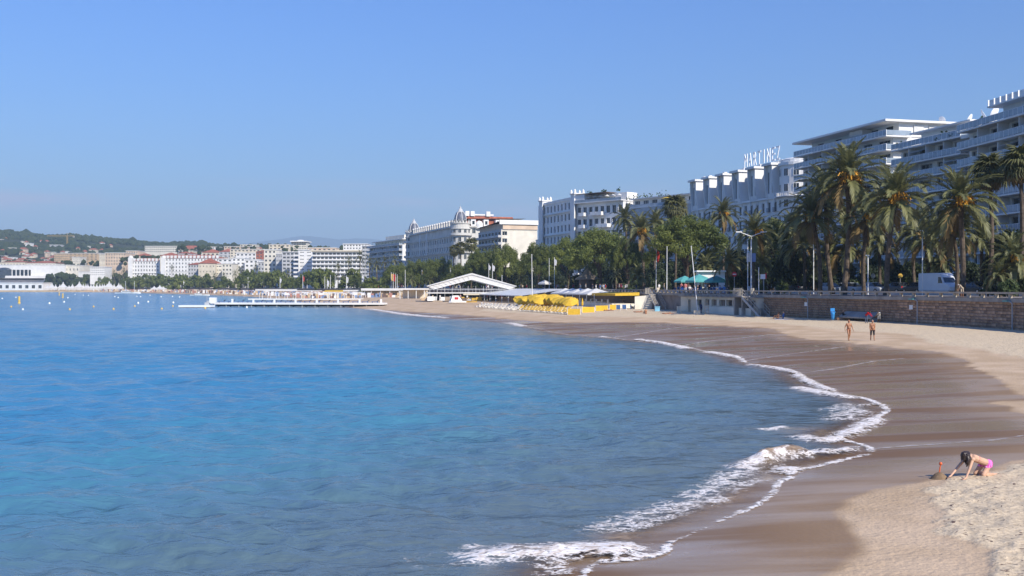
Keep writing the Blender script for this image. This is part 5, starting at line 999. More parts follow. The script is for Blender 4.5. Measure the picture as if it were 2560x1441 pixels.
# ---- poles, lamps, signs
def flagpole(px, ytop, off, label, group=None, flag=None, ybot=None, lean=0.0, d=None):
    if ybot: x, y, z0 = rest(px, ybot)
    else: x, y, _ = coast_at(px, off); z0 = GZ
    zt = hz(ytop, y)-z0; r_ = max(.06, y*.00022); t = thing('flagpole', label, 'flagpole', (x, y, z0), 0, group); m = MB(); m.tube([(0, 0, -.1), (lean*zt, 0, zt)], [r_*1.2, r_*.8], 6); m.build('pole', M['white2'], t); m = MB(); m.lathe([(r_*.5, zt), (r_*1.8, zt+r_*1.5), (.01, zt+r_*3)], 6, 0, (lean*zt, 0)); m.build('finial', M['white2'], t)
    if flag:
        m = MB(); w_ = flag[1]; hh = flag[2]; P_ = []
        for j in range(6):
            for i in range(4): P_.append((lean*zt+.08+w_*i/3*(.55+.1*math.sin(j)), .12*math.sin(i*1.7+j*.6), zt-.3-hh*j/5-.1*i))
        for j in range(5):
            for i in range(3): a_ = j*4+i; m.f.append((a_, a_+1, a_+5, a_+4)); m.m.append(0)
        m.v = P_; m.build('flag', flag[0], t)
    return t
FG = lambda c: mat('flag_cloth', c, .85, .1, var=.05, trans=.2)
fw, fy, fb, fr_ = FG((.75, .75, .76)), FG((.7, .42, .04)), FG((.25, .35, .6)), FG((.55, .06, .05))
for px, yt, off, yb, ln, fl, lb in [(1331,638,0,772,-.012,None,'tall white flagpole on the sand beside the yellow parasols'),(1373,648,1.5,None,0,None,'thin white flagpole behind the slatted pergola'),(1386,645,2.5,None,0,(fw,.9,1.6),'flagpole with a limp white flag behind the slatted pergola'),(1640,622,1.5,None,.01,(fr_,.8,2.2),'flagpole with a limp dark red flag at the first stair'),(1667,619,.4,None,.005,None,'plain white flagpole at the head of the first stair'),(1745,618,0,786,-.10,None,'leaning white flagpole rising from the sand before the pavilion'),(1897,672,.8,None,0,None,'short white pole at the head of the second stair'),(1222,661,4,None,0,(fw,.9,1.5),'left one of two flagpoles behind the marquee ridge'),(1231,661,4,None,0,(fw,1.2,1.8),'right one of two flagpoles behind the marquee ridge'),(1255,690,-5,None,0,None,'short white pole at the right eave of the marquee'),(1126,672,6,None,0,(fw,1,2),'white flagpole above the left slope of the marquee'),(1134,672,6,None,0,(fb,1.6,2.4),'flagpole with pale blue flag above the marquee'),(1013,677,-3,None,0,None,'tall white pole left of the marquee'),(1055,677,4,None,0,(fy,1.3,2.6),'flagpole with yellow flag just left of the marquee'),(1062,682,4,None,0,None,'white pole beside the yellow flag at the marquee'),(978,683,2,None,0,(fy,1.6,3),'flagpole with orange-yellow flag left of the beach cafe')]: flagpole(px, yt, off, lb, None, fl, yb, ln)
for i, px in enumerate((983,989,993,905,909,870,866,838,826,818,812,768,757,664,668,700,722,620,600,470,454,459,476,550,350,345,338)): flagpole(px, [684,686,688,688,690,696,691,690,690,700,693,700,690,692,690,695,695,695,700,705,702,704,704,705,706,703,702][i], 2+i % 3, 'thin white flagpole on the far promenade' if px > 560 else 'tiny white mast on the far shore', 'far flagpoles', (fw if i % 4 else fr_, 1.6, 3) if i % 3 == 0 else None)
x, y, hd = coast_at(1878, 4); t = thing('street_lamp', 'tall white double-armed street lamp with hanging banners', 'lamp', (x, y, GZ)); zt = hz(590, y)-GZ; m = MB(); m.tube([(0, 0, 0), (0, 0, zt)], [.13, .09], 8); m.build('pole', M['white2'], t)
for s in (-1, 1): m = MB(); m.tube([(0, 0, zt-.1), (s*.9, 0, zt+.25), (s*1.7, 0, zt+.55)], [.07, .06, .05], 6); m.build('arm', M['white2'], t); m = MB(); m.box(s*1.9-.45, s*1.9+.45, -.14, .14, zt+.52, zt+.66); m.build('lamp_head', M['white2'], t)
m = MB(); m.tube([(-.55, -.1, 0), (-.55, -.1, zt-.8)], .06, 6); m.build('side_pole', M['white2'], t)
for s in (-1, 1): m = MB(); m.box(s*.15-(.55 if s < 0 else 0), s*.15+(.55 if s > 0 else 0), -.02, .02, zt*.55, zt*.70); m.build('banner', M['awning'] if s < 0 else fb, t)
x, y, hd = coast_at(1836, 3); t = thing('no_entry_sign', 'round red no-entry sign with a white bar near the kiosk', 'sign', (x, y, GZ)); zc = hz(686, y)-GZ; m = MB(); m.tube([(0, .06, 0), (0, .06, zc+.3)], .04, 6); m.build('post', M['steel'], t)
sgr = mat('sign_red', (0.55, .02, .03), .4, .4, var=.02); m = MB(); m.lathe([(.01, -.02), (.38, -.02), (.38, .02), (.01, .02)], 20); m.build('disc', sgr, t, (0, 0, zc), (R(90), 0, 0)); m = MB(); m.box(-.26, .26, -.03, -.021, -.06, .06); m.build('bar', M['white2'], t, (0, 0, zc))
x, y, hd = coast_at(1908, 2); t = thing('parking_sign', 'white and red sign with a dark ring on a post by the second stair', 'sign', (x, y, GZ)); zc = hz(692, y)-GZ; m = MB(); m.tube([(0.1, .06, 0), (0.1, .06, zc+.3)], .05, 6); m.build('post', M['steel'], t); m = MB(); m.box(-.4, .3, -.02, .02, zc-.35, zc+.35); m.build('plate', M['white2'], t); m = MB(); m.lathe([(.14, -.03), (.26, -.03), (.26, -.022), (.14, -.022)], 16); m.build('ring', sgr, t, (-.08, 0, zc), (R(90), 0, 0)); m = MB(); m.box(.3, .48, -.02, .02, zc-.3, zc+.5); m.build('side_plate', sgr, t)
for px, yt, off, lb in ((2170, 640, 8, 'thin pale pole beside the grey parked car'), (2306, 578, 10, 'tall pale lamp post behind the white van'), (2034, 590, 9, 'pale lamp post in the shade left of the palm trunks')):
    x, y, hd = coast_at(px, off); t = thing('lamp_post', lb, 'lamp', (x, y, GZ)); zt = hz(yt, y)-GZ; m = MB(); m.tube([(0, 0, 0), (0, 0, zt)], .07, 6); m.build('pole', M['white2'], t); m = MB(); m.box(-.3, .15, -.1, .1, zt, zt+.12); m.build('lamp_head', M['white2'], t)
for px, lb in ((2183, 'small round grey sign behind the grey parked car'), (2251, 'small round yellow sign behind the dark parked cars')):
    x, y, hd = coast_at(px, 17); t = thing('round_sign', lb, 'sign', (x, y, GZ)); zc = hz(690, y)-GZ; m = MB(); m.tube([(0, .05, 0), (0, .05, zc)], .035, 5); m.build('post', M['steel'], t); m = MB(); m.lathe([(.01, -.02), (.32, -.02), (.32, .02), (.01, .02)], 16); m.build('disc', M['steel'] if px < 2200 else M['yellow2'], t, (0, 0, zc), (R(90), 0, 0))
# ---- kiosk with turquoise parasols
x, y, hd = coast_at(1780, 8); t = thing('kiosk', 'white kiosk behind the turquoise parasols on the promenade', 'kiosk', (x, y, GZ)); w_ = 65*y/FPX/2; zt = hz(678, y)-GZ; m = MB(); m.box(-w_, w_, 0, 3, 0, zt-.15); m.build('wall', M['white'], t); m = MB(); m.box(-w_-.5, w_+.3, -.6, 3.3, zt-.15, zt+.08); m.build('roof', M['white2'], t); m = MB(); m.box(-w_*.7, w_*.5, -.03, -.005, 1.0, 2.0); m.build('counter_opening', M['dark'], t)
def parasol(name, loc, r_, hgt, mt_, label, group=None, tilt=(0, 0), n_=8, val=.12, closed=False):
    t = thing(name, label, 'parasol', loc, 0, group); m = MB(); m.tube([(0, 0, 0), (0, 0, hgt)], max(.025, r_*.02), 5); m.build('pole', M['white2'], t); m = MB()
    if closed: m.lathe([(.05, hgt*.25), (.22, hgt*.38), (.16, hgt*.7), (.05, hgt), (.01, hgt+.1)], 8); m.build('canopy', mt_, t); return t
    pts = [Vector((r_*math.cos(2*math.pi*i/n_), r_*math.sin(2*math.pi*i/n_), hgt-r_*.46)) for i in range(n_)]; ap = Vector((0, 0, hgt))
    for i in range(n_):
        a_, b_ = pts[i], pts[(i+1) % n_]; md = (a_+b_)*.5*.97+Vector((0, 0, .0)); q1, q2 = ap.lerp(a_, .55)+Vector((0, 0, r_*.04)), ap.lerp(b_, .55)+Vector((0, 0, r_*.04)); m.poly([ap, q1, q2]); m.poly([q1, a_, b_, q2]); m.poly([a_, a_-Vector((0, 0, val)), b_-Vector((0, 0, val)), b_])
    m.v = [(v[0], v[1], v[2]-hgt) for v in m.v]; o = m.build('canopy', mt_, t, (0, 0, hgt)); o.rotation_euler = (tilt[0], tilt[1], 0); return t
for i, (px, w_, yt) in enumerate(((1712, 44, 690), (1748, 56, 686), (1790, 48, 689))):
    x, y, hd = coast_at(px, 4+(i % 2)); parasol('cafe_parasol', (x, y, GZ), w_*.62*y/FPX, hz(yt, y)-GZ, M['turq'], ['leftmost turquoise cafe parasol by the kiosk', 'highest turquoise cafe parasol, the middle one at the kiosk', 'rightmost turquoise cafe parasol before the white kiosk'][i], 'turquoise parasols', n_=6, val=.3)
M['bluechair'] = mat('blue_chair', (.02, .10, .40), .5, .4)
def chair_mesh():
    m = MB(); m.box(-.24, .24, -.24, .24, .42, .47); m.box(-.24, .24, .2, .25, .47, .9)
    for sx in (-.22, .22):
        for sy in (-.22, .22): m.box(sx-.02, sx+.02, sy-.02, sy+.02, 0, .42)
    return m.mesh('cafe_chair', M['bluechair'])
CHM = chair_mesh(); gc = random.Random(4)
for i in range(16): x, y, hd = coast_at(1690+i*8.5, 2.0+gc.uniform(0, 2.5)); o = put('cafe_chair', CHM, None, (x, y, GZ), (0, 0, gc.uniform(0, 6.28))); tag(o, 'bright blue cafe chair behind the railing by the kiosk', 'chair', 'blue cafe chairs')
# straw hut
x, y, hd = coast_at(1468, 9); t = thing('straw_hut', 'round hut with a pointed thatched roof in the shade of the pines', 'hut', (x, y, GZ)); m = MB(); m.lathe([(.05, 6.0), (1.2, 4.6), (3.2, 3.1), (3.2, 2.9)], 14); m.build('roof', M['wood'], t); m = MB(); m.lathe([(2.2, 0), (2.2, 3.0)], 14); m.build('wall', M['brown'], t)
# small white gazebo
x, y, hd = coast_at(1362, 2); parasol('promenade_gazebo', (x, y, GZ), 1.9, 2.9, M['awning'], 'small white square gazebo on the promenade behind the pergola', None, n_=4, val=.35)
# ---- loungers
def lounger_mesh(cush):
    fr = MB(); fr.box(-.32, .32, -.95, .35, .26, .31); fr.poly([(-.32, .35, .31), (.32, .35, .31), (.32, .92, .72), (-.32, .92, .72)]); fr.poly([(-.32, .35, .26), (-.32, .94, .68), (.32, .94, .68), (.32, .35, .26)])
    for sx in (-.29, .29): fr.tube([(sx, -.85, .28), (sx, -.7, .02), (sx, -.5, .28)], .03, 4); fr.tube([(sx, .25, .28), (sx, .45, .02), (sx, .6, .45)], .03, 4)
    a = fr.mesh('frame', M['white2']); c = MB(); c.box(-.29, .29, -.95, .33, .31, .40); c.poly([(-.29, .33, .40), (.29, .33, .40), (.29, .88, .80), (-.29, .88, .80)]); c.poly([(-.29, .33, .31), (-.29, .90, .72), (.29, .90, .72), (.29, .33, .31)][::1]); c.poly([(-.29, .88, .80), (.29, .88, .80), (.29, .90, .72), (-.29, .90, .72)])
    for s in (-.29, .29): c.poly([(s, .33, .31), (s, .33, .40), (s, .88, .80), (s, .90, .72)])
    return a, c.mesh('cushion', cush)
LFa, LCy = lounger_mesh(M['yellow2']); _, LCw = lounger_mesh(mat('beige_cushion', (.62, .56, .47), .9, .1, var=.1, scale=3))
def lounger(x, y, rz, yellow, label, group):
    z = float(zsand([(x, y)])[0])+.05; t = thing('sun_lounger', label, 'sun lounger', (x, y, z), rz, group); put('frame', LFa, t); put('cushion', LCy if yellow else LCw, t); return t
gl = random.Random(9); 
def sand_line(p0, p1, n_):
    q, z = on_sand([p0, p1]); return [(float(q[0, 0]+(q[1, 0]-q[0, 0])*i/(n_-1)), float(q[0, 1]+(q[1, 1]-q[0, 1])*i/(n_-1))) for i in range(n_)]
for r_, (p0, p1, n_, lb) in enumerate([((1306, 779), (1420, 787), 15, 'yellow-cushioned white lounger in the front row on the sand'), ((1300, 775), (1416, 781), 14, 'yellow-cushioned white lounger in the second row on the sand'), ((1300, 771), (1410, 776), 12, 'yellow-cushioned white lounger in the back row under yellow parasols')]):
    for x, y in sand_line(p0, p1, n_): lounger(x+gl.uniform(-.1, .1), y+gl.uniform(-.3, .3), R(-50)+gl.uniform(-.1, .1), True, lb, 'yellow loungers, row %s' % ('front', 'middle', 'back')[r_])
for r_, (p0, p1, n_, lb) in enumerate([((1198, 770), (1290, 778), 12, 'white lounger in the front row left of the yellow parasols'), ((1205, 767), (1294, 773), 11, 'white lounger in the back row left of the yellow parasols')]):
    for x, y in sand_line(p0, p1, n_): lounger(x+gl.uniform(-.15, .15), y+gl.uniform(-.3, .3), R(-50)+gl.uniform(-.15, .15), False, lb, 'white loungers, %s row' % ('front', 'back')[r_])
for r_, (p0, p1, n_, lb) in enumerate([((1300, 771), (1350, 773.5), 8, 'open yellow parasol in the left cluster over the loungers'), ((1362, 772), (1425, 776), 9, 'open yellow parasol in the right cluster over the loungers'), ((1352, 768), (1395, 770), 5, 'open yellow parasol in the rear cluster by the pergola')]):
    for x, y in sand_line(p0, p1, n_): z = float(zsand([(x, y)])[0]); parasol('beach_parasol', (x+gl.uniform(-.2, .2), y+gl.uniform(-.4, .4), z), 1.5, 2.15+gl.uniform(-.1, .3), M['yellow'], lb, 'yellow parasols, cluster %d' % r_, (gl.uniform(.35, .7), gl.uniform(-.3, .3)))
for i, (px, py) in enumerate(((1432, 772), (1444, 773), (1456, 772))): x, y, z = rest(px, py); parasol('closed_parasol', (x, y, z), .3, 1.95, M['yellow'], ['closed yellow parasol nearest the loungers', 'closed yellow parasol, middle of three', 'closed yellow parasol nearest the yellow screens'][i], 'closed yellow parasols', closed=True)
for i, (p0, p1) in enumerate((((1419, 788), (1451, 787.5)), ((1455, 783), (1486, 781.5)), ((1489, 779), (1520, 777.5)), ((1524, 776), (1550, 774.5)))):
    q, z = on_sand([p0, p1]); v = q[1]-q[0]; L_ = float(np.hypot(*v)); t = thing('wind_screen', ['yellow canvas wind screen closest to the water beside the loungers', 'second yellow wind screen from the water', 'third yellow wind screen from the water', 'yellow wind screen closest to the cream wall'][i], 'screen', (float(q[0, 0]), float(q[0, 1]), float(min(z))), math.atan2(v[1], v[0]), 'yellow wind screens'); m = MB(); m.box(.03, L_-.03, -.012, .012, .05, .98); m.build('canvas', M['yellow'], t)
    for xx in (0, L_): m = MB(); m.tube([(xx, 0, -.2), (xx, 0, 1.05)], .035, 6); m.build('post', M['white2'], t)
# ---- yellow beach club under the promenade edge
ax_, ay_, _ = coast_at(1606, -.4); bx2, by2, _ = coast_at(1440, -.4); hd = math.atan2(by2-ay_, bx2-ax_); L = math.hypot(bx2-ax_, by2-ay_)
cl_ = thing('beach_club', 'beach club terrace with white canopies and a yellow awning below the promenade', 'beach club', (ax_, ay_, 0), hd)
m = MB(); m.box(0, L, .3, 6.0, .4, 1.85); m.build('terrace', M['cream2'], cl_); m = MB(); m.box(0, L, .05, .3, 0.4, 3.4); m.build('back_wall', M['brown'], cl_)
for i in range(7): m = MB(); x = L*(.28+.70*i/6); m.tube([(x, 5.6, 1.85), (x, 5.6, 3.5)], .07, 6); m.build('column', M['white2'], cl_)
n_ = 5; c0, c1 = L*.34, L*1.0
for i in range(n_):
    x0_, x1_ = c0+(c1-c0)*i/n_, c0+(c1-c0)*(i+1)/n_; xm = (x0_+x1_)/2; m = MB(); zr, ze = 4.75, 3.6
    for (p, q_) in (((x0_, .6), (x1_, .6)), ((x1_, .6), (x1_, 6.2)), ((x1_, 6.2), (x0_, 6.2)), ((x0_, 6.2), (x0_, .6))): m.poly([(p[0], p[1], ze), (q_[0], q_[1], ze), (xm, 3.4, zr)]); m.poly([(p[0], p[1], ze-.25), (q_[0], q_[1], ze-.25), (q_[0], q_[1], ze), (p[0], p[1], ze)])
    m.build('canopy', M['awning'], cl_)
m = MB(); m.poly([(.0, .6, 4.0), (L*.33, .6, 4.0), (L*.33, 5.4, 3.75), (.0, 5.4, 3.75)]); m.poly([(.0, 5.4, 3.35), (L*.33, 5.4, 3.25), (L*.33, 5.4, 3.75), (.0, 5.4, 3.75)]); m.poly([(.0, .6, 3.4), (.0, 5.4, 3.35), (.0, 5.4, 3.75), (.0, .6, 4.0)][::-1]); m.build('yellow_awning', M['yellow'], cl_)
for i in range(12): m = MB(); x = L*(.06+.9*i/11); m.box(x-.14, x+.14, 5.85, 6.1, 1.85, 2.6); m.build('bollard', M['cream'], cl_)
for i in range(7): m = MB(); x = L*(.1+.85*i/6); m.box(x-.5, x+.5, 2.0+i % 3, 2.9+i % 3, 2.5, 2.56); m.box(x-.05, x+.05, 2.4+i % 3, 2.5+i % 3, 1.85, 2.5); m.build('table', M['wood'], cl_)
x, y, _ = coast_at(1632, -.3); sw = thing('slanting_wall', 'blank sunlit cream wall with a slanting edge beside the first stair', 'wall', (x, y, 0), 0); w_ = 50*y/FPX
m = MB(); A = [(-w_*1.0, -3.2, .3), (-.75, -3.2, .3), (-.25, -3.2, 3.6), (-w_*1.0, -3.2, 3.3)]; Bq = [(p[0], p[1]+.25, p[2]) for p in A]; m.poly(A); m.poly(Bq[::-1])
for k in range(4): m.poly([A[k], Bq[k], Bq[(k+1) % 4], A[(k+1) % 4]])
m.build('panel', M['cream2'], sw); m = MB(); m.box(-.5, 1.2, -.3, 3.0, .3, 3.5); m.build('side_return', M['concrete'], sw)
# white slatted pergola
ax_, ay_, _ = coast_at(1425, -1.0); bx2, by2, _ = coast_at(1285, -1.0); hd = math.atan2(by2-ay_, bx2-ax_); L = math.hypot(bx2-ax_, by2-ay_); pg = thing('white_pergola', 'long white slatted pergola roof left of the beach club', 'pergola', (ax_, ay_, 0), hd)
for i in range(26): m = MB(); x = L*i/25; m.poly([(x, .5, 4.55), (x+L/25*.8, .5, 4.55), (x+L/25*.8, 12.0, 2.95), (x, 12.0, 2.95)]); m.poly([(x, .5, 4.50), (x, 12.0, 2.90), (x+L/25*.8, 12.0, 2.90), (x+L/25*.8, .5, 4.50)]); m.build('slat', M['white2'], pg)
for yy, zz in ((1.0, 4.4), (6.0, 3.7), (12.0, 2.88)): m = MB(); m.box(0, L, yy-.08, yy+.08, zz-.12, zz); m.build('beam', M['white2'], pg)
for i in range(9): m = MB(); x = L*i/8; m.tube([(x, 11.9, .6), (x, 11.9, 2.9)], .08, 6); m.build('post', M['white2'], pg)
m = MB(); m.box(0, L, .2, .6, .5, 2.6); m.build('back_wall', M['grey'], pg); m = MB(); m.box(L*.5, L, 6.0, 6.6, .5, 2.2); m.build('rubble_wall', M['stone'], pg)
# ---- big gabled marquee on the sand
d0 = 296.0; x0 = gx(1180, d0); mq = thing('gabled_marquee', 'big white gabled marquee of lattice trusses over a beach restaurant', 'marquee', (x0, d0, 0), R(6)); hw = 112*d0/FPX; zr, ze = hz(684, d0), hz(716, d0); zf = hz(752, d0)
for s in (-1, 1):
    for yy in (0, 4.5, 9.0, 13.5):
        m = MB(); m.tube([(s*hw, yy, ze), (0, yy, zr)], .10, 5); m.tube([(s*hw*.86, yy, ze-.9), (0, yy, zr-1.7)], .08, 5)
        for k in range(9): f0, f1 = k/9, (k+.5)/9; m.tube([(s*hw*(1-f0), yy, ze+(zr-ze)*f0), (s*hw*.86*(1-f1), yy, ze-.9+(zr-1.7-ze+.9)*f1)], .05, 4)
        m.build('truss', M['white2'], mq)
    m = MB(); P_ = [(s*hw, -.2, ze+.1), (0, -.2, zr+.1), (0, 14, zr+.1), (s*hw, 14, ze+.1)]; m.poly(P_ if s < 0 else P_[::-1]); m.poly([(s*hw, -.2, ze-.1), (0, -.2, zr-.35), (0, -.2, zr+.1), (s*hw, -.2, ze+.1)]); m.build('roof_sheet', M['awning'], mq)
    m = MB(); m.poly([(s*hw*.99, .1, ze-.15), (0, .1, zr-.3), (0, .1, zr-1.7), (s*hw*.86, .1, ze-.9)]); m.build('gable_band', M['awning'], mq)
for x in np.linspace(-hw*.95, hw*.95, 12): m = MB(); m.tube([(x, .3, 1.0), (x, .3, ze)], .07, 5); m.build('post', M['steel'], mq)
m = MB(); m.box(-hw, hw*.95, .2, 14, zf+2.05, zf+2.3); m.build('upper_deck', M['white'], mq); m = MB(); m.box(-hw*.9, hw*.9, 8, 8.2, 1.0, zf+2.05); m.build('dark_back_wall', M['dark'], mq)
for x in np.linspace(-hw, hw*.95, 26): m = MB(); m.box(x-.03, x+.03, .22, .28, zf+2.3, zf+3.2); m.build('deck_baluster', M['steel'], mq)
m = MB(); m.box(-hw, hw*.95, .2, .3, zf+3.2, zf+3.28); m.build('deck_rail', M['white2'], mq); m = MB(); m.box(-hw*1.05, hw*.8, -2.5, 8, .2, 1.15); m.build('floor_platform', M['wood'], mq)
m = MB(); m.box(-hw*.2, hw*.8, -1.8, .1, zf+1.6, zf+1.95); m.build('sunshade', M['cream'], mq)
gm = random.Random(6); cols_ = [M['wood'], M['brown'], M['white2'], M['ochre'], M['yellow2'], M['lgrey'], M['dark']]
for i in range(40): m = MB(); x, yy = gm.uniform(-hw*1.1, hw*.6), gm.uniform(-3.5, 5); w_ = gm.uniform(.3, .9); m.box(x-w_, x+w_, yy-.4, yy+.4, 1.1, 1.1+gm.uniform(.5, 1.4)); m.build('table', gm.choice(cols_), mq)
# white and red pedal boat, orange kayak on the sand before the marquee
q = rest(1143, 759); t = thing('pedal_boat', 'white and red beached pedal boat before the marquee', 'boat', (q[0], q[1], q[2]+.1), R(20)); m = loft([[(x, -w_, .5), (x, -w_, .15), (x, -w_*.5, 0), (x, w_*.5, 0), (x, w_, .15), (x, w_, .5)] for x, w_ in ((-2.2, .3), (-1.6, .8), (1.4, .85), (2.3, .35))]); m.build('hull', M['white2'], t); m = MB(); m.poly([(-1.9, -.7, .5), (1.2, -.7, .5), (.2, -.6, 1.9), (-1.4, -.6, 1.9)]); m.poly([(-1.9, .7, .5), (-1.4, .6, 1.9), (.2, .6, 1.9), (1.2, .7, .5)]); m.poly([(-1.4, -.6, 1.9), (.2, -.6, 1.9), (.2, .6, 1.9), (-1.4, .6, 1.9)]); m.build('canopy', M['white2'], t); m = MB(); m.box(-.9, .1, -.75, -.68, .9, 1.5); m.build('red_panel', M['red'], t)
q = rest(1178, 758); t = thing('orange_kayak', 'orange kayak lying on the sand before the marquee', 'kayak', (q[0], q[1], q[2]+.1), R(8)); m = loft([[(x, -w_, .3), (x, -w_*.8, .08), (x, w_*.8, .08), (x, w_, .3), (x, 0, .38)] for x, w_ in ((-1.5, .06), (-.8, .3), (.8, .3), (1.5, .06))]); m.build('hull', M['yellow2'], t); m = MB(); m.box(-.35, .35, -.2, .2, .3, .42); m.build('seat', M['dark'], t)
# ---- concrete pipe, pier
def box_on(name, px0, px1, y0, y1, d, dep, label, cat, mt_):
    a_, b_ = at(px0, y1, d), at(px1, y0, d); m = MB(); m.box(a_.x, b_.x, d, d+dep, a_.z, b_.z); return tag(m.build(name, mt_), label, cat)
dp = 262.0; pr = thing('jetty', 'long white jetty with low posts and blue sunbeds reaching into the sea', 'jetty', (gx(525, dp), dp, 0), R(-6)); Lp = (gx(965, dp)-gx(525, dp))/math.cos(R(6)); zd = hz(757, dp)
m = MB(); m.box(0, Lp, 0, 4.0, zd-.45, zd); m.build('deck', M['white'], pr)
for i in range(9): m = MB(); x = .3+(Lp-1)*i/8; m.box(x-.22, x+.22, .05, .35, zd, zd+.95); m.build('white_post', M['white2'], pr)
for i in range(14): m = MB(); x = .8+(Lp-2)*i/13; m.tube([(x, .4, -1.8), (x, .4, zd-.45)], .16, 6); m.tube([(x, 3.5, -1.8), (x, 3.5, zd-.45)], .16, 6); m.build('pile', M['grey'], pr)
m = MB(); m.box(0, Lp, 3.6, 3.9, 0.1, zd-.45); m.build('skirt', M['grey'], pr)
sbM = mat('blue_sunbed', (.12, .18, .34), .8, .2, var=.15, scale=2); sb_ = MB(); sb_.box(-.9, .4, -.3, .3, .22, .34); sb_.poly([(.4, -.3, .34), (.4, .3, .34), (.95, .3, .75), (.95, -.3, .75)]); sb_.poly([(.4, -.3, .22), (.95, -.3, .66), (.95, .3, .66), (.4, .3, .22)]); sb_.box(-.8, -.7, -.28, .28, 0, .22); sb_.box(.5, .6, -.28, .28, 0, .35); sbm = sb_.mesh('jetty_sunbed', sbM)
for i in range(17): o = put('jetty_sunbed', sbm, None, tuple(Matrix.Rotation(R(-6), 3, 'Z') @ Vector((2.5+(Lp-5)*i/16, 1.6, zd)) + Vector(pr.location)), (0, 0, R(-6))); tag(o, 'dark blue sunbed on the white jetty deck', 'sunbed', 'blue sunbeds on the jetty')
t = thing('floating_platform', 'low white swimming platform at the outer end of the jetty', 'platform', (gx(446, 250), 250, 0), R(-4)); Lf = gx(528, 250)-gx(446, 250); m = MB(); m.box(0, Lf, 0, 3, .15, .62); m.build('deck', M['white2'], t); m = MB(); m.box(.1, Lf-.1, .1, 2.9, -.3, .15); m.build('float', M['brown'], t)
t = thing('jetty_cabin', 'small white cabin with steps at the outer end of the jetty', 'cabin', (gx(523, 259), 259, zd), 0); m = MB(); m.box(0, 1.6, 0, 1.2, 0, 1.3); m.build('wall', M['white2'], t); m = MB(); m.box(-1.2, 0, .1, 1.0, -.6, .1); m.box(-.6, 0, .1, 1.0, .1, .5); m.build('step', M['lgrey'], t); m = MB(); m.tube([(-.8, .2, 0), (-.8, .2, 1.6)], .05, 5); m.tube([(-.4, .2, .4), (-.4, .2, 1.9)], .05, 5); m.build('ladder_rail', M['steel'], t)
# farther jetty with a pergola frame and white parasols
df = 360.0; t = thing('pergola_jetty', 'farther jetty with an open white frame and sunbeds behind the long jetty', 'jetty', (gx(620, df), df, 0), R(-3)); Lq = gx(905, df)-gx(620, df); zq = hz(747, df); m = MB(); m.box(0, Lq, 0, 4, zq-.4, zq); m.build('deck', M['white'], t)
for i in range(13): m = MB(); x = Lq*(.1+.9*i/12); m.tube([(x, .2, zq), (x, .2, zq+1.9)], .07, 5); m.tube([(x, 3.6, zq), (x, 3.6, zq+1.9)], .07, 5); m.tube([(x, .2, zq+1.9), (x, 3.6, zq+1.9)], .06, 4); m.build('frame_post', M['white2'], t)
for yy in (.2, 3.6): m = MB(); m.tube([(Lq*.1, yy, zq+1.9), (Lq, yy, zq+1.9)], .07, 5); m.build('frame_rail', M['white2'], t)
for i in range(10): m = MB(); x = Lq*(i+.5)/10; m.tube([(x, .5, -1.7), (x, .5, zq-.4)], .15, 5); m.build('pile', M['grey'], t)
for i, px in enumerate((713, 741, 769, 799, 828, 856, 884)): d_s = 420; parasol('white_parasol', (gx(px, d_s), d_s, .6), 1.9, hz(731, d_s)-.6, M['awning'], 'white peaked beach parasol in the row behind the jetties', 'white parasols behind the jetties', n_=4, val=.3)
# low white beach huts and terraces along the far sand
BT = [(640, 725, 752, 727, 733, 640), (660, 800, 727, 728.5, 733, 560), (730, 900, 731, 734, 742, 470), (905, 1000, 722, 727, 735, 420), (1000, 1062, 722, 725, 733, 360), (860, 935, 726, 729, 736, 500)]
for i, (p0, p1, yt, ym, yb, d_) in enumerate(BT):
    if i == 0: p0, p1, yt, ym, yb = 640, 752, 724, 727, 733
    x0_, x1_ = gx(p0, d_), gx(p1, d_); t = thing('beach_terrace', ['low white beach restaurant farthest along the sand', 'low white beach terrace behind the farther jetty', 'cream beach terrace with sunbeds behind the long jetty', 'low white beach roof left of the marquee', 'white beach roof touching the marquee', 'low white roof beside the yellow awning on the far sand'][i], 'building', (x0_, d_, 0), R(-8)); w_ = x1_-x0_; zt, zm, zb = hz(yt, d_), hz(ym, d_), .6; m = MB(); m.box(-.3, w_+.3, -.4, 6, zm, zt+.1); m.build('roof', M['white'], t); m = MB(); m.box(0, w_, 4, 5.8, zb, zm); m.build('back_wall', M['cream'], t)
    for k in range(max(4, int(w_/3))): m = MB(); xx = w_*k/max(3, int(w_/3)-1); m.box(xx-.1, xx+.1, 0, .2, zb, zm); m.build('post', M['white2'], t)
m = MB(); d_ = 505; x0_, x1_ = gx(810, d_), gx(865, d_); m.poly([(x0_, d_, hz(729, d_)), (x1_, d_, hz(729, d_)), (x1_, d_+4, hz(726, d_)), (x0_, d_+4, hz(726, d_))]); m.poly([(x0_, d_, hz(730.5, d_)), (x1_, d_, hz(730.5, d_)), (x1_, d_, hz(729, d_)), (x0_, d_, hz(729, d_))]); tag(m.build('yellow_awning', M['yellow']), 'yellow awning on the far sand behind the jetties', 'awning')
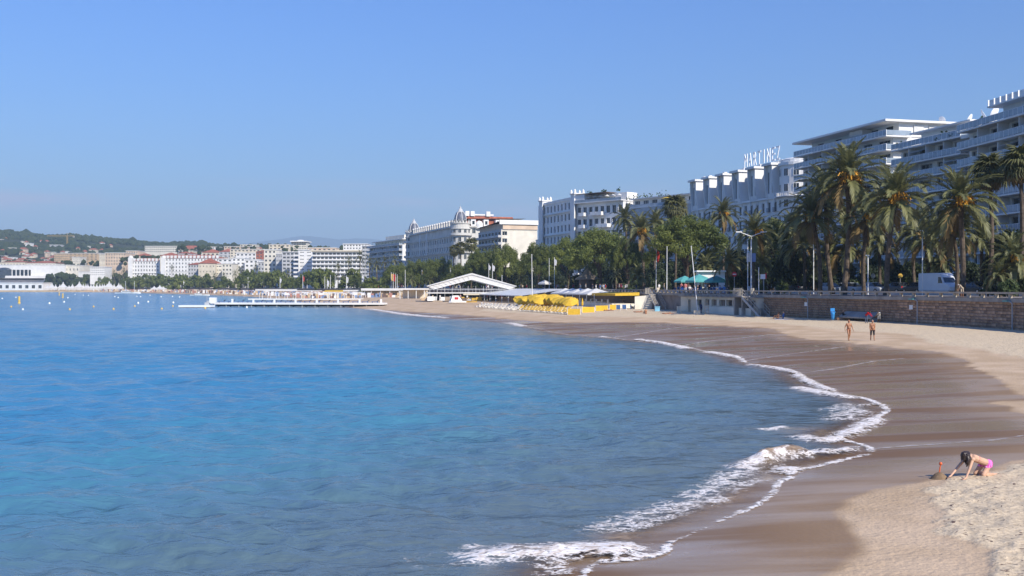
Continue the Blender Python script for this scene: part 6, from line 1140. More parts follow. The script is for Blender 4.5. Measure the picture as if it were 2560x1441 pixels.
# masses of tiny sunbeds and bathers on the far sand
cl2 = MB(); gq = random.Random(12); far_pal = [M['white2'], M['cream'], mat('far_blue', (.2, .28, .45), .8), mat('far_rose', (.5, .25, .2), .8), M['brown'], M['ochre']]
for i in range(2600):
    f = gq.random(); yv = 400+f**1.3*700; 
    xw = float(np.interp(yv, WLW[::-1][:, 1], WLW[::-1][:, 0])); xc_ = float(np.interp(yv, COAST[:, 1], COAST[:, 0])); u = gq.uniform(.10, .97); x = xw+(xc_-xw)*u; s = gq.uniform(.25, .7); z = float(1.0); hgt = gq.choice([.35, .5, .8, 1.4, 1.7]); cl2.box(x-s, x+s, yv, yv+.6, z-.3, z+hgt, gq.randint(0, 5), False)
o = cl2.build('far_sunbeds', far_pal); tag(o, 'mass of tiny sunbeds and bathers on the far sand', 'sunbeds', kind='stuff')
# ---- buoys and boats
bys = mat('buoy_yellow', (.78, .50, .10), .5, .4); byw = mat('buoy_white', (.8, .78, .70), .5, .4); bm_ = MB(); bm_.smooth = True; bm_.lathe([(.01, -.4), (.34, -.25), (.45, .05), (.36, .38), (.1, .55), (.09, .7), (.01, .72)], 12)
BMs = [bm_.mesh('buoy', k) for k in (bys, byw)]
for i, (zx, zy) in enumerate([(150,1105),(305,1140),(660,1060),(855,1042),(930,1140),(1248,1103),(1514,1136),(1797,1097),(1842,1057),(1975,1040),(2157,1132),(2305,1097),(2310,1050),(905,985),(1530,970),(1575,982),(1825,965),(1875,970),(2300,968),(2395,972),(2148,972),(1180,952),(1110,950),(30,995),(212,980),(1000,940),(2000,950)]):
    px, py = zx/5.333, 560+zy/5.333; d_ = CZ*FPX/(py-HY+1.2); col = 0 if i in (0, 4, 5, 6, 10, 11, 7) else 1; s = 0.5 if d_ < 300 else 0.72; o = put('buoy', BMs[col], None, (gx(px, d_), d_, .05), (0, 0, 0), s); tag(o, ('yellow ball buoy floating on the bay left of the jetty' if col == 0 else 'small white ball buoy floating on the bay left of the jetty'), 'buoy', 'yellow buoys' if col == 0 else 'white buoys')
for px, py, col, lb in ((513, 771, 0, 'yellow buoy under the white swimming platform'), (617, 769, 1, 'white buoy beside the long jetty'), (449, 743, 1, 'white buoy by the moored launch')): d_ = CZ*FPX/(py-HY+1); tag(put('buoy', BMs[col], None, (gx(px, d_), d_, .05), (0, 0, 0), .6), lb, 'buoy')
for px, yt, yb, lb in ((48, 741, 759, 'tall yellow marker buoy, the largest on the bay'), (157, 734, 745, 'yellow marker buoy in front of the white tents'), (148, 731, 739, 'smaller yellow marker buoy left of another marker')):
    d_ = CZ*FPX/(yb-HY); h_ = (yb-yt)*d_/FPX; t = thing('marker_buoy', lb, 'buoy', (gx(px, d_), d_, 0), 0, 'yellow marker buoys'); m = MB(); m.lathe([(h_*.14, -.3), (h_*.14, h_*.9), (h_*.05, h_), (.01, h_)], 10); m.build('body', bys, t); m = MB(); m.lathe([(h_*.2, -.2), (h_*.2, .25), (h_*.14, .3)], 10); m.build('collar', bys, t)
def launch(px, py, lpx, label, masts=0):
    d_ = CZ*FPX/(py-HY); L_ = lpx*d_/FPX; t = thing('moored_boat', label, 'boat', (gx(px, d_), d_, 0), R(4)); w_ = L_*.13; m = loft([[(x*L_, -q_*w_, .10*L_*.55), (x*L_, -q_*w_*.7, -.1), (x*L_, q_*w_*.7, -.1), (x*L_, q_*w_, .10*L_*.55)] for x, q_ in ((-.5, .7), (-.2, 1), (.2, .9), (.5, .1))]); m.poly([(-.5*L_, -w_*.7, .054*L_), (.2*L_, -w_*.9, .054*L_), (.5*L_, 0, .054*L_), (.2*L_, w_*.9, .054*L_), (-.5*L_, w_*.7, .054*L_)]); m.build('hull', M['white2'], t); m = MB(); m.box(-.25*L_, .1*L_, -w_*.6, w_*.6, .056*L_, .12*L_); m.build('cabin', M['white2'], t); m = MB(); m.box(-.22*L_, .105*L_, -w_*.62, w_*.62, .08*L_, .105*L_); m.build('cabin_window', M['carglass'], t)
    for k in range(masts): m = MB(); x = (-.1+.35*k)*L_; m.tube([(x, 0, .05*L_), (x, 0, .5*L_)], L_*.006, 5); m.build('mast', M['white2'], t)
launch(320, 734.5, 62, 'long white boat with two masts moored below the white tents', 2); launch(500, 739.5, 48, 'white launch moored behind the swimming platform'); launch(480, 739, 10, 'tiny white dinghy beside the moored launch')
# ================================================================ people
SK = mat('skin_light', (.60, .37, .25), .6, .3, var=.08, scale=6); SKT = mat('skin_tanned', (.36, .17, .09), .55, .35, var=.1, scale=6); SKD = mat('skin_dark', (.07, .04, .03), .5, .35, var=.1, scale=6); HAIR = mat('dark_hair', (.035, .022, .018), .45, .5, var=.2, scale=12); GREY = mat('grey_hair', (.40, .38, .36), .7)
C = {k: mat('cloth_'+k, v, .85, .15, var=.12, scale=5) for k, v in dict(red=(.50, .02, .03), jeans=(.09, .12, .19), white=(.72, .72, .70), black=(.02, .02, .025), navy=(.03, .04, .10), beige=(.45, .37, .27), pink=(.70, .12, .38), grey=(.25, .25, .26), blue=(.10, .22, .50), rose=(.62, .22, .20), maroon=(.22, .03, .05), swim=(.30, .09, .08), olive=(.14, .13, .07)).items()}
def capsule(m, p0, p1, r0, r1, n_=10):
    p0, p1 = Vector(p0), Vector(p1); d = p1-p0; L_ = d.length; u = d.normalized() if L_ > 1e-6 else Vector((0, 0, 1)); pts = []; rr = []
    for a_ in (-80, -50, -20): pts.append(p0+u*r0*math.sin(R(a_))); rr.append(r0*math.cos(R(a_)))
    for a_ in (20, 50, 80): pts.append(p1+u*r1*math.sin(R(a_))); rr.append(r1*math.cos(R(a_)))
    m.tube(pts, rr, n_)
def body(segs, voxel, mats, name='person', smooth_it=4):
    "segs: (p0, p1, r0, r1, material index). One closed surface grown round the bones."
    m = MB()
    for p0, p1, r0, r1, k in segs: capsule(m, p0, p1, r0, r1)
    me = m.mesh(name, mats); o = bpy.data.objects.new('tmp_body', me); COL.objects.link(o); rm = o.modifiers.new('r', 'REMESH'); rm.mode = 'VOXEL'; rm.voxel_size = voxel; sm = o.modifiers.new('s', 'SMOOTH'); sm.factor = .5; sm.iterations = smooth_it
    dg = bpy.context.evaluated_depsgraph_get(); nm = bpy.data.meshes.new_from_object(o.evaluated_get(dg)); bpy.data.objects.remove(o); nm.name = name; nm.materials.clear()
    for mt_ in mats: nm.materials.append(mt_)
    n_ = len(nm.polygons); ce = np.zeros(n_*3, np.float32); nm.polygons.foreach_get('center', ce); ce = ce.reshape(-1, 3); best = np.full(n_, 1e9); idx = np.zeros(n_, np.int32)
    for p0, p1, r0, r1, k in segs:
        a, b = np.array(p0), np.array(p1); d = b-a; t = np.clip(((ce-a)@d)/(d@d+1e-9), 0, 1); q = np.linalg.norm(ce-(a+t[:, None]*d), axis=1)-(r0+(r1-r0)*t); mk = q < best; best = np.where(mk, q, best); idx = np.where(mk, k, idx)
    nm.polygons.foreach_set('material_index', idx); nm.polygons.foreach_set('use_smooth', np.ones(n_, bool)); nm.update(); return nm
def hand_segs(w, d, side, s, k):
    "palm, four fingers and a thumb; w wrist, d pointing direction, side towards the thumb"
    w, d, side = Vector(w), Vector(d).normalized(), Vector(side).normalized(); nrm = d.cross(side); out = [(w, w+d*.055*s, .024*s, .034*s, k)]; kn = w+d*.085*s
    for i, ln in enumerate((.070, .082, .076, .058)):
        b = kn+side*(.030-.020*i)*s; m1 = b+d*ln*.55*s-nrm*.008*s; out += [(w+d*.045*s, b, .018*s, .0105*s, k), (b, m1, .0105*s, .0095*s, k), (m1, m1+(d*.8-nrm*.6).normalized()*ln*.45*s, .0095*s, .008*s, k)]
    tb = w+d*.03*s+side*.032*s; t1 = tb+(d*.6+side*.8).normalized()*.035*s; out += [(w, tb, .02*s, .015*s, k), (tb, t1, .013*s, .011*s, k), (t1, t1+(d*.9+side*.35).normalized()*.03*s, .011*s, .009*s, k)]; return out
def head_segs(c, fwd, s, ks, kh):
    c, f = Vector(c), Vector(fwd).normalized(); rt = f.cross(Vector((0, 0, 1))); rt = rt.normalized() if rt.length > .1 else Vector((1, 0, 0)); up = rt.cross(f)
    o = [(c+up*.03*s, c-up*.045*s+f*.012*s, .092*s, .072*s, ks), (c-up*.075*s+f*.03*s, c-up*.095*s+f*.05*s, .045*s, .032*s, ks), (c+f*.085*s, c-up*.022*s+f*.108*s, .012*s, .016*s, ks)]
    for sg_ in (-1, 1): o.append((c+rt*sg_*.088*s+up*.01*s, c+rt*sg_*.092*s-up*.03*s, .018*s, .014*s, ks)); o.append((c+rt*sg_*.033*s+f*.080*s+up*.005*s, c+rt*sg_*.033*s+f*.082*s+up*.005*s, .012*s, .012*s, kh))
    if kh is not None: o += [(c+up*.052*s-f*.018*s, c+up*.03*s-f*.05*s, .088*s, .075*s, kh)]
    return o
def figure(J, k, s=1.0, hands=True, bulk=1.0, fwd=(0, -1, 0), belly=0.0):
    "J: joint dict in metres; k: material index for each body region"
    V = {n_: Vector(p) for n_, p in J.items()}; sg_ = head_segs(V['head'], J.get('look', fwd), s, k['skin'], k['hair'])
    sg_.append((V['neck'], V['head'], .055*s, .05*s, k['skin'])); ch, pe = V['chest'], V['pelvis']; ax = (V['shR']-V['shL']); axn = ax.normalized()
    for o_ in (-.07, .07): sg_ += [(ch+axn*o_*s*1.1, ch.lerp(pe, .55)+axn*o_*s*.8, .115*s*bulk, .10*s*bulk, k['top']), (ch.lerp(pe, .55)+axn*o_*s*.8, pe+axn*o_*s, .10*s*bulk, .115*s*bulk, k['mid'])]
    sg_ += [(V['shL'], V['shR'], .068*s, .068*s, k['top']), (V['neck'], ch, .07*s, .1*s, k['top'])]
    if belly: f = Vector(fwd); sg_.append((pe+Vector((0, 0, .13*s))+f*.06*s, ch.lerp(pe, .4)+f*.05*s, .13*s*belly, .11*s*belly, k['top']))
    for L_ in 'LR':
        sg_ += [(V['sh'+L_], V['el'+L_], .052*s*bulk, .042*s*bulk, k['uarm']), (V['el'+L_], V['wr'+L_], .041*s*bulk, .029*s, k['larm']), (V['hip'+L_], V['kn'+L_], .092*s*bulk, .062*s*bulk, k['thigh']), (V['kn'+L_], V['an'+L_], .058*s*bulk, .040*s, k['shin'])]
        a_, t_ = V['an'+L_], V['toe'+L_]; h_ = a_+(a_-t_)*.25; h_.z = min(a_.z, t_.z+.02*s) if abs(t_.z-a_.z) < .12*s else h_.z; sg_ += [(h_, t_, .036*s, .026*s, k['foot']), (a_, h_, .036*s, .036*s, k['foot']), (V['pelvis'], V['hip'+L_], .11*s*bulk, .095*s*bulk, k['hip'])]
        d = (V['wr'+L_]-V['el'+L_]); hd_ = Vector(J.get('hd'+L_, d)); sg_ += hand_segs(V['wr'+L_], hd_, Vector(J.get('th'+L_, fwd)), s, k['skin']) if hands else [(V['wr'+L_], V['wr'+L_]+hd_.normalized()*.14*s, .03*s, .022*s, k['skin'])]
    return sg_
def stand(h=1.75, step=0.0, arm=0.12, lean=0.0, swing=0.0):
    u = h/1.75; P_ = dict(head=(0, -.02-lean*1.0, 1.63), neck=(0, -lean*.9, 1.46), chest=(0, -lean*.75, 1.30), pelvis=(0, 0, .96), shL=(-.185, -lean*.85, 1.42), shR=(.185, -lean*.85, 1.42), hipL=(-.10, 0, .92), hipR=(.10, 0, .92))
    P_.update(knL=(-.11, -.06-step*.55, .50), knR=(.11, -.03+step*.35, .50), anL=(-.11, -step*.75, .08), anR=(.11, .02+step*.95, .09+abs(step)*.12), toeL=(-.13, -step*.75-.16, .035), toeR=(.13, step*.95-.13, .035+abs(step)*.02))
    P_.update(elL=(-.20-arm, .03+swing-lean*.6, 1.14), elR=(.20+arm, .03-swing-lean*.6, 1.14), wrL=(-.20-arm*1.15, -.06+swing*1.6-lean*.6, .90), wrR=(.20+arm*1.15, -.06-swing*1.6-lean*.6, .90))
    return {k: tuple(c*u for c in v) for k, v in P_.items()}
def K(**kw):
    d = dict(skin=0, hair=1, top=0, mid=0, uarm=0, larm=0, hip=0, thigh=0, shin=0, foot=0); d.update(kw); return d
# two men walking on the wet sand
q = rest(2122, 852); mw = body(figure(stand(1.74, .22, .10, 0, .05), K(hair=0, hip=2), 1.0, True, 1.10, belly=1.05), .014, [SKT, SK, C['swim']]); o = put('person', mw, None, q, (0, 0, R(8))); tag(o, 'bare-chested bald man in small trunks walking on the wet sand', 'person')
q = rest(2181, 852); mw = body(figure(stand(1.72, -.20, .02, 0, -.05), K(hair=1, hip=2, thigh=2, mid=0), 1.0, True, 1.12, belly=1.0), .014, [SKT, GREY, C['black']]); o = put('person', mw, None, q, (0, 0, R(-6))); tag(o, 'tanned man in black shorts walking on the wet sand', 'person')
# kneeling girl digging
q = rest(2411, 1201); dx = .95; G = dict(head=(.055, .12, .57), neck=(.165, .20, .53), chest=(.25, .26, .49), pelvis=(.585, .46, .335), shL=(.20, .13, .475), shR=(.15, .34, .475), elL=(.115, .055, .26), elR=(-.03, .27, .26), wrL=(.03, .0, .055), wrR=(-.20, .16, .075), hipL=(.60, .38, .29), hipR=(.54, .54, .29), knL=(.47, .30, .075), knR=(.40, .52, .075), anL=(.78, .48, .055), anR=(.71, .72, .055), toeL=(.90, .55, .03), toeR=(.83, .79, .03), look=(-.5, -.2, -.85), hdL=(-.85, -.35, -.35), hdR=(-.85, -.3, -.4), thL=(-.3, .8, .1), thR=(-.3, -.8, .1))
G = {k_: ((v_[0]*1.22, v_[1], v_[2]) if k_[:2] not in ('lo', 'hd', 'th') else v_) for k_, v_ in G.items()}
girl = thing('person', 'girl in a pink striped bikini kneeling and digging in the sand', 'person', q); girl.scale = (1.1, 1.1, 1.06); sg_ = figure(G, K(hair=1), .82, True, 1.05, (-.8, -.5, 0)); gb = body(sg_, .0085, [SK, HAIR]); put('body', gb, girl)
def shell_of(me, pred, inflate, name, mt_, parent):
    n_ = len(me.vertices); co = np.zeros(n_*3, np.float32); me.vertices.foreach_get('co', co); co = co.reshape(-1, 3); no = np.zeros(n_*3, np.float32); me.vertices.foreach_get('normal', no); no = no.reshape(-1, 3)
    keep = pred(co); fs = [tuple(p.vertices) for p in me.polygons if all(keep[v] for v in p.vertices)]; us = sorted({v for f in fs for v in f}); mp_ = {v: i for i, v in enumerate(us)}; m = MB(); m.smooth = True; m.v = [tuple(co[v]+no[v]*inflate) for v in us]; m.f = [tuple(mp_[v] for v in f) for f in fs]; m.m = [0]*len(fs); return m.build(name, mt_, parent)
axd = np.array(G['pelvis'])-np.array(G['chest']); axl = np.linalg.norm(axd); axd = axd/axl
def along(co): return (co-np.array(G['chest']))@axd
stripe = bpy.data.materials.new('pink_stripes'); stripe.use_nodes = True; nt = stripe.node_tree; n, l = nt.nodes, nt.links; b = n['Principled BSDF']; b.inputs['Roughness'].default_value = .8; tc_ = n.new('ShaderNodeTexCoord'); vt = n.new('ShaderNodeVectorMath'); vt.operation = 'DOT_PRODUCT'; l.new(tc_.outputs['Object'], vt.inputs[0]); vt.inputs[1].default_value = tuple(axd); sn = math_(n, l, 'SINE', math_(n, l, 'MULTIPLY', vt.outputs['Value'], 150.0), 0.0); l.new(mixc(n, l, mrange(n, l, sn, .1, .6), (.62, .06, .36), (.78, .30, .60)), b.inputs['Base Color'])
shell_of(gb, lambda co: (along(co) > axl*.78) & (along(co) < axl*1.30) & (co[:, 2] > .235), .006, 'bikini_bottom', stripe, girl)
shell_of(gb, lambda co: (along(co) > axl*.12) & (along(co) < axl*.17) & (co[:, 2] > .33) & (co[:, 0] > .14), .005, 'bikini_top', C['rose'], girl)
hs = []; hc = Vector(G['head'])
gh = random.Random(5)
for k in range(44):
    a_ = R(-100+k*200/43); rr_ = gh.uniform(.055, .088); st = hc+Vector((.02+rr_*.75*math.cos(a_), rr_*math.sin(a_), .05-.02*abs(math.sin(a_)))); en = Vector((.06+.055*math.cos(a_)+gh.uniform(-.03, .03), .10+.085*math.sin(a_)+gh.uniform(-.02, .02), .37+gh.uniform(-.07, .06))); md = st.lerp(en, .5)+Vector((.028*math.cos(a_)+.012, .02*math.sin(a_), 0)); hs += [(st, md, .021, .018, 0), (md, en, .018, .006, 0)]
for k in range(14): a_ = R(100+k*160/13); st = hc+Vector((.0, 0, .07)); en = hc+Vector((.085*math.cos(a_), .08*math.sin(a_), -.10+gh.uniform(-.04, .02))); hs.append((st, st.lerp(en, .5)+Vector((.035*math.cos(a_), .03*math.sin(a_), .02)), .03, .026, 0)); hs.append((st.lerp(en, .5)+Vector((.035*math.cos(a_), .03*math.sin(a_), .02)), en, .024, .008, 0))
hs += [(hc+Vector((.0, 0, .03)), hc+Vector((.06, .03, .03)), .080, .076, 0)]
put('hair', body(hs, .0065, [HAIR], 'hair', 2), girl)
q2 = rest(2349, 1197); t = thing('sandcastle', 'small wet sand mound with a dark side left of the kneeling girl', 'sandcastle', q2); m = MB(); m.smooth = True; gs = random.Random(2); pr_ = [(.26, -.04), (.20, .03), (.13, .10), (.07, .145), (.03, .160), (.005, .163)]; m.lathe(pr_, 22); m.v = [(x*(1+gs.uniform(-.07, .07)), y*(1+gs.uniform(-.07, .07)), z+gs.uniform(-.006, .006)) for x, y, z in m.v]; m.build('mound', mat('damp_sand', (.24, .165, .10), .9, .1, var=.12, scale=8, bump=.4, bscale=40), t)
t = thing('toy_spade', 'orange toy spade stuck upright in the sand mound', 'spade', (q2[0]-.01, q2[1], q2[2]+.13)); m = MB(); m.tube([(0, 0, 0), (.035, 0, .24)], .016, 8); m.build('shaft', M['orange'], t); m = MB(); m.smooth = True; m.lathe([(.005, .215), (.035, .225), (.042, .255), (.032, .285), (.005, .295)], 12, 0, (.036, 0)); m.build('grip', M['orange'], t); m = MB(); m.box(-.05, .05, -.008, .008, -.12, .02); m.build('blade', M['orange'], t)
# people by the sea wall
q = rest(2166, 809); J = stand(1.74, .05, .02, .34); J.update(head=(.25, -.42, 1.30), neck=(.19, -.32, 1.26), chest=(.13, -.22, 1.18), shL=(.06, -.36, 1.22), shR=(.30, -.20, 1.22), elL=(.22, -.5, .98), elR=(.42, -.35, .98), wrL=(.38, -.52, .80), wrR=(.55, -.40, .80)); o = put('person', body(figure(J, K(hair=1, top=2, mid=2, uarm=2, larm=2, hip=3, thigh=3, shin=3, foot=1), 1, True, 1.05), .016, [SKD, HAIR, C['red'], C['jeans']]), None, q); tag(o, 'person in a red jacket and jeans bending forward by the ramp', 'person')
q = rest(2197, 808); J = stand(1.70, -.05, .02, .3); J.update(head=(-.22, -.36, 1.24), neck=(-.16, -.28, 1.2), chest=(-.08, -.20, 1.12), shL=(-.24, -.16, 1.16), shR=(-.02, -.34, 1.16), elL=(-.38, -.3, .92), elR=(-.2, -.5, .92), wrL=(-.5, -.36, .76), wrR=(-.4, -.5, .74)); o = put('person', body(figure(J, K(hair=1, top=2, mid=2, hip=3, thigh=3, shin=0, foot=1), 1, True), .016, [SKD, HAIR, C['white'], C['grey']]), None, q); tag(o, 'person in a white shirt bending towards the one in red', 'person')
def sit(h=1.7): 
    P_ = dict(head=(0, .10, .83), neck=(0, .12, .66), chest=(0, .12, .50), pelvis=(0, .05, .13), shL=(-.18, .12, .62), shR=(.18, .12, .62), hipL=(-.1, 0, .12), hipR=(.1, 0, .12), knL=(-.12, -.36, .40), knR=(.12, -.34, .42), anL=(-.12, -.56, .07), anR=(.12, -.54, .07), toeL=(-.13, -.72, .035), toeR=(.13, -.70, .035), elL=(-.24, -.08, .38), elR=(.24, -.08, .38), wrL=(-.12, -.30, .46), wrR=(.12, -.30, .46)); u = h/1.7; return {k: tuple(c*u for c in v) for k, v in P_.items()}
q = rest(2110, 802); t = thing('person', 'person in black sitting on a low ledge left of the ramp', 'person', (q[0], q[1], q[2]+.35)); put('body', body(figure(sit(), K(hair=1, top=2, mid=2, uarm=2, larm=2, hip=2, thigh=2, shin=2), 1, True), .016, [SK, mat('light_brown_hair', (.25, .14, .07), .6), C['black']]), t, (0, 0, 0), (0, 0, R(70)))
m = MB(); m.box(-.9, .7, -.35, .35, -.1, .36); tag(m.build('stone_ledge', M['stone'], None, (q[0], q[1]+.1, q[2])), 'low stone ledge with a person in black sitting on it', 'ledge')
for i, (px, py, rz, kk, ms, lb) in enumerate(((1944, 798, 60, K(hair=1, hip=2), [SKT, HAIR, C['black']], 'sunbather with bent knees on the sand, left one of the couple'), (1957, 797, 75, K(hair=1, top=2, mid=2, uarm=2), [SK, HAIR, C['blue']], 'person in blue sitting on the sand, right one of the couple'))): q = rest(px, py); tag(put('person', body(figure(sit(), kk, 1, True), .017, ms), None, q, (0, 0, R(rz)-math.pi)), lb, 'person')
q = rest(1956, 799); m = MB(); m.box(-1.1, .8, -.5, .6, -.03, .03); tag(m.build('beach_towel', C['blue'], None, (q[0], q[1], q[2]+.02), (0, 0, R(8))), 'blue towel under the couple on the sand', 'towel')
# person stooping on the promenade by the palm
x, y, hd = coast_at(2405, 1.6); J = stand(1.75, 0, .04, .34); J.update(head=(-.42, -.12, 1.22), neck=(-.34, -.10, 1.24), chest=(-.24, -.08, 1.2), shL=(-.34, -.26, 1.24), shR=(-.28, .12, 1.24), elL=(-.40, -.28, .98), elR=(-.36, .12, .98), wrL=(-.46, -.26, .72), wrR=(-.44, .1, .72), look=(-.8, -.1, -.5)); tag(put('person', body(figure(J, K(hair=1, top=2, mid=2, uarm=2, hip=2, thigh=2), 1, True), .016, [SKT, GREY, C['beige']]), None, (x, y, GZ-.02)), 'person in beige stooping over the railing beside the white van', 'person')
# bathers lying or sitting left of the pavilion
def lie(): return dict(head=(0, .84, .14), neck=(0, .68, .14), chest=(0, .50, .14), pelvis=(0, .05, .13), shL=(-.18, .60, .12), shR=(.18, .60, .12), hipL=(-.1, 0, .11), hipR=(.1, 0, .11), knL=(-.12, -.40, .12), knR=(.12, -.38, .30), anL=(-.12, -.82, .07), anR=(.12, -.60, .06), toeL=(-.14, -.86, .2), toeR=(.13, -.76, .04), elL=(-.34, .38, .08), elR=(.34, .38, .08), wrL=(-.30, .12, .06), wrR=(.30, .12, .06), look=(0, .2, 1))
ML = [body(figure(lie(), K(hair=1, hip=2), 1, False), .022, [SKT, HAIR, C[c]]) for c in ('navy', 'rose')]; MS = [body(figure(sit(), K(hair=1, hip=2, top=t_, mid=t_), 1, False), .022, [SKT, HAIR, C[c]]) for c, t_ in (('navy', 0), ('white', 2), ('blue', 2))]
for px, py, me, rz, lb in ((1598, 782, ML[1], 80, 'sunbather lying on the sand in front of the slanting cream wall'), (1614, 786, MS[0], 200, 'sunbather sitting on the sand nearest the water below the cream wall'), (1670, 786, ML[0], 95, 'sunbather lying on the sand at the foot of the first stair'), (1523, 778, ML[0], 70, 'sunbather lying before the yellow wind screens'), (1578, 773, MS[1], 120, 'person in white sitting at the foot of the cream wall'), (1590, 773, MS[2], 140, 'person in blue sitting at the foot of the cream wall'), (1372, 782, MS[0], 150, 'person sitting between the yellow loungers'), (1205, 764, MS[1], 150, 'person in white sitting left of the white loungers')): q = rest(px, py); tag(put('person', me, None, q, (0, 0, R(rz))), lb, 'person')
for px, py, lb in ((1546, 777, 'blue canvas beach chair before the beach club, left one'), (1561, 776, 'blue canvas beach chair before the beach club, right one'), (1643, 779, 'pale blue plastic box under the first stair')):
    q = rest(px, py)
    if px > 1600: m = MB(); m.box(-.4, .4, -.3, .3, -.05, .75); m.box(-.45, .45, -.35, .35, .75, .85); tag(m.build('plastic_box', mat('pale_blue_plastic', (.22, .50, .68), .5), None, q), lb, 'box'); continue
    t = thing('beach_chair', lb, 'chair', q, R(170)); m = MB(); m.poly([(-.35, -.5, .25), (.35, -.5, .25), (.35, .1, .2), (-.35, .1, .2)]); m.poly([(-.35, .1, .2), (.35, .1, .2), (.35, .45, 1.0), (-.35, .45, 1.0)]); m.build('canvas', C['blue'], t); m = MB()
    for s in (-.36, .36): m.tube([(s, -.5, .27), (s, -.45, 0), (s, .35, .0), (s, .46, 1.02)], .025, 5)
    m.build('frame', M['white2'], t)
# block, boxes, post and ladder before the pavilion
for px, py, w_, h_, mt_, nm, lb, ct in ((1697, 783, .28, 1.05, M['cream'], 'stone_post', 'square cream stone post left of the leaning flagpole', 'post'), (1742, 787, .45, .62, M['cream'], 'pole_base', 'square cream block at the foot of the leaning flagpole', 'block')): q = rest(px, py); m = MB(); m.box(-w_, w_, -w_, w_, -.2, h_*.93); m.box(-w_-.05, w_+.05, -w_-.05, w_+.05, h_*.93, h_); tag(m.build(nm, mt_, None, q), lb, ct)
q = rest(1768, 787); t = thing('leaning_ladder', 'reddish ladder leaning against the pavilion wall', 'ladder', q, R(5))
for s in (-.28, .28): m = MB(); m.tube([(s, 0, 0), (s, .7, 2.15)], .04, 5); m.build('rail', M['ochre'], t)
for i in range(9): m = MB(); f = (i+.6)/9.3; m.tube([(-.28, .7*f, 2.15*f), (.28, .7*f, 2.15*f)], .03, 5); m.build('rung', M['ochre'], t)
q = rest(1753, 785); tag(put('person', body(figure(stand(1.7, .05, .05, .2), K(hair=1, top=2, mid=2, uarm=2, larm=2, hip=2, thigh=2, shin=2), 1, False), .02, [SKT, HAIR, C['navy']]), None, q, (0, 0, R(200))), 'person in dark clothes standing by the leaning ladder', 'person')
# strollers
PV = []
for i, (top, bot, sk, st_) in enumerate((('white', 'navy', SK, .15), ('black', 'jeans', SKT, -.12), ('red', 'beige', SK, .1), ('blue', 'white', SK, .16), ('white', 'beige', SKT, 0), ('beige', 'jeans', SK, .12), ('navy', 'grey', SK, -.1), ('rose', 'white', SK, 0), ('maroon', 'black', SKT, .1), ('grey', 'black', SK, 0))): PV.append((top, body(figure(stand(1.64+.02*i, st_, .05), K(hair=1, top=2, mid=2, uarm=2, larm=2 if i % 2 else 0, hip=3, thigh=3, shin=3 if i % 3 else 0, foot=1), 1, False, 1.0+.03*(i % 3)), .026, [sk, HAIR, C[top], C[bot]])))
gp = random.Random(21); spots = [(1648, 1.2, 4), (1660, 2.2, 5), (1612, 3, 1), (1704, 2.6, 7), (1714, 2.2, 7), (1750, 2.4, 1), (1764, 2.0, 4), (1544, 3.5, 8), (1532, 3.6, 5), (1508, 3.5, 4), (1500, 4, 3), (1490, 3, 0), (1555, 4, 9)]
for i in range(95): spots.append((gp.uniform(600, 1600) if i > 40 else gp.uniform(900, 1560), gp.uniform(1.4, 9), gp.randrange(10)))
for px, off, k in spots:
    p_ = coast_at(px, off); place = 'by the kiosk' if px > 1690 else 'at the head of the first stair' if px > 1605 else 'on the promenade under the pines' if px > 1000 else 'on the far promenade'
    tag(put('person', PV[k][1], None, (p_[0], p_[1], GZ-.01), (0, 0, gp.uniform(0, 6.28))), 'person in a %s top strolling %s' % (PV[k][0], place), 'person', 'strollers in %s %s' % (PV[k][0], place))
SITM = [body(figure(sit(), K(hair=1, top=2, mid=2, uarm=2, hip=3, thigh=3), 1, False), .026, [SK, HAIR, C[a_], C[b_]]) for a_, b_ in (('white', 'navy'), ('black', 'jeans'), ('blue', 'beige'))]
for i in range(14): p_ = coast_at(1696+i*9.6, gp.uniform(1.6, 4.0)); k = gp.randrange(3); tag(put('person', SITM[k], None, (p_[0], p_[1], GZ+.36), (0, 0, gp.uniform(0, 6.28))), 'person in a %s top sitting on the cafe terrace' % ('white', 'black', 'blue')[k], 'person', 'seated cafe guests in ' + ('white', 'black', 'blue')[k])
for i in range(16): d_ = 294+gp.uniform(-2, 6); px = gp.uniform(1075, 1270); k = gp.randrange(10); tag(put('person', PV[k][1], None, (gx(px, d_), d_, 1.15), (0, 0, gp.uniform(0, 6.28))), 'person in a %s top among the tables under the marquee' % PV[k][0], 'person', 'marquee guests in '+PV[k][0])
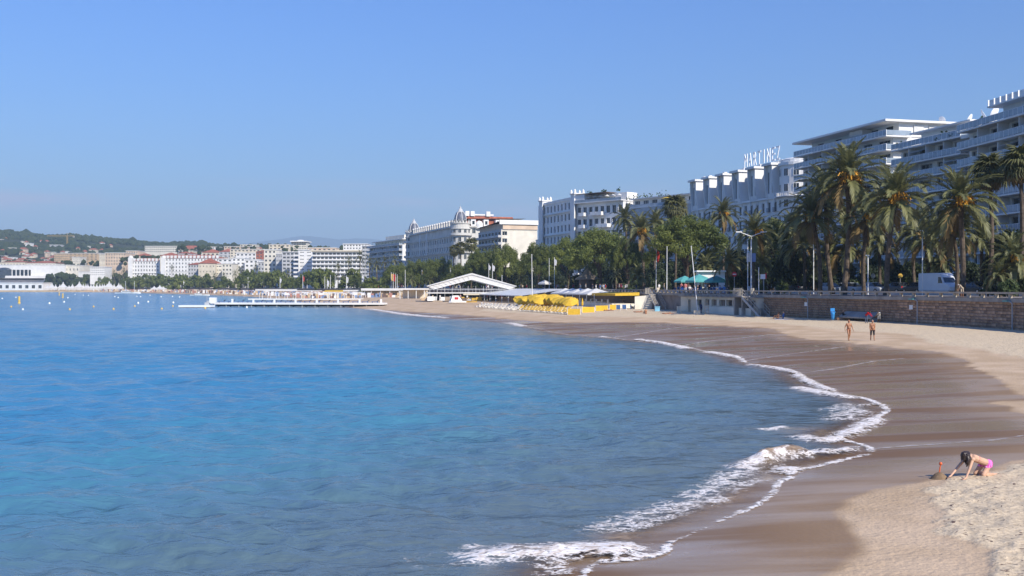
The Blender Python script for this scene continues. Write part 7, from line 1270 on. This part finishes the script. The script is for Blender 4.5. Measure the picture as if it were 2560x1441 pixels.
# ================================================================ far town
def tbox(name, label, px0, px1, ytop, ybot, d, dep, mt_, fl, bays, roof='flat', rmat='redroof', group=None, rot=0.0, win=(.45, .5), zbase=None, cat='building', rh=None, wframe='shutter', wide=False):
    "a building seen from the bay: photo columns px0..px1, roof line ytop, at distance d"
    x0, x1 = gx(px0, d), gx(px1, d); w_ = x1-x0; zt = hz(ytop, d); zb = zbase if zbase is not None else min(GZ, hz(ybot, d)); t = thing(name, label, cat, (x0, d, zb-.5), rot, group); H_ = zt-zb+.5
    vis = zt-hz(ybot, d); fh = vis/fl; rects = []
    for j in range(fl):
        for i in range(bays):
            p = w_/bays; ww = p*(win[0] if not wide else .86); rects.append((p*(i+.5)-ww/2, p*(i+.5)+ww/2, H_-fh*(j+1)+fh*.28, H_-fh*(j+1)+fh*(.28+win[1])))
    facade(t, (0, 0, 0), (1, 0, 0), (0, -1, 0), w_, H_, rects, mt_, False, 'two', wframe, .3)
    m = MB(); m.poly([(0, 0, 0), (0, 0, H_), (0, dep, H_), (0, dep, 0)]); m.poly([(w_, 0, 0), (w_, dep, 0), (w_, dep, H_), (w_, 0, H_)]); m.poly([(0, dep, 0), (0, dep, H_), (w_, dep, H_), (w_, dep, 0)]); m.build('side_wall', M[mt_], t)
    if roof == 'flat': m = MB(); m.box(-.4, w_+.4, -.5, dep+.3, H_, H_+.5); m.build('roof', M['white' if rmat == 'redroof' else rmat], t)
    else:
        rh = rh or min(w_, dep)*.22; e = .6; m = MB(); a_, b_, c_, d_ = (-e, -e, H_), (w_+e, -e, H_), (w_+e, dep+e, H_), (-e, dep+e, H_); ins = min(w_*.5, dep*.5)*.9
        r0, r1 = (ins, dep/2, H_+rh), (w_-ins, dep/2, H_+rh); m.poly([a_, b_, r1, r0]); m.poly([b_, c_, r1]); m.poly([c_, d_, r0, r1]); m.poly([d_, a_, r0]); m.poly([a_, d_, c_, b_]); m.build('roof', M[rmat], t)
    return t, w_, H_, fh
# conference hall
t, w_, H_, fh = tbox('conference_hall', 'big white conference hall with a dark window band at the left edge', -60, 162, 663, 722, 1230, 60, 'white', 1, 1, win=(.01, .01))
k = 1230/FPX; m = MB(); m.box(60*k+18*k, 60*k+77*k, -.6, .2, H_-(690-663)*k, H_-(675-663)*k); m.build('window_band', M['glass'], t)
for i in range(6): m = MB(); x = 60*k+(20+i*10)*k; m.box(x, x+1.0, -.9, -.55, H_-(690-663)*k, H_-(675-663)*k); m.build('window_mullion', M['white'], t)
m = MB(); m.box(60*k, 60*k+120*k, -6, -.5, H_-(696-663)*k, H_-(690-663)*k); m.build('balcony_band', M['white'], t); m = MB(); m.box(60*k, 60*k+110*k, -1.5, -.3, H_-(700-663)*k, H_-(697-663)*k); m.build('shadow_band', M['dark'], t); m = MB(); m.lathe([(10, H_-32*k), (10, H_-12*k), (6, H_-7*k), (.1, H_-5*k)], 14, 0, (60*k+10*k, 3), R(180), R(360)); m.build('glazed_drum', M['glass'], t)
tbox('conference_wing', 'white wing with a stepped roof right of the conference hall', 162, 198, 664, 700, 1235, 40, 'cream2', 2, 4, win=(.3, .3)); tbox('white_annex', 'plain white annex with slanted right edge beside the conference wing', 196, 229, 680, 700, 1220, 30, 'white', 1, 1, win=(.01, .01)); tbox('white_marquee', 'long low white pavilion on the quay at the left edge', -40, 108, 708, 727, 1090, 20, 'white', 1, 9, win=(.5, .45))
tbox('red_roofed_row', 'long red-roofed row rising behind the conference hall', 0, 62, 656, 668, 1300, 30, 'cream', 1, 8, 'hip', rh=2.5, win=(.4, .4)); tbox('red_roofed_row', 'red-roofed building behind the conference hall roof, right one', 68, 139, 658, 668, 1300, 30, 'cream2', 1, 8, 'hip', rh=3, win=(.4, .4))
# peaked tents on the far quay
pk = MB(); pk.lathe([(1.0, 0), (1.0, .42), (.55, .62), (.2, .9), (.02, 1.25)], 4, 0, (0, 0), R(45), R(405)); pkm = pk.mesh('canopy', M['awning']); gt = random.Random(2)
for i, (px, yt, w_) in enumerate([(117,709,12),(127,706,11),(133,706,11),(141,709,10),(148,709,10),(157,703.5,18),(172,711,10),(182,708,12),(198,702.5,19)]+[(208+i*6.6, 707.5, 9) for i in range(13)]+[(297,706,14),(303,709,12),(386,713,14),(398,711,16),(408,714,14),(273,702,22)]):
    d_ = 1010 if px < 350 else 900; h_ = (722-yt)*d_/FPX; t = thing('peaked_tent', ['tall peaked white tent on the far quay', 'small peaked white tent in the long row on the far quay', 'white peaked tent on the far sand below the white hotel'][0 if w_ > 15 and px < 350 else (2 if px > 350 else 1)], 'tent', (gx(px, d_), d_+gt.uniform(-2, 2), hz(725, d_)), 0, 'tents on the far quay, %s' % ('tall' if w_ > 15 and px < 350 else ('sand' if px > 350 else 'small'))); put('canopy', pkm, t, (0, 0, 0), (0, 0, 0), (w_*.5*d_/FPX*1.35, w_*.5*d_/FPX*1.35, h_/1.25*1.1))
qm = MB(); d_ = 985; qm.box(gx(-30, d_), gx(330, d_), d_, d_+30, -.5, hz(726.5, d_)); tag(qm.build('quay', M['ochre']), 'low tan stone quay along the far waterline', 'quay')
# long white hotel with red dormer roof
t, w_, H_, fh = tbox('white_hotel', 'long white hotel with red dormered roof on the far shore', 322, 405, 653, 700, 1130, 25, 'white', 5, 12, 'hip', rh=3.5, win=(.38, .5)); t2, w2, H2, f2_ = tbox('white_hotel', 'taller right half of the long white hotel with red roof', 405, 548, 646, 700, 1090, 25, 'white', 6, 18, 'hip', rh=4, win=(.36, .5))
for tt, ww, HH2, n_ in ((t, w_, H_, 9), (t2, w2, H2, 15)):
    for i in range(n_): m = MB(); x = ww*(i+.5)/n_; m.box(x-1.1, x+1.1, -.4, 2.5, HH2+.1, HH2+2.8); m.build('dormer', M['white'], tt)
    m = MB(); m.box(-.3, ww+.3, -.6, -.02, HH2*.55, HH2*.55+.5); m.build('cornice', M['white'], tt)
for px in (326, 408): m = MB(); d_ = 1129 if px < 400 else 1089; x = gx(px, d_)-(t.location.x if px < 400 else t2.location.x); hh = hz(640, d_)-(GZ-.5); m.box(x-2.4, x+2.4, -1.5, 3, 0, hh-2); m.lathe([(2.4, hh-2), (2.0, hh-.5), (.1, hh+.4)], 10, 0, (x, .7)); m.build('gable_tower', M['white'], t if px < 400 else t2)
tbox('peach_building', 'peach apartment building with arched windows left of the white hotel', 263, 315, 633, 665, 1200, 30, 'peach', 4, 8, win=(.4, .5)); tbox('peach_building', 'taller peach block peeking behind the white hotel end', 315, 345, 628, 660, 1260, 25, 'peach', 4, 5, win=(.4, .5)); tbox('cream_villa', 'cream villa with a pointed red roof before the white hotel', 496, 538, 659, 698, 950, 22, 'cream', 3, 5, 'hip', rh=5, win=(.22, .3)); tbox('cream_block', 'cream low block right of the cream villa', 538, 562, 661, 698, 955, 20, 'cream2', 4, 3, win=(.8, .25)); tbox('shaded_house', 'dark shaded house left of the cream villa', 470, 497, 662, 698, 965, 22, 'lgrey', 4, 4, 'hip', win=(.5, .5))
tbox('long_apartment', 'long low apartment block on the rise with white roof edge', 362, 446, 616, 632, 1720, 30, 'cream2', 3, 16, win=(.6, .4), zbase=20)
MID = [(446,500,622,642,1500,'peach','hip'),(484,545,618,640,1540,'white','flat'),(505,548,632,650,1350,'cream','hip'),(455,482,628,650,1380,'cream','flat'),(548,590,630,652,1330,'lgrey','hip'),(560,640,617,640,1480,'peach','flat'),(575,660,624,650,1300,'cream','flat'),(590,650,633,660,1180,'white','flat'),(545,580,648,672,1050,'white','flat'),(580,612,646,690,960,'white','flat'),(612,645,650,690,950,'white','flat'),(645,668,656,690,940,'lgrey','flat'),(640,665,630,660,1150,'redroof','hip'),(660,690,625,690,880,'cream2','flat'),(672,724,612,640,1250,'cream','flat'),(690,705,636,690,870,'lgrey','flat'),(705,742,632,690,850,'lgrey','flat'),(555,580,660,690,935,'cream2','flat'),(400,440,640,655,1120,'cream','hip'),(770,840,620,640,1150,'peach','flat'),(600,640,612,625,1700,'cream','flat'),(340,372,640,655,1250,'cream','hip'),(445,470,634,648,1270,'white','hip')]
for i, (a_, b_, yt, yb, d_, mt_, rf) in enumerate(MID):
    tn = {'peach': 'peach', 'white': 'white', 'cream': 'cream', 'lgrey': 'grey', 'cream2': 'pale cream', 'redroof': 'brick red'}[mt_]; rl_ = 'red-roofed' if rf == 'hip' else 'flat-roofed'; where = 'left of the cream villa' if b_ < 500 else 'above the cream villa' if b_ < 552 else 'right of the cream villa' if b_ < 615 else 'left of the white tower block' if b_ < 760 else 'behind the long white block'
    tbox('town_building', '%s %s town building, %s, %s' % (tn, rl_, where, ['lowest', 'broad', 'narrow', 'set back', 'tall', 'small', 'wide', 'pale', 'farther', 'nearer'][i % 10]), a_, b_, yt, yb, d_, 22, mt_, max(2, int((yb-yt)*d_/FPX/3.2)), max(3, int((b_-a_)*d_/FPX/4.5)), rf, zbase=GZ if d_ < 1330 else 12, win=(.5, .45))
tbox('tower_block', 'square tower block with a broad flat roof above the town', 728, 766, 605, 640, 1280, 24, 'cream2', 7, 6, win=(.8, .4)); m = MB(); d_ = 1278; m.box(gx(726, d_), gx(768, d_), d_-2, d_+28, hz(605, d_), hz(602.5, d_)); o = m.build('roof_slab', M['white'], None); o.parent = bpy.data.objects['tower_block']; o.location = -bpy.data.objects['tower_block'].location; m = MB(); m.lathe([(5, hz(602.5, d_)), (4, hz(600, d_)), (.1, hz(599, d_))], 8, 0, (gx(747, d_), d_+10)); o = m.build('roof_drum', M['white'], bpy.data.objects['tower_block']); o.location = -bpy.data.objects['tower_block'].location
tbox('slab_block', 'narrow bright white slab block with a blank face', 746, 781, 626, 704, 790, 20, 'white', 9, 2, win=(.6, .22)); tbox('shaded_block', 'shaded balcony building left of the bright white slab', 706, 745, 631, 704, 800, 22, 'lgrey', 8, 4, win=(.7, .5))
for j in range(6): m = MB(); d_ = 788; m.box(gx(735, d_), gx(746, d_), d_-2, d_, hz(640+j*10.5, d_)-.4, hz(640+j*10.5, d_)+.9); o = m.build('balcony', M['white'], bpy.data.objects['shaded_block']); o.location = -bpy.data.objects['shaded_block'].location
t, w_, H_, fh = tbox('long_white_block', 'long white balcony block behind the far pines', 781, 921, 630, 704, 770, 22, 'white', 7, 14, win=(.7, .5)); m = MB(); m.box(-1, w_+1, -2.5, 22, H_+.2, H_+1.2); m.build('roof_slab', M['cream'], t)
for j in range(1, 7): m = MB(); m.box(0, w_, -1.8, -.02, H_-fh*j-.1, H_-fh*j+.9); m.build('balcony', M['white'], t)
tbox('roof_block', 'grey and white block rising behind the long white block', 858, 918, 611, 632, 900, 20, 'white', 3, 8, win=(.5, .5)); tbox('roof_block', 'small dark glazed block behind the long white block', 858, 885, 612, 628, 905, 20, 'lgrey', 2, 5, win=(.8, .6)); tbox('edge_block', 'shaded balcony block just left of the balcony block with planted roof', 905, 935, 616, 690, 700, 24, 'lgrey', 8, 4, win=(.8, .5))
gf = random.Random(77)
for i in range(44):
    d_ = gf.uniform(1190, 1620); px = gf.uniform(440, 735); w_ = gf.uniform(9, 22); f_ = (d_-1190)/430; yt = 641-22*f_+gf.uniform(-4, 5); mt_ = gf.choice(['cream', 'white', 'peach', 'cream2']); hip = gf.random() < .45
    tbox('town_house', 'small %s %s house in the distant town' % ({'cream': 'cream', 'white': 'white', 'peach': 'peach', 'cream2': 'pale cream'}[mt_], 'red-roofed' if hip else 'flat-roofed'), px, px+w_, yt, yt+18, d_, 14, mt_, 4, max(2, int(w_*d_/FPX/4.2)), 'hip' if hip else 'flat', zbase=GZ if d_ < 1330 else 10, group='houses of the distant town', win=(.45, .45), rh=2.4)
# terraces of apartments on the slope
for i, (a_, b_, yt, yb, d_, mt_, lb) in enumerate([(135,175,634,655,1400,'ochre','brown terraced apartments on the slope, left part'),(172,255,634,652,1380,'ochre','brown terraced apartments on the slope, long middle part'),(180,200,644,660,1330,'cream2','pale house below the brown terraced apartments'),(225,262,668,690,1130,'white','white balcony house among trees left of the white hotel'),(248,266,636,655,1300,'cream','cream house joining the peach building')]): tbox('slope_building', lb, a_, b_, yt, yb, d_, 20, mt_, 4, 8, win=(.5, .4), zbase=8)
# hillside villas
VL = [(60,67,604,612),(63,79,609,618),(46,65,621,630),(48,58,630,634),(16,36,620,627),(94,108,602,606),(109,120,602,606),(52,60,604,607),(75,88,634,643),(62,70,634,638),(112,120,633,641),(121,130,643,650),(3,28,648,656),(20,38,644,652),(40,64,648,658),(54,68,640,648),(64,75,650,656),(76,90,652,658),(190,196,619,626),(219,222,616,622),(222,241,623,632),(248,258,606,609),(247,252,610,613),(100,108,645,652),(150,160,629,635),(163,172,629,634),(128,134,640,646),(10,14,595,598),(0,4,599,603),(82,90,615,620),(270,278,612,615),(110,117,650,657),(205,212,628,633)]
VL += [(p_, p_+w_, y_, y_+5) for p_, y_, w_ in [(gf.uniform(-5, 262), gf.uniform(622, 652), gf.uniform(6, 13)) for _ in range(22)]]
hx = {}
def hill_d(px, py):
    "distance at which the sight line of a photo point meets the hill"
    dd = np.linspace(1340, 2300, 400); x = (px-CX)/FPX*dd; zz = hill_h(x, dd); ray = CZ+(HY-py)/FPX*dd; i = np.where(zz >= ray)[0]; return float(dd[i[0]]) if len(i) else 1900.0
for i, (a_, b_, yt, yb) in enumerate(VL):
    d_ = hill_d((a_+b_)/2, yb+2)-4; hip = i % 3 != 1; mt_ = ['cream', 'white', 'peach', 'cream2'][i % 4]; pn = {'cream': 'cream', 'white': 'white', 'peach': 'peach', 'cream2': 'pale'}[mt_]; hi = 'high on' if yb < 620 else 'halfway up' if yb < 640 else 'low on'
    tbox('hillside_villa', '%s villa with %s roof %s the hill' % (pn, 'red tiled' if hip else 'flat', hi), a_, b_, yt+(1.5 if hip else 0), yb+2, d_, 9, mt_, 2, max(2, int((b_-a_)/3)), 'hip' if hip else 'flat', zbase=hz(yb+3, d_), group='%s %s hillside villas %s' % (pn, 'red-roofed' if hip else 'flat-roofed', hi), win=(.4, .4), rh=2.6)
d_ = hill_d(150, 622); tbox('building_site', 'pale unfinished building with a bare slope on the wooded hill', 124, 152, 613, 620, d_, 14, 'lgrey', 2, 7, zbase=hz(622, d_), win=(.5, .4))
# crane
d_ = hill_d(168, 618); t = thing('tower_crane', 'yellow-brown tower crane standing on the wooded hill', 'crane', (gx(168, d_), d_, hz(620, d_))); zt = (620-591)*d_/FPX; cr = mat('crane_yellow', (.42, .28, .10), .7); m = MB()
for sx in (-.9, .9):
    for sy in (-.9, .9): m.tube([(sx, sy, 0), (sx, sy, zt)], .3, 4)
for i in range(12): m.tube([(-.9, -.9, zt*i/12), (.9, -.9, zt*(i+1)/12)], .2, 4)
m.build('mast', cr, t); m = MB(); m.box(-38, 14, -.6, .6, zt, zt+1.0); m.build('jib', cr, t); m = MB(); m.box(11, 14, -1, 1, zt-2.5, zt); m.build('counterweight', M['grey'], t); m = MB(); m.tube([(0, 0, zt+1), (0, 0, zt+6)], .4, 4); m.tube([(0, 0, zt+6), (-30, 0, zt+1)], .12, 4); m.tube([(0, 0, zt+6), (12, 0, zt+1)], .12, 4); m.build('apex', cr, t)
# trees between the town houses
g = np.random.default_rng(31); pts_ = []
for px0, px1, y0, y1, d0, d1, n_ in ((0, 300, 655, 690, 1310, 1400, 260), (115, 320, 688, 713, 1150, 1200, 170), (300, 480, 640, 660, 1150, 1400, 160), (440, 720, 618, 640, 1350, 1650, 220), (520, 720, 612, 622, 1700, 1900, 160), (700, 900, 618, 630, 1200, 1500, 80)):
    px, yy, dd = g.uniform(px0, px1, n_), g.uniform(y0, y1, n_), g.uniform(d0, d1, n_); pts_.append(np.column_stack([(px-CX)/FPX*dd, dd, np.maximum(CZ+(HY-yy)/FPX*dd, GZ+1)]))
pts_ = np.vstack(pts_); put('town_trees', blob_cloud('town_trees', pts_, g.uniform(1.8, 4.6, len(pts_)), woodM, .9, 4)); tag(bpy.data.objects['town_trees'], 'dark clumps of trees between the far town houses', 'trees', kind='stuff')
# ================================================================ labels: look-alikes in a row are told apart by their place in it
ORD = ['first', 'second', 'third', 'fourth', 'fifth', 'sixth', 'seventh', 'eighth', 'ninth', 'tenth', 'eleventh', 'twelfth', 'thirteenth', 'fourteenth', 'fifteenth', 'sixteenth', 'seventeenth', 'eighteenth', 'nineteenth', 'twentieth', 'twenty-first', 'twenty-second', 'twenty-third', 'twenty-fourth', 'twenty-fifth', 'twenty-sixth', 'twenty-seventh', 'twenty-eighth', 'twenty-ninth', 'thirtieth']
same = {}
for o in S.objects:
    if o.parent is None and o.get('label') and o.get('category'): same.setdefault(o['label'], []).append(o)
for lb, os_ in same.items():
    if len(os_) > 1:
        os_.sort(key=lambda o: o.location.x/max(o.location.y, 1))
        for i, o in enumerate(os_): o['label'] = '%s, %s from the left' % (lb, ORD[i]) if i < len(ORD) else lb
for o in S.objects:
    if o.get('label') and len(o['label'].split()) > 16: print('LONG', o['label'])
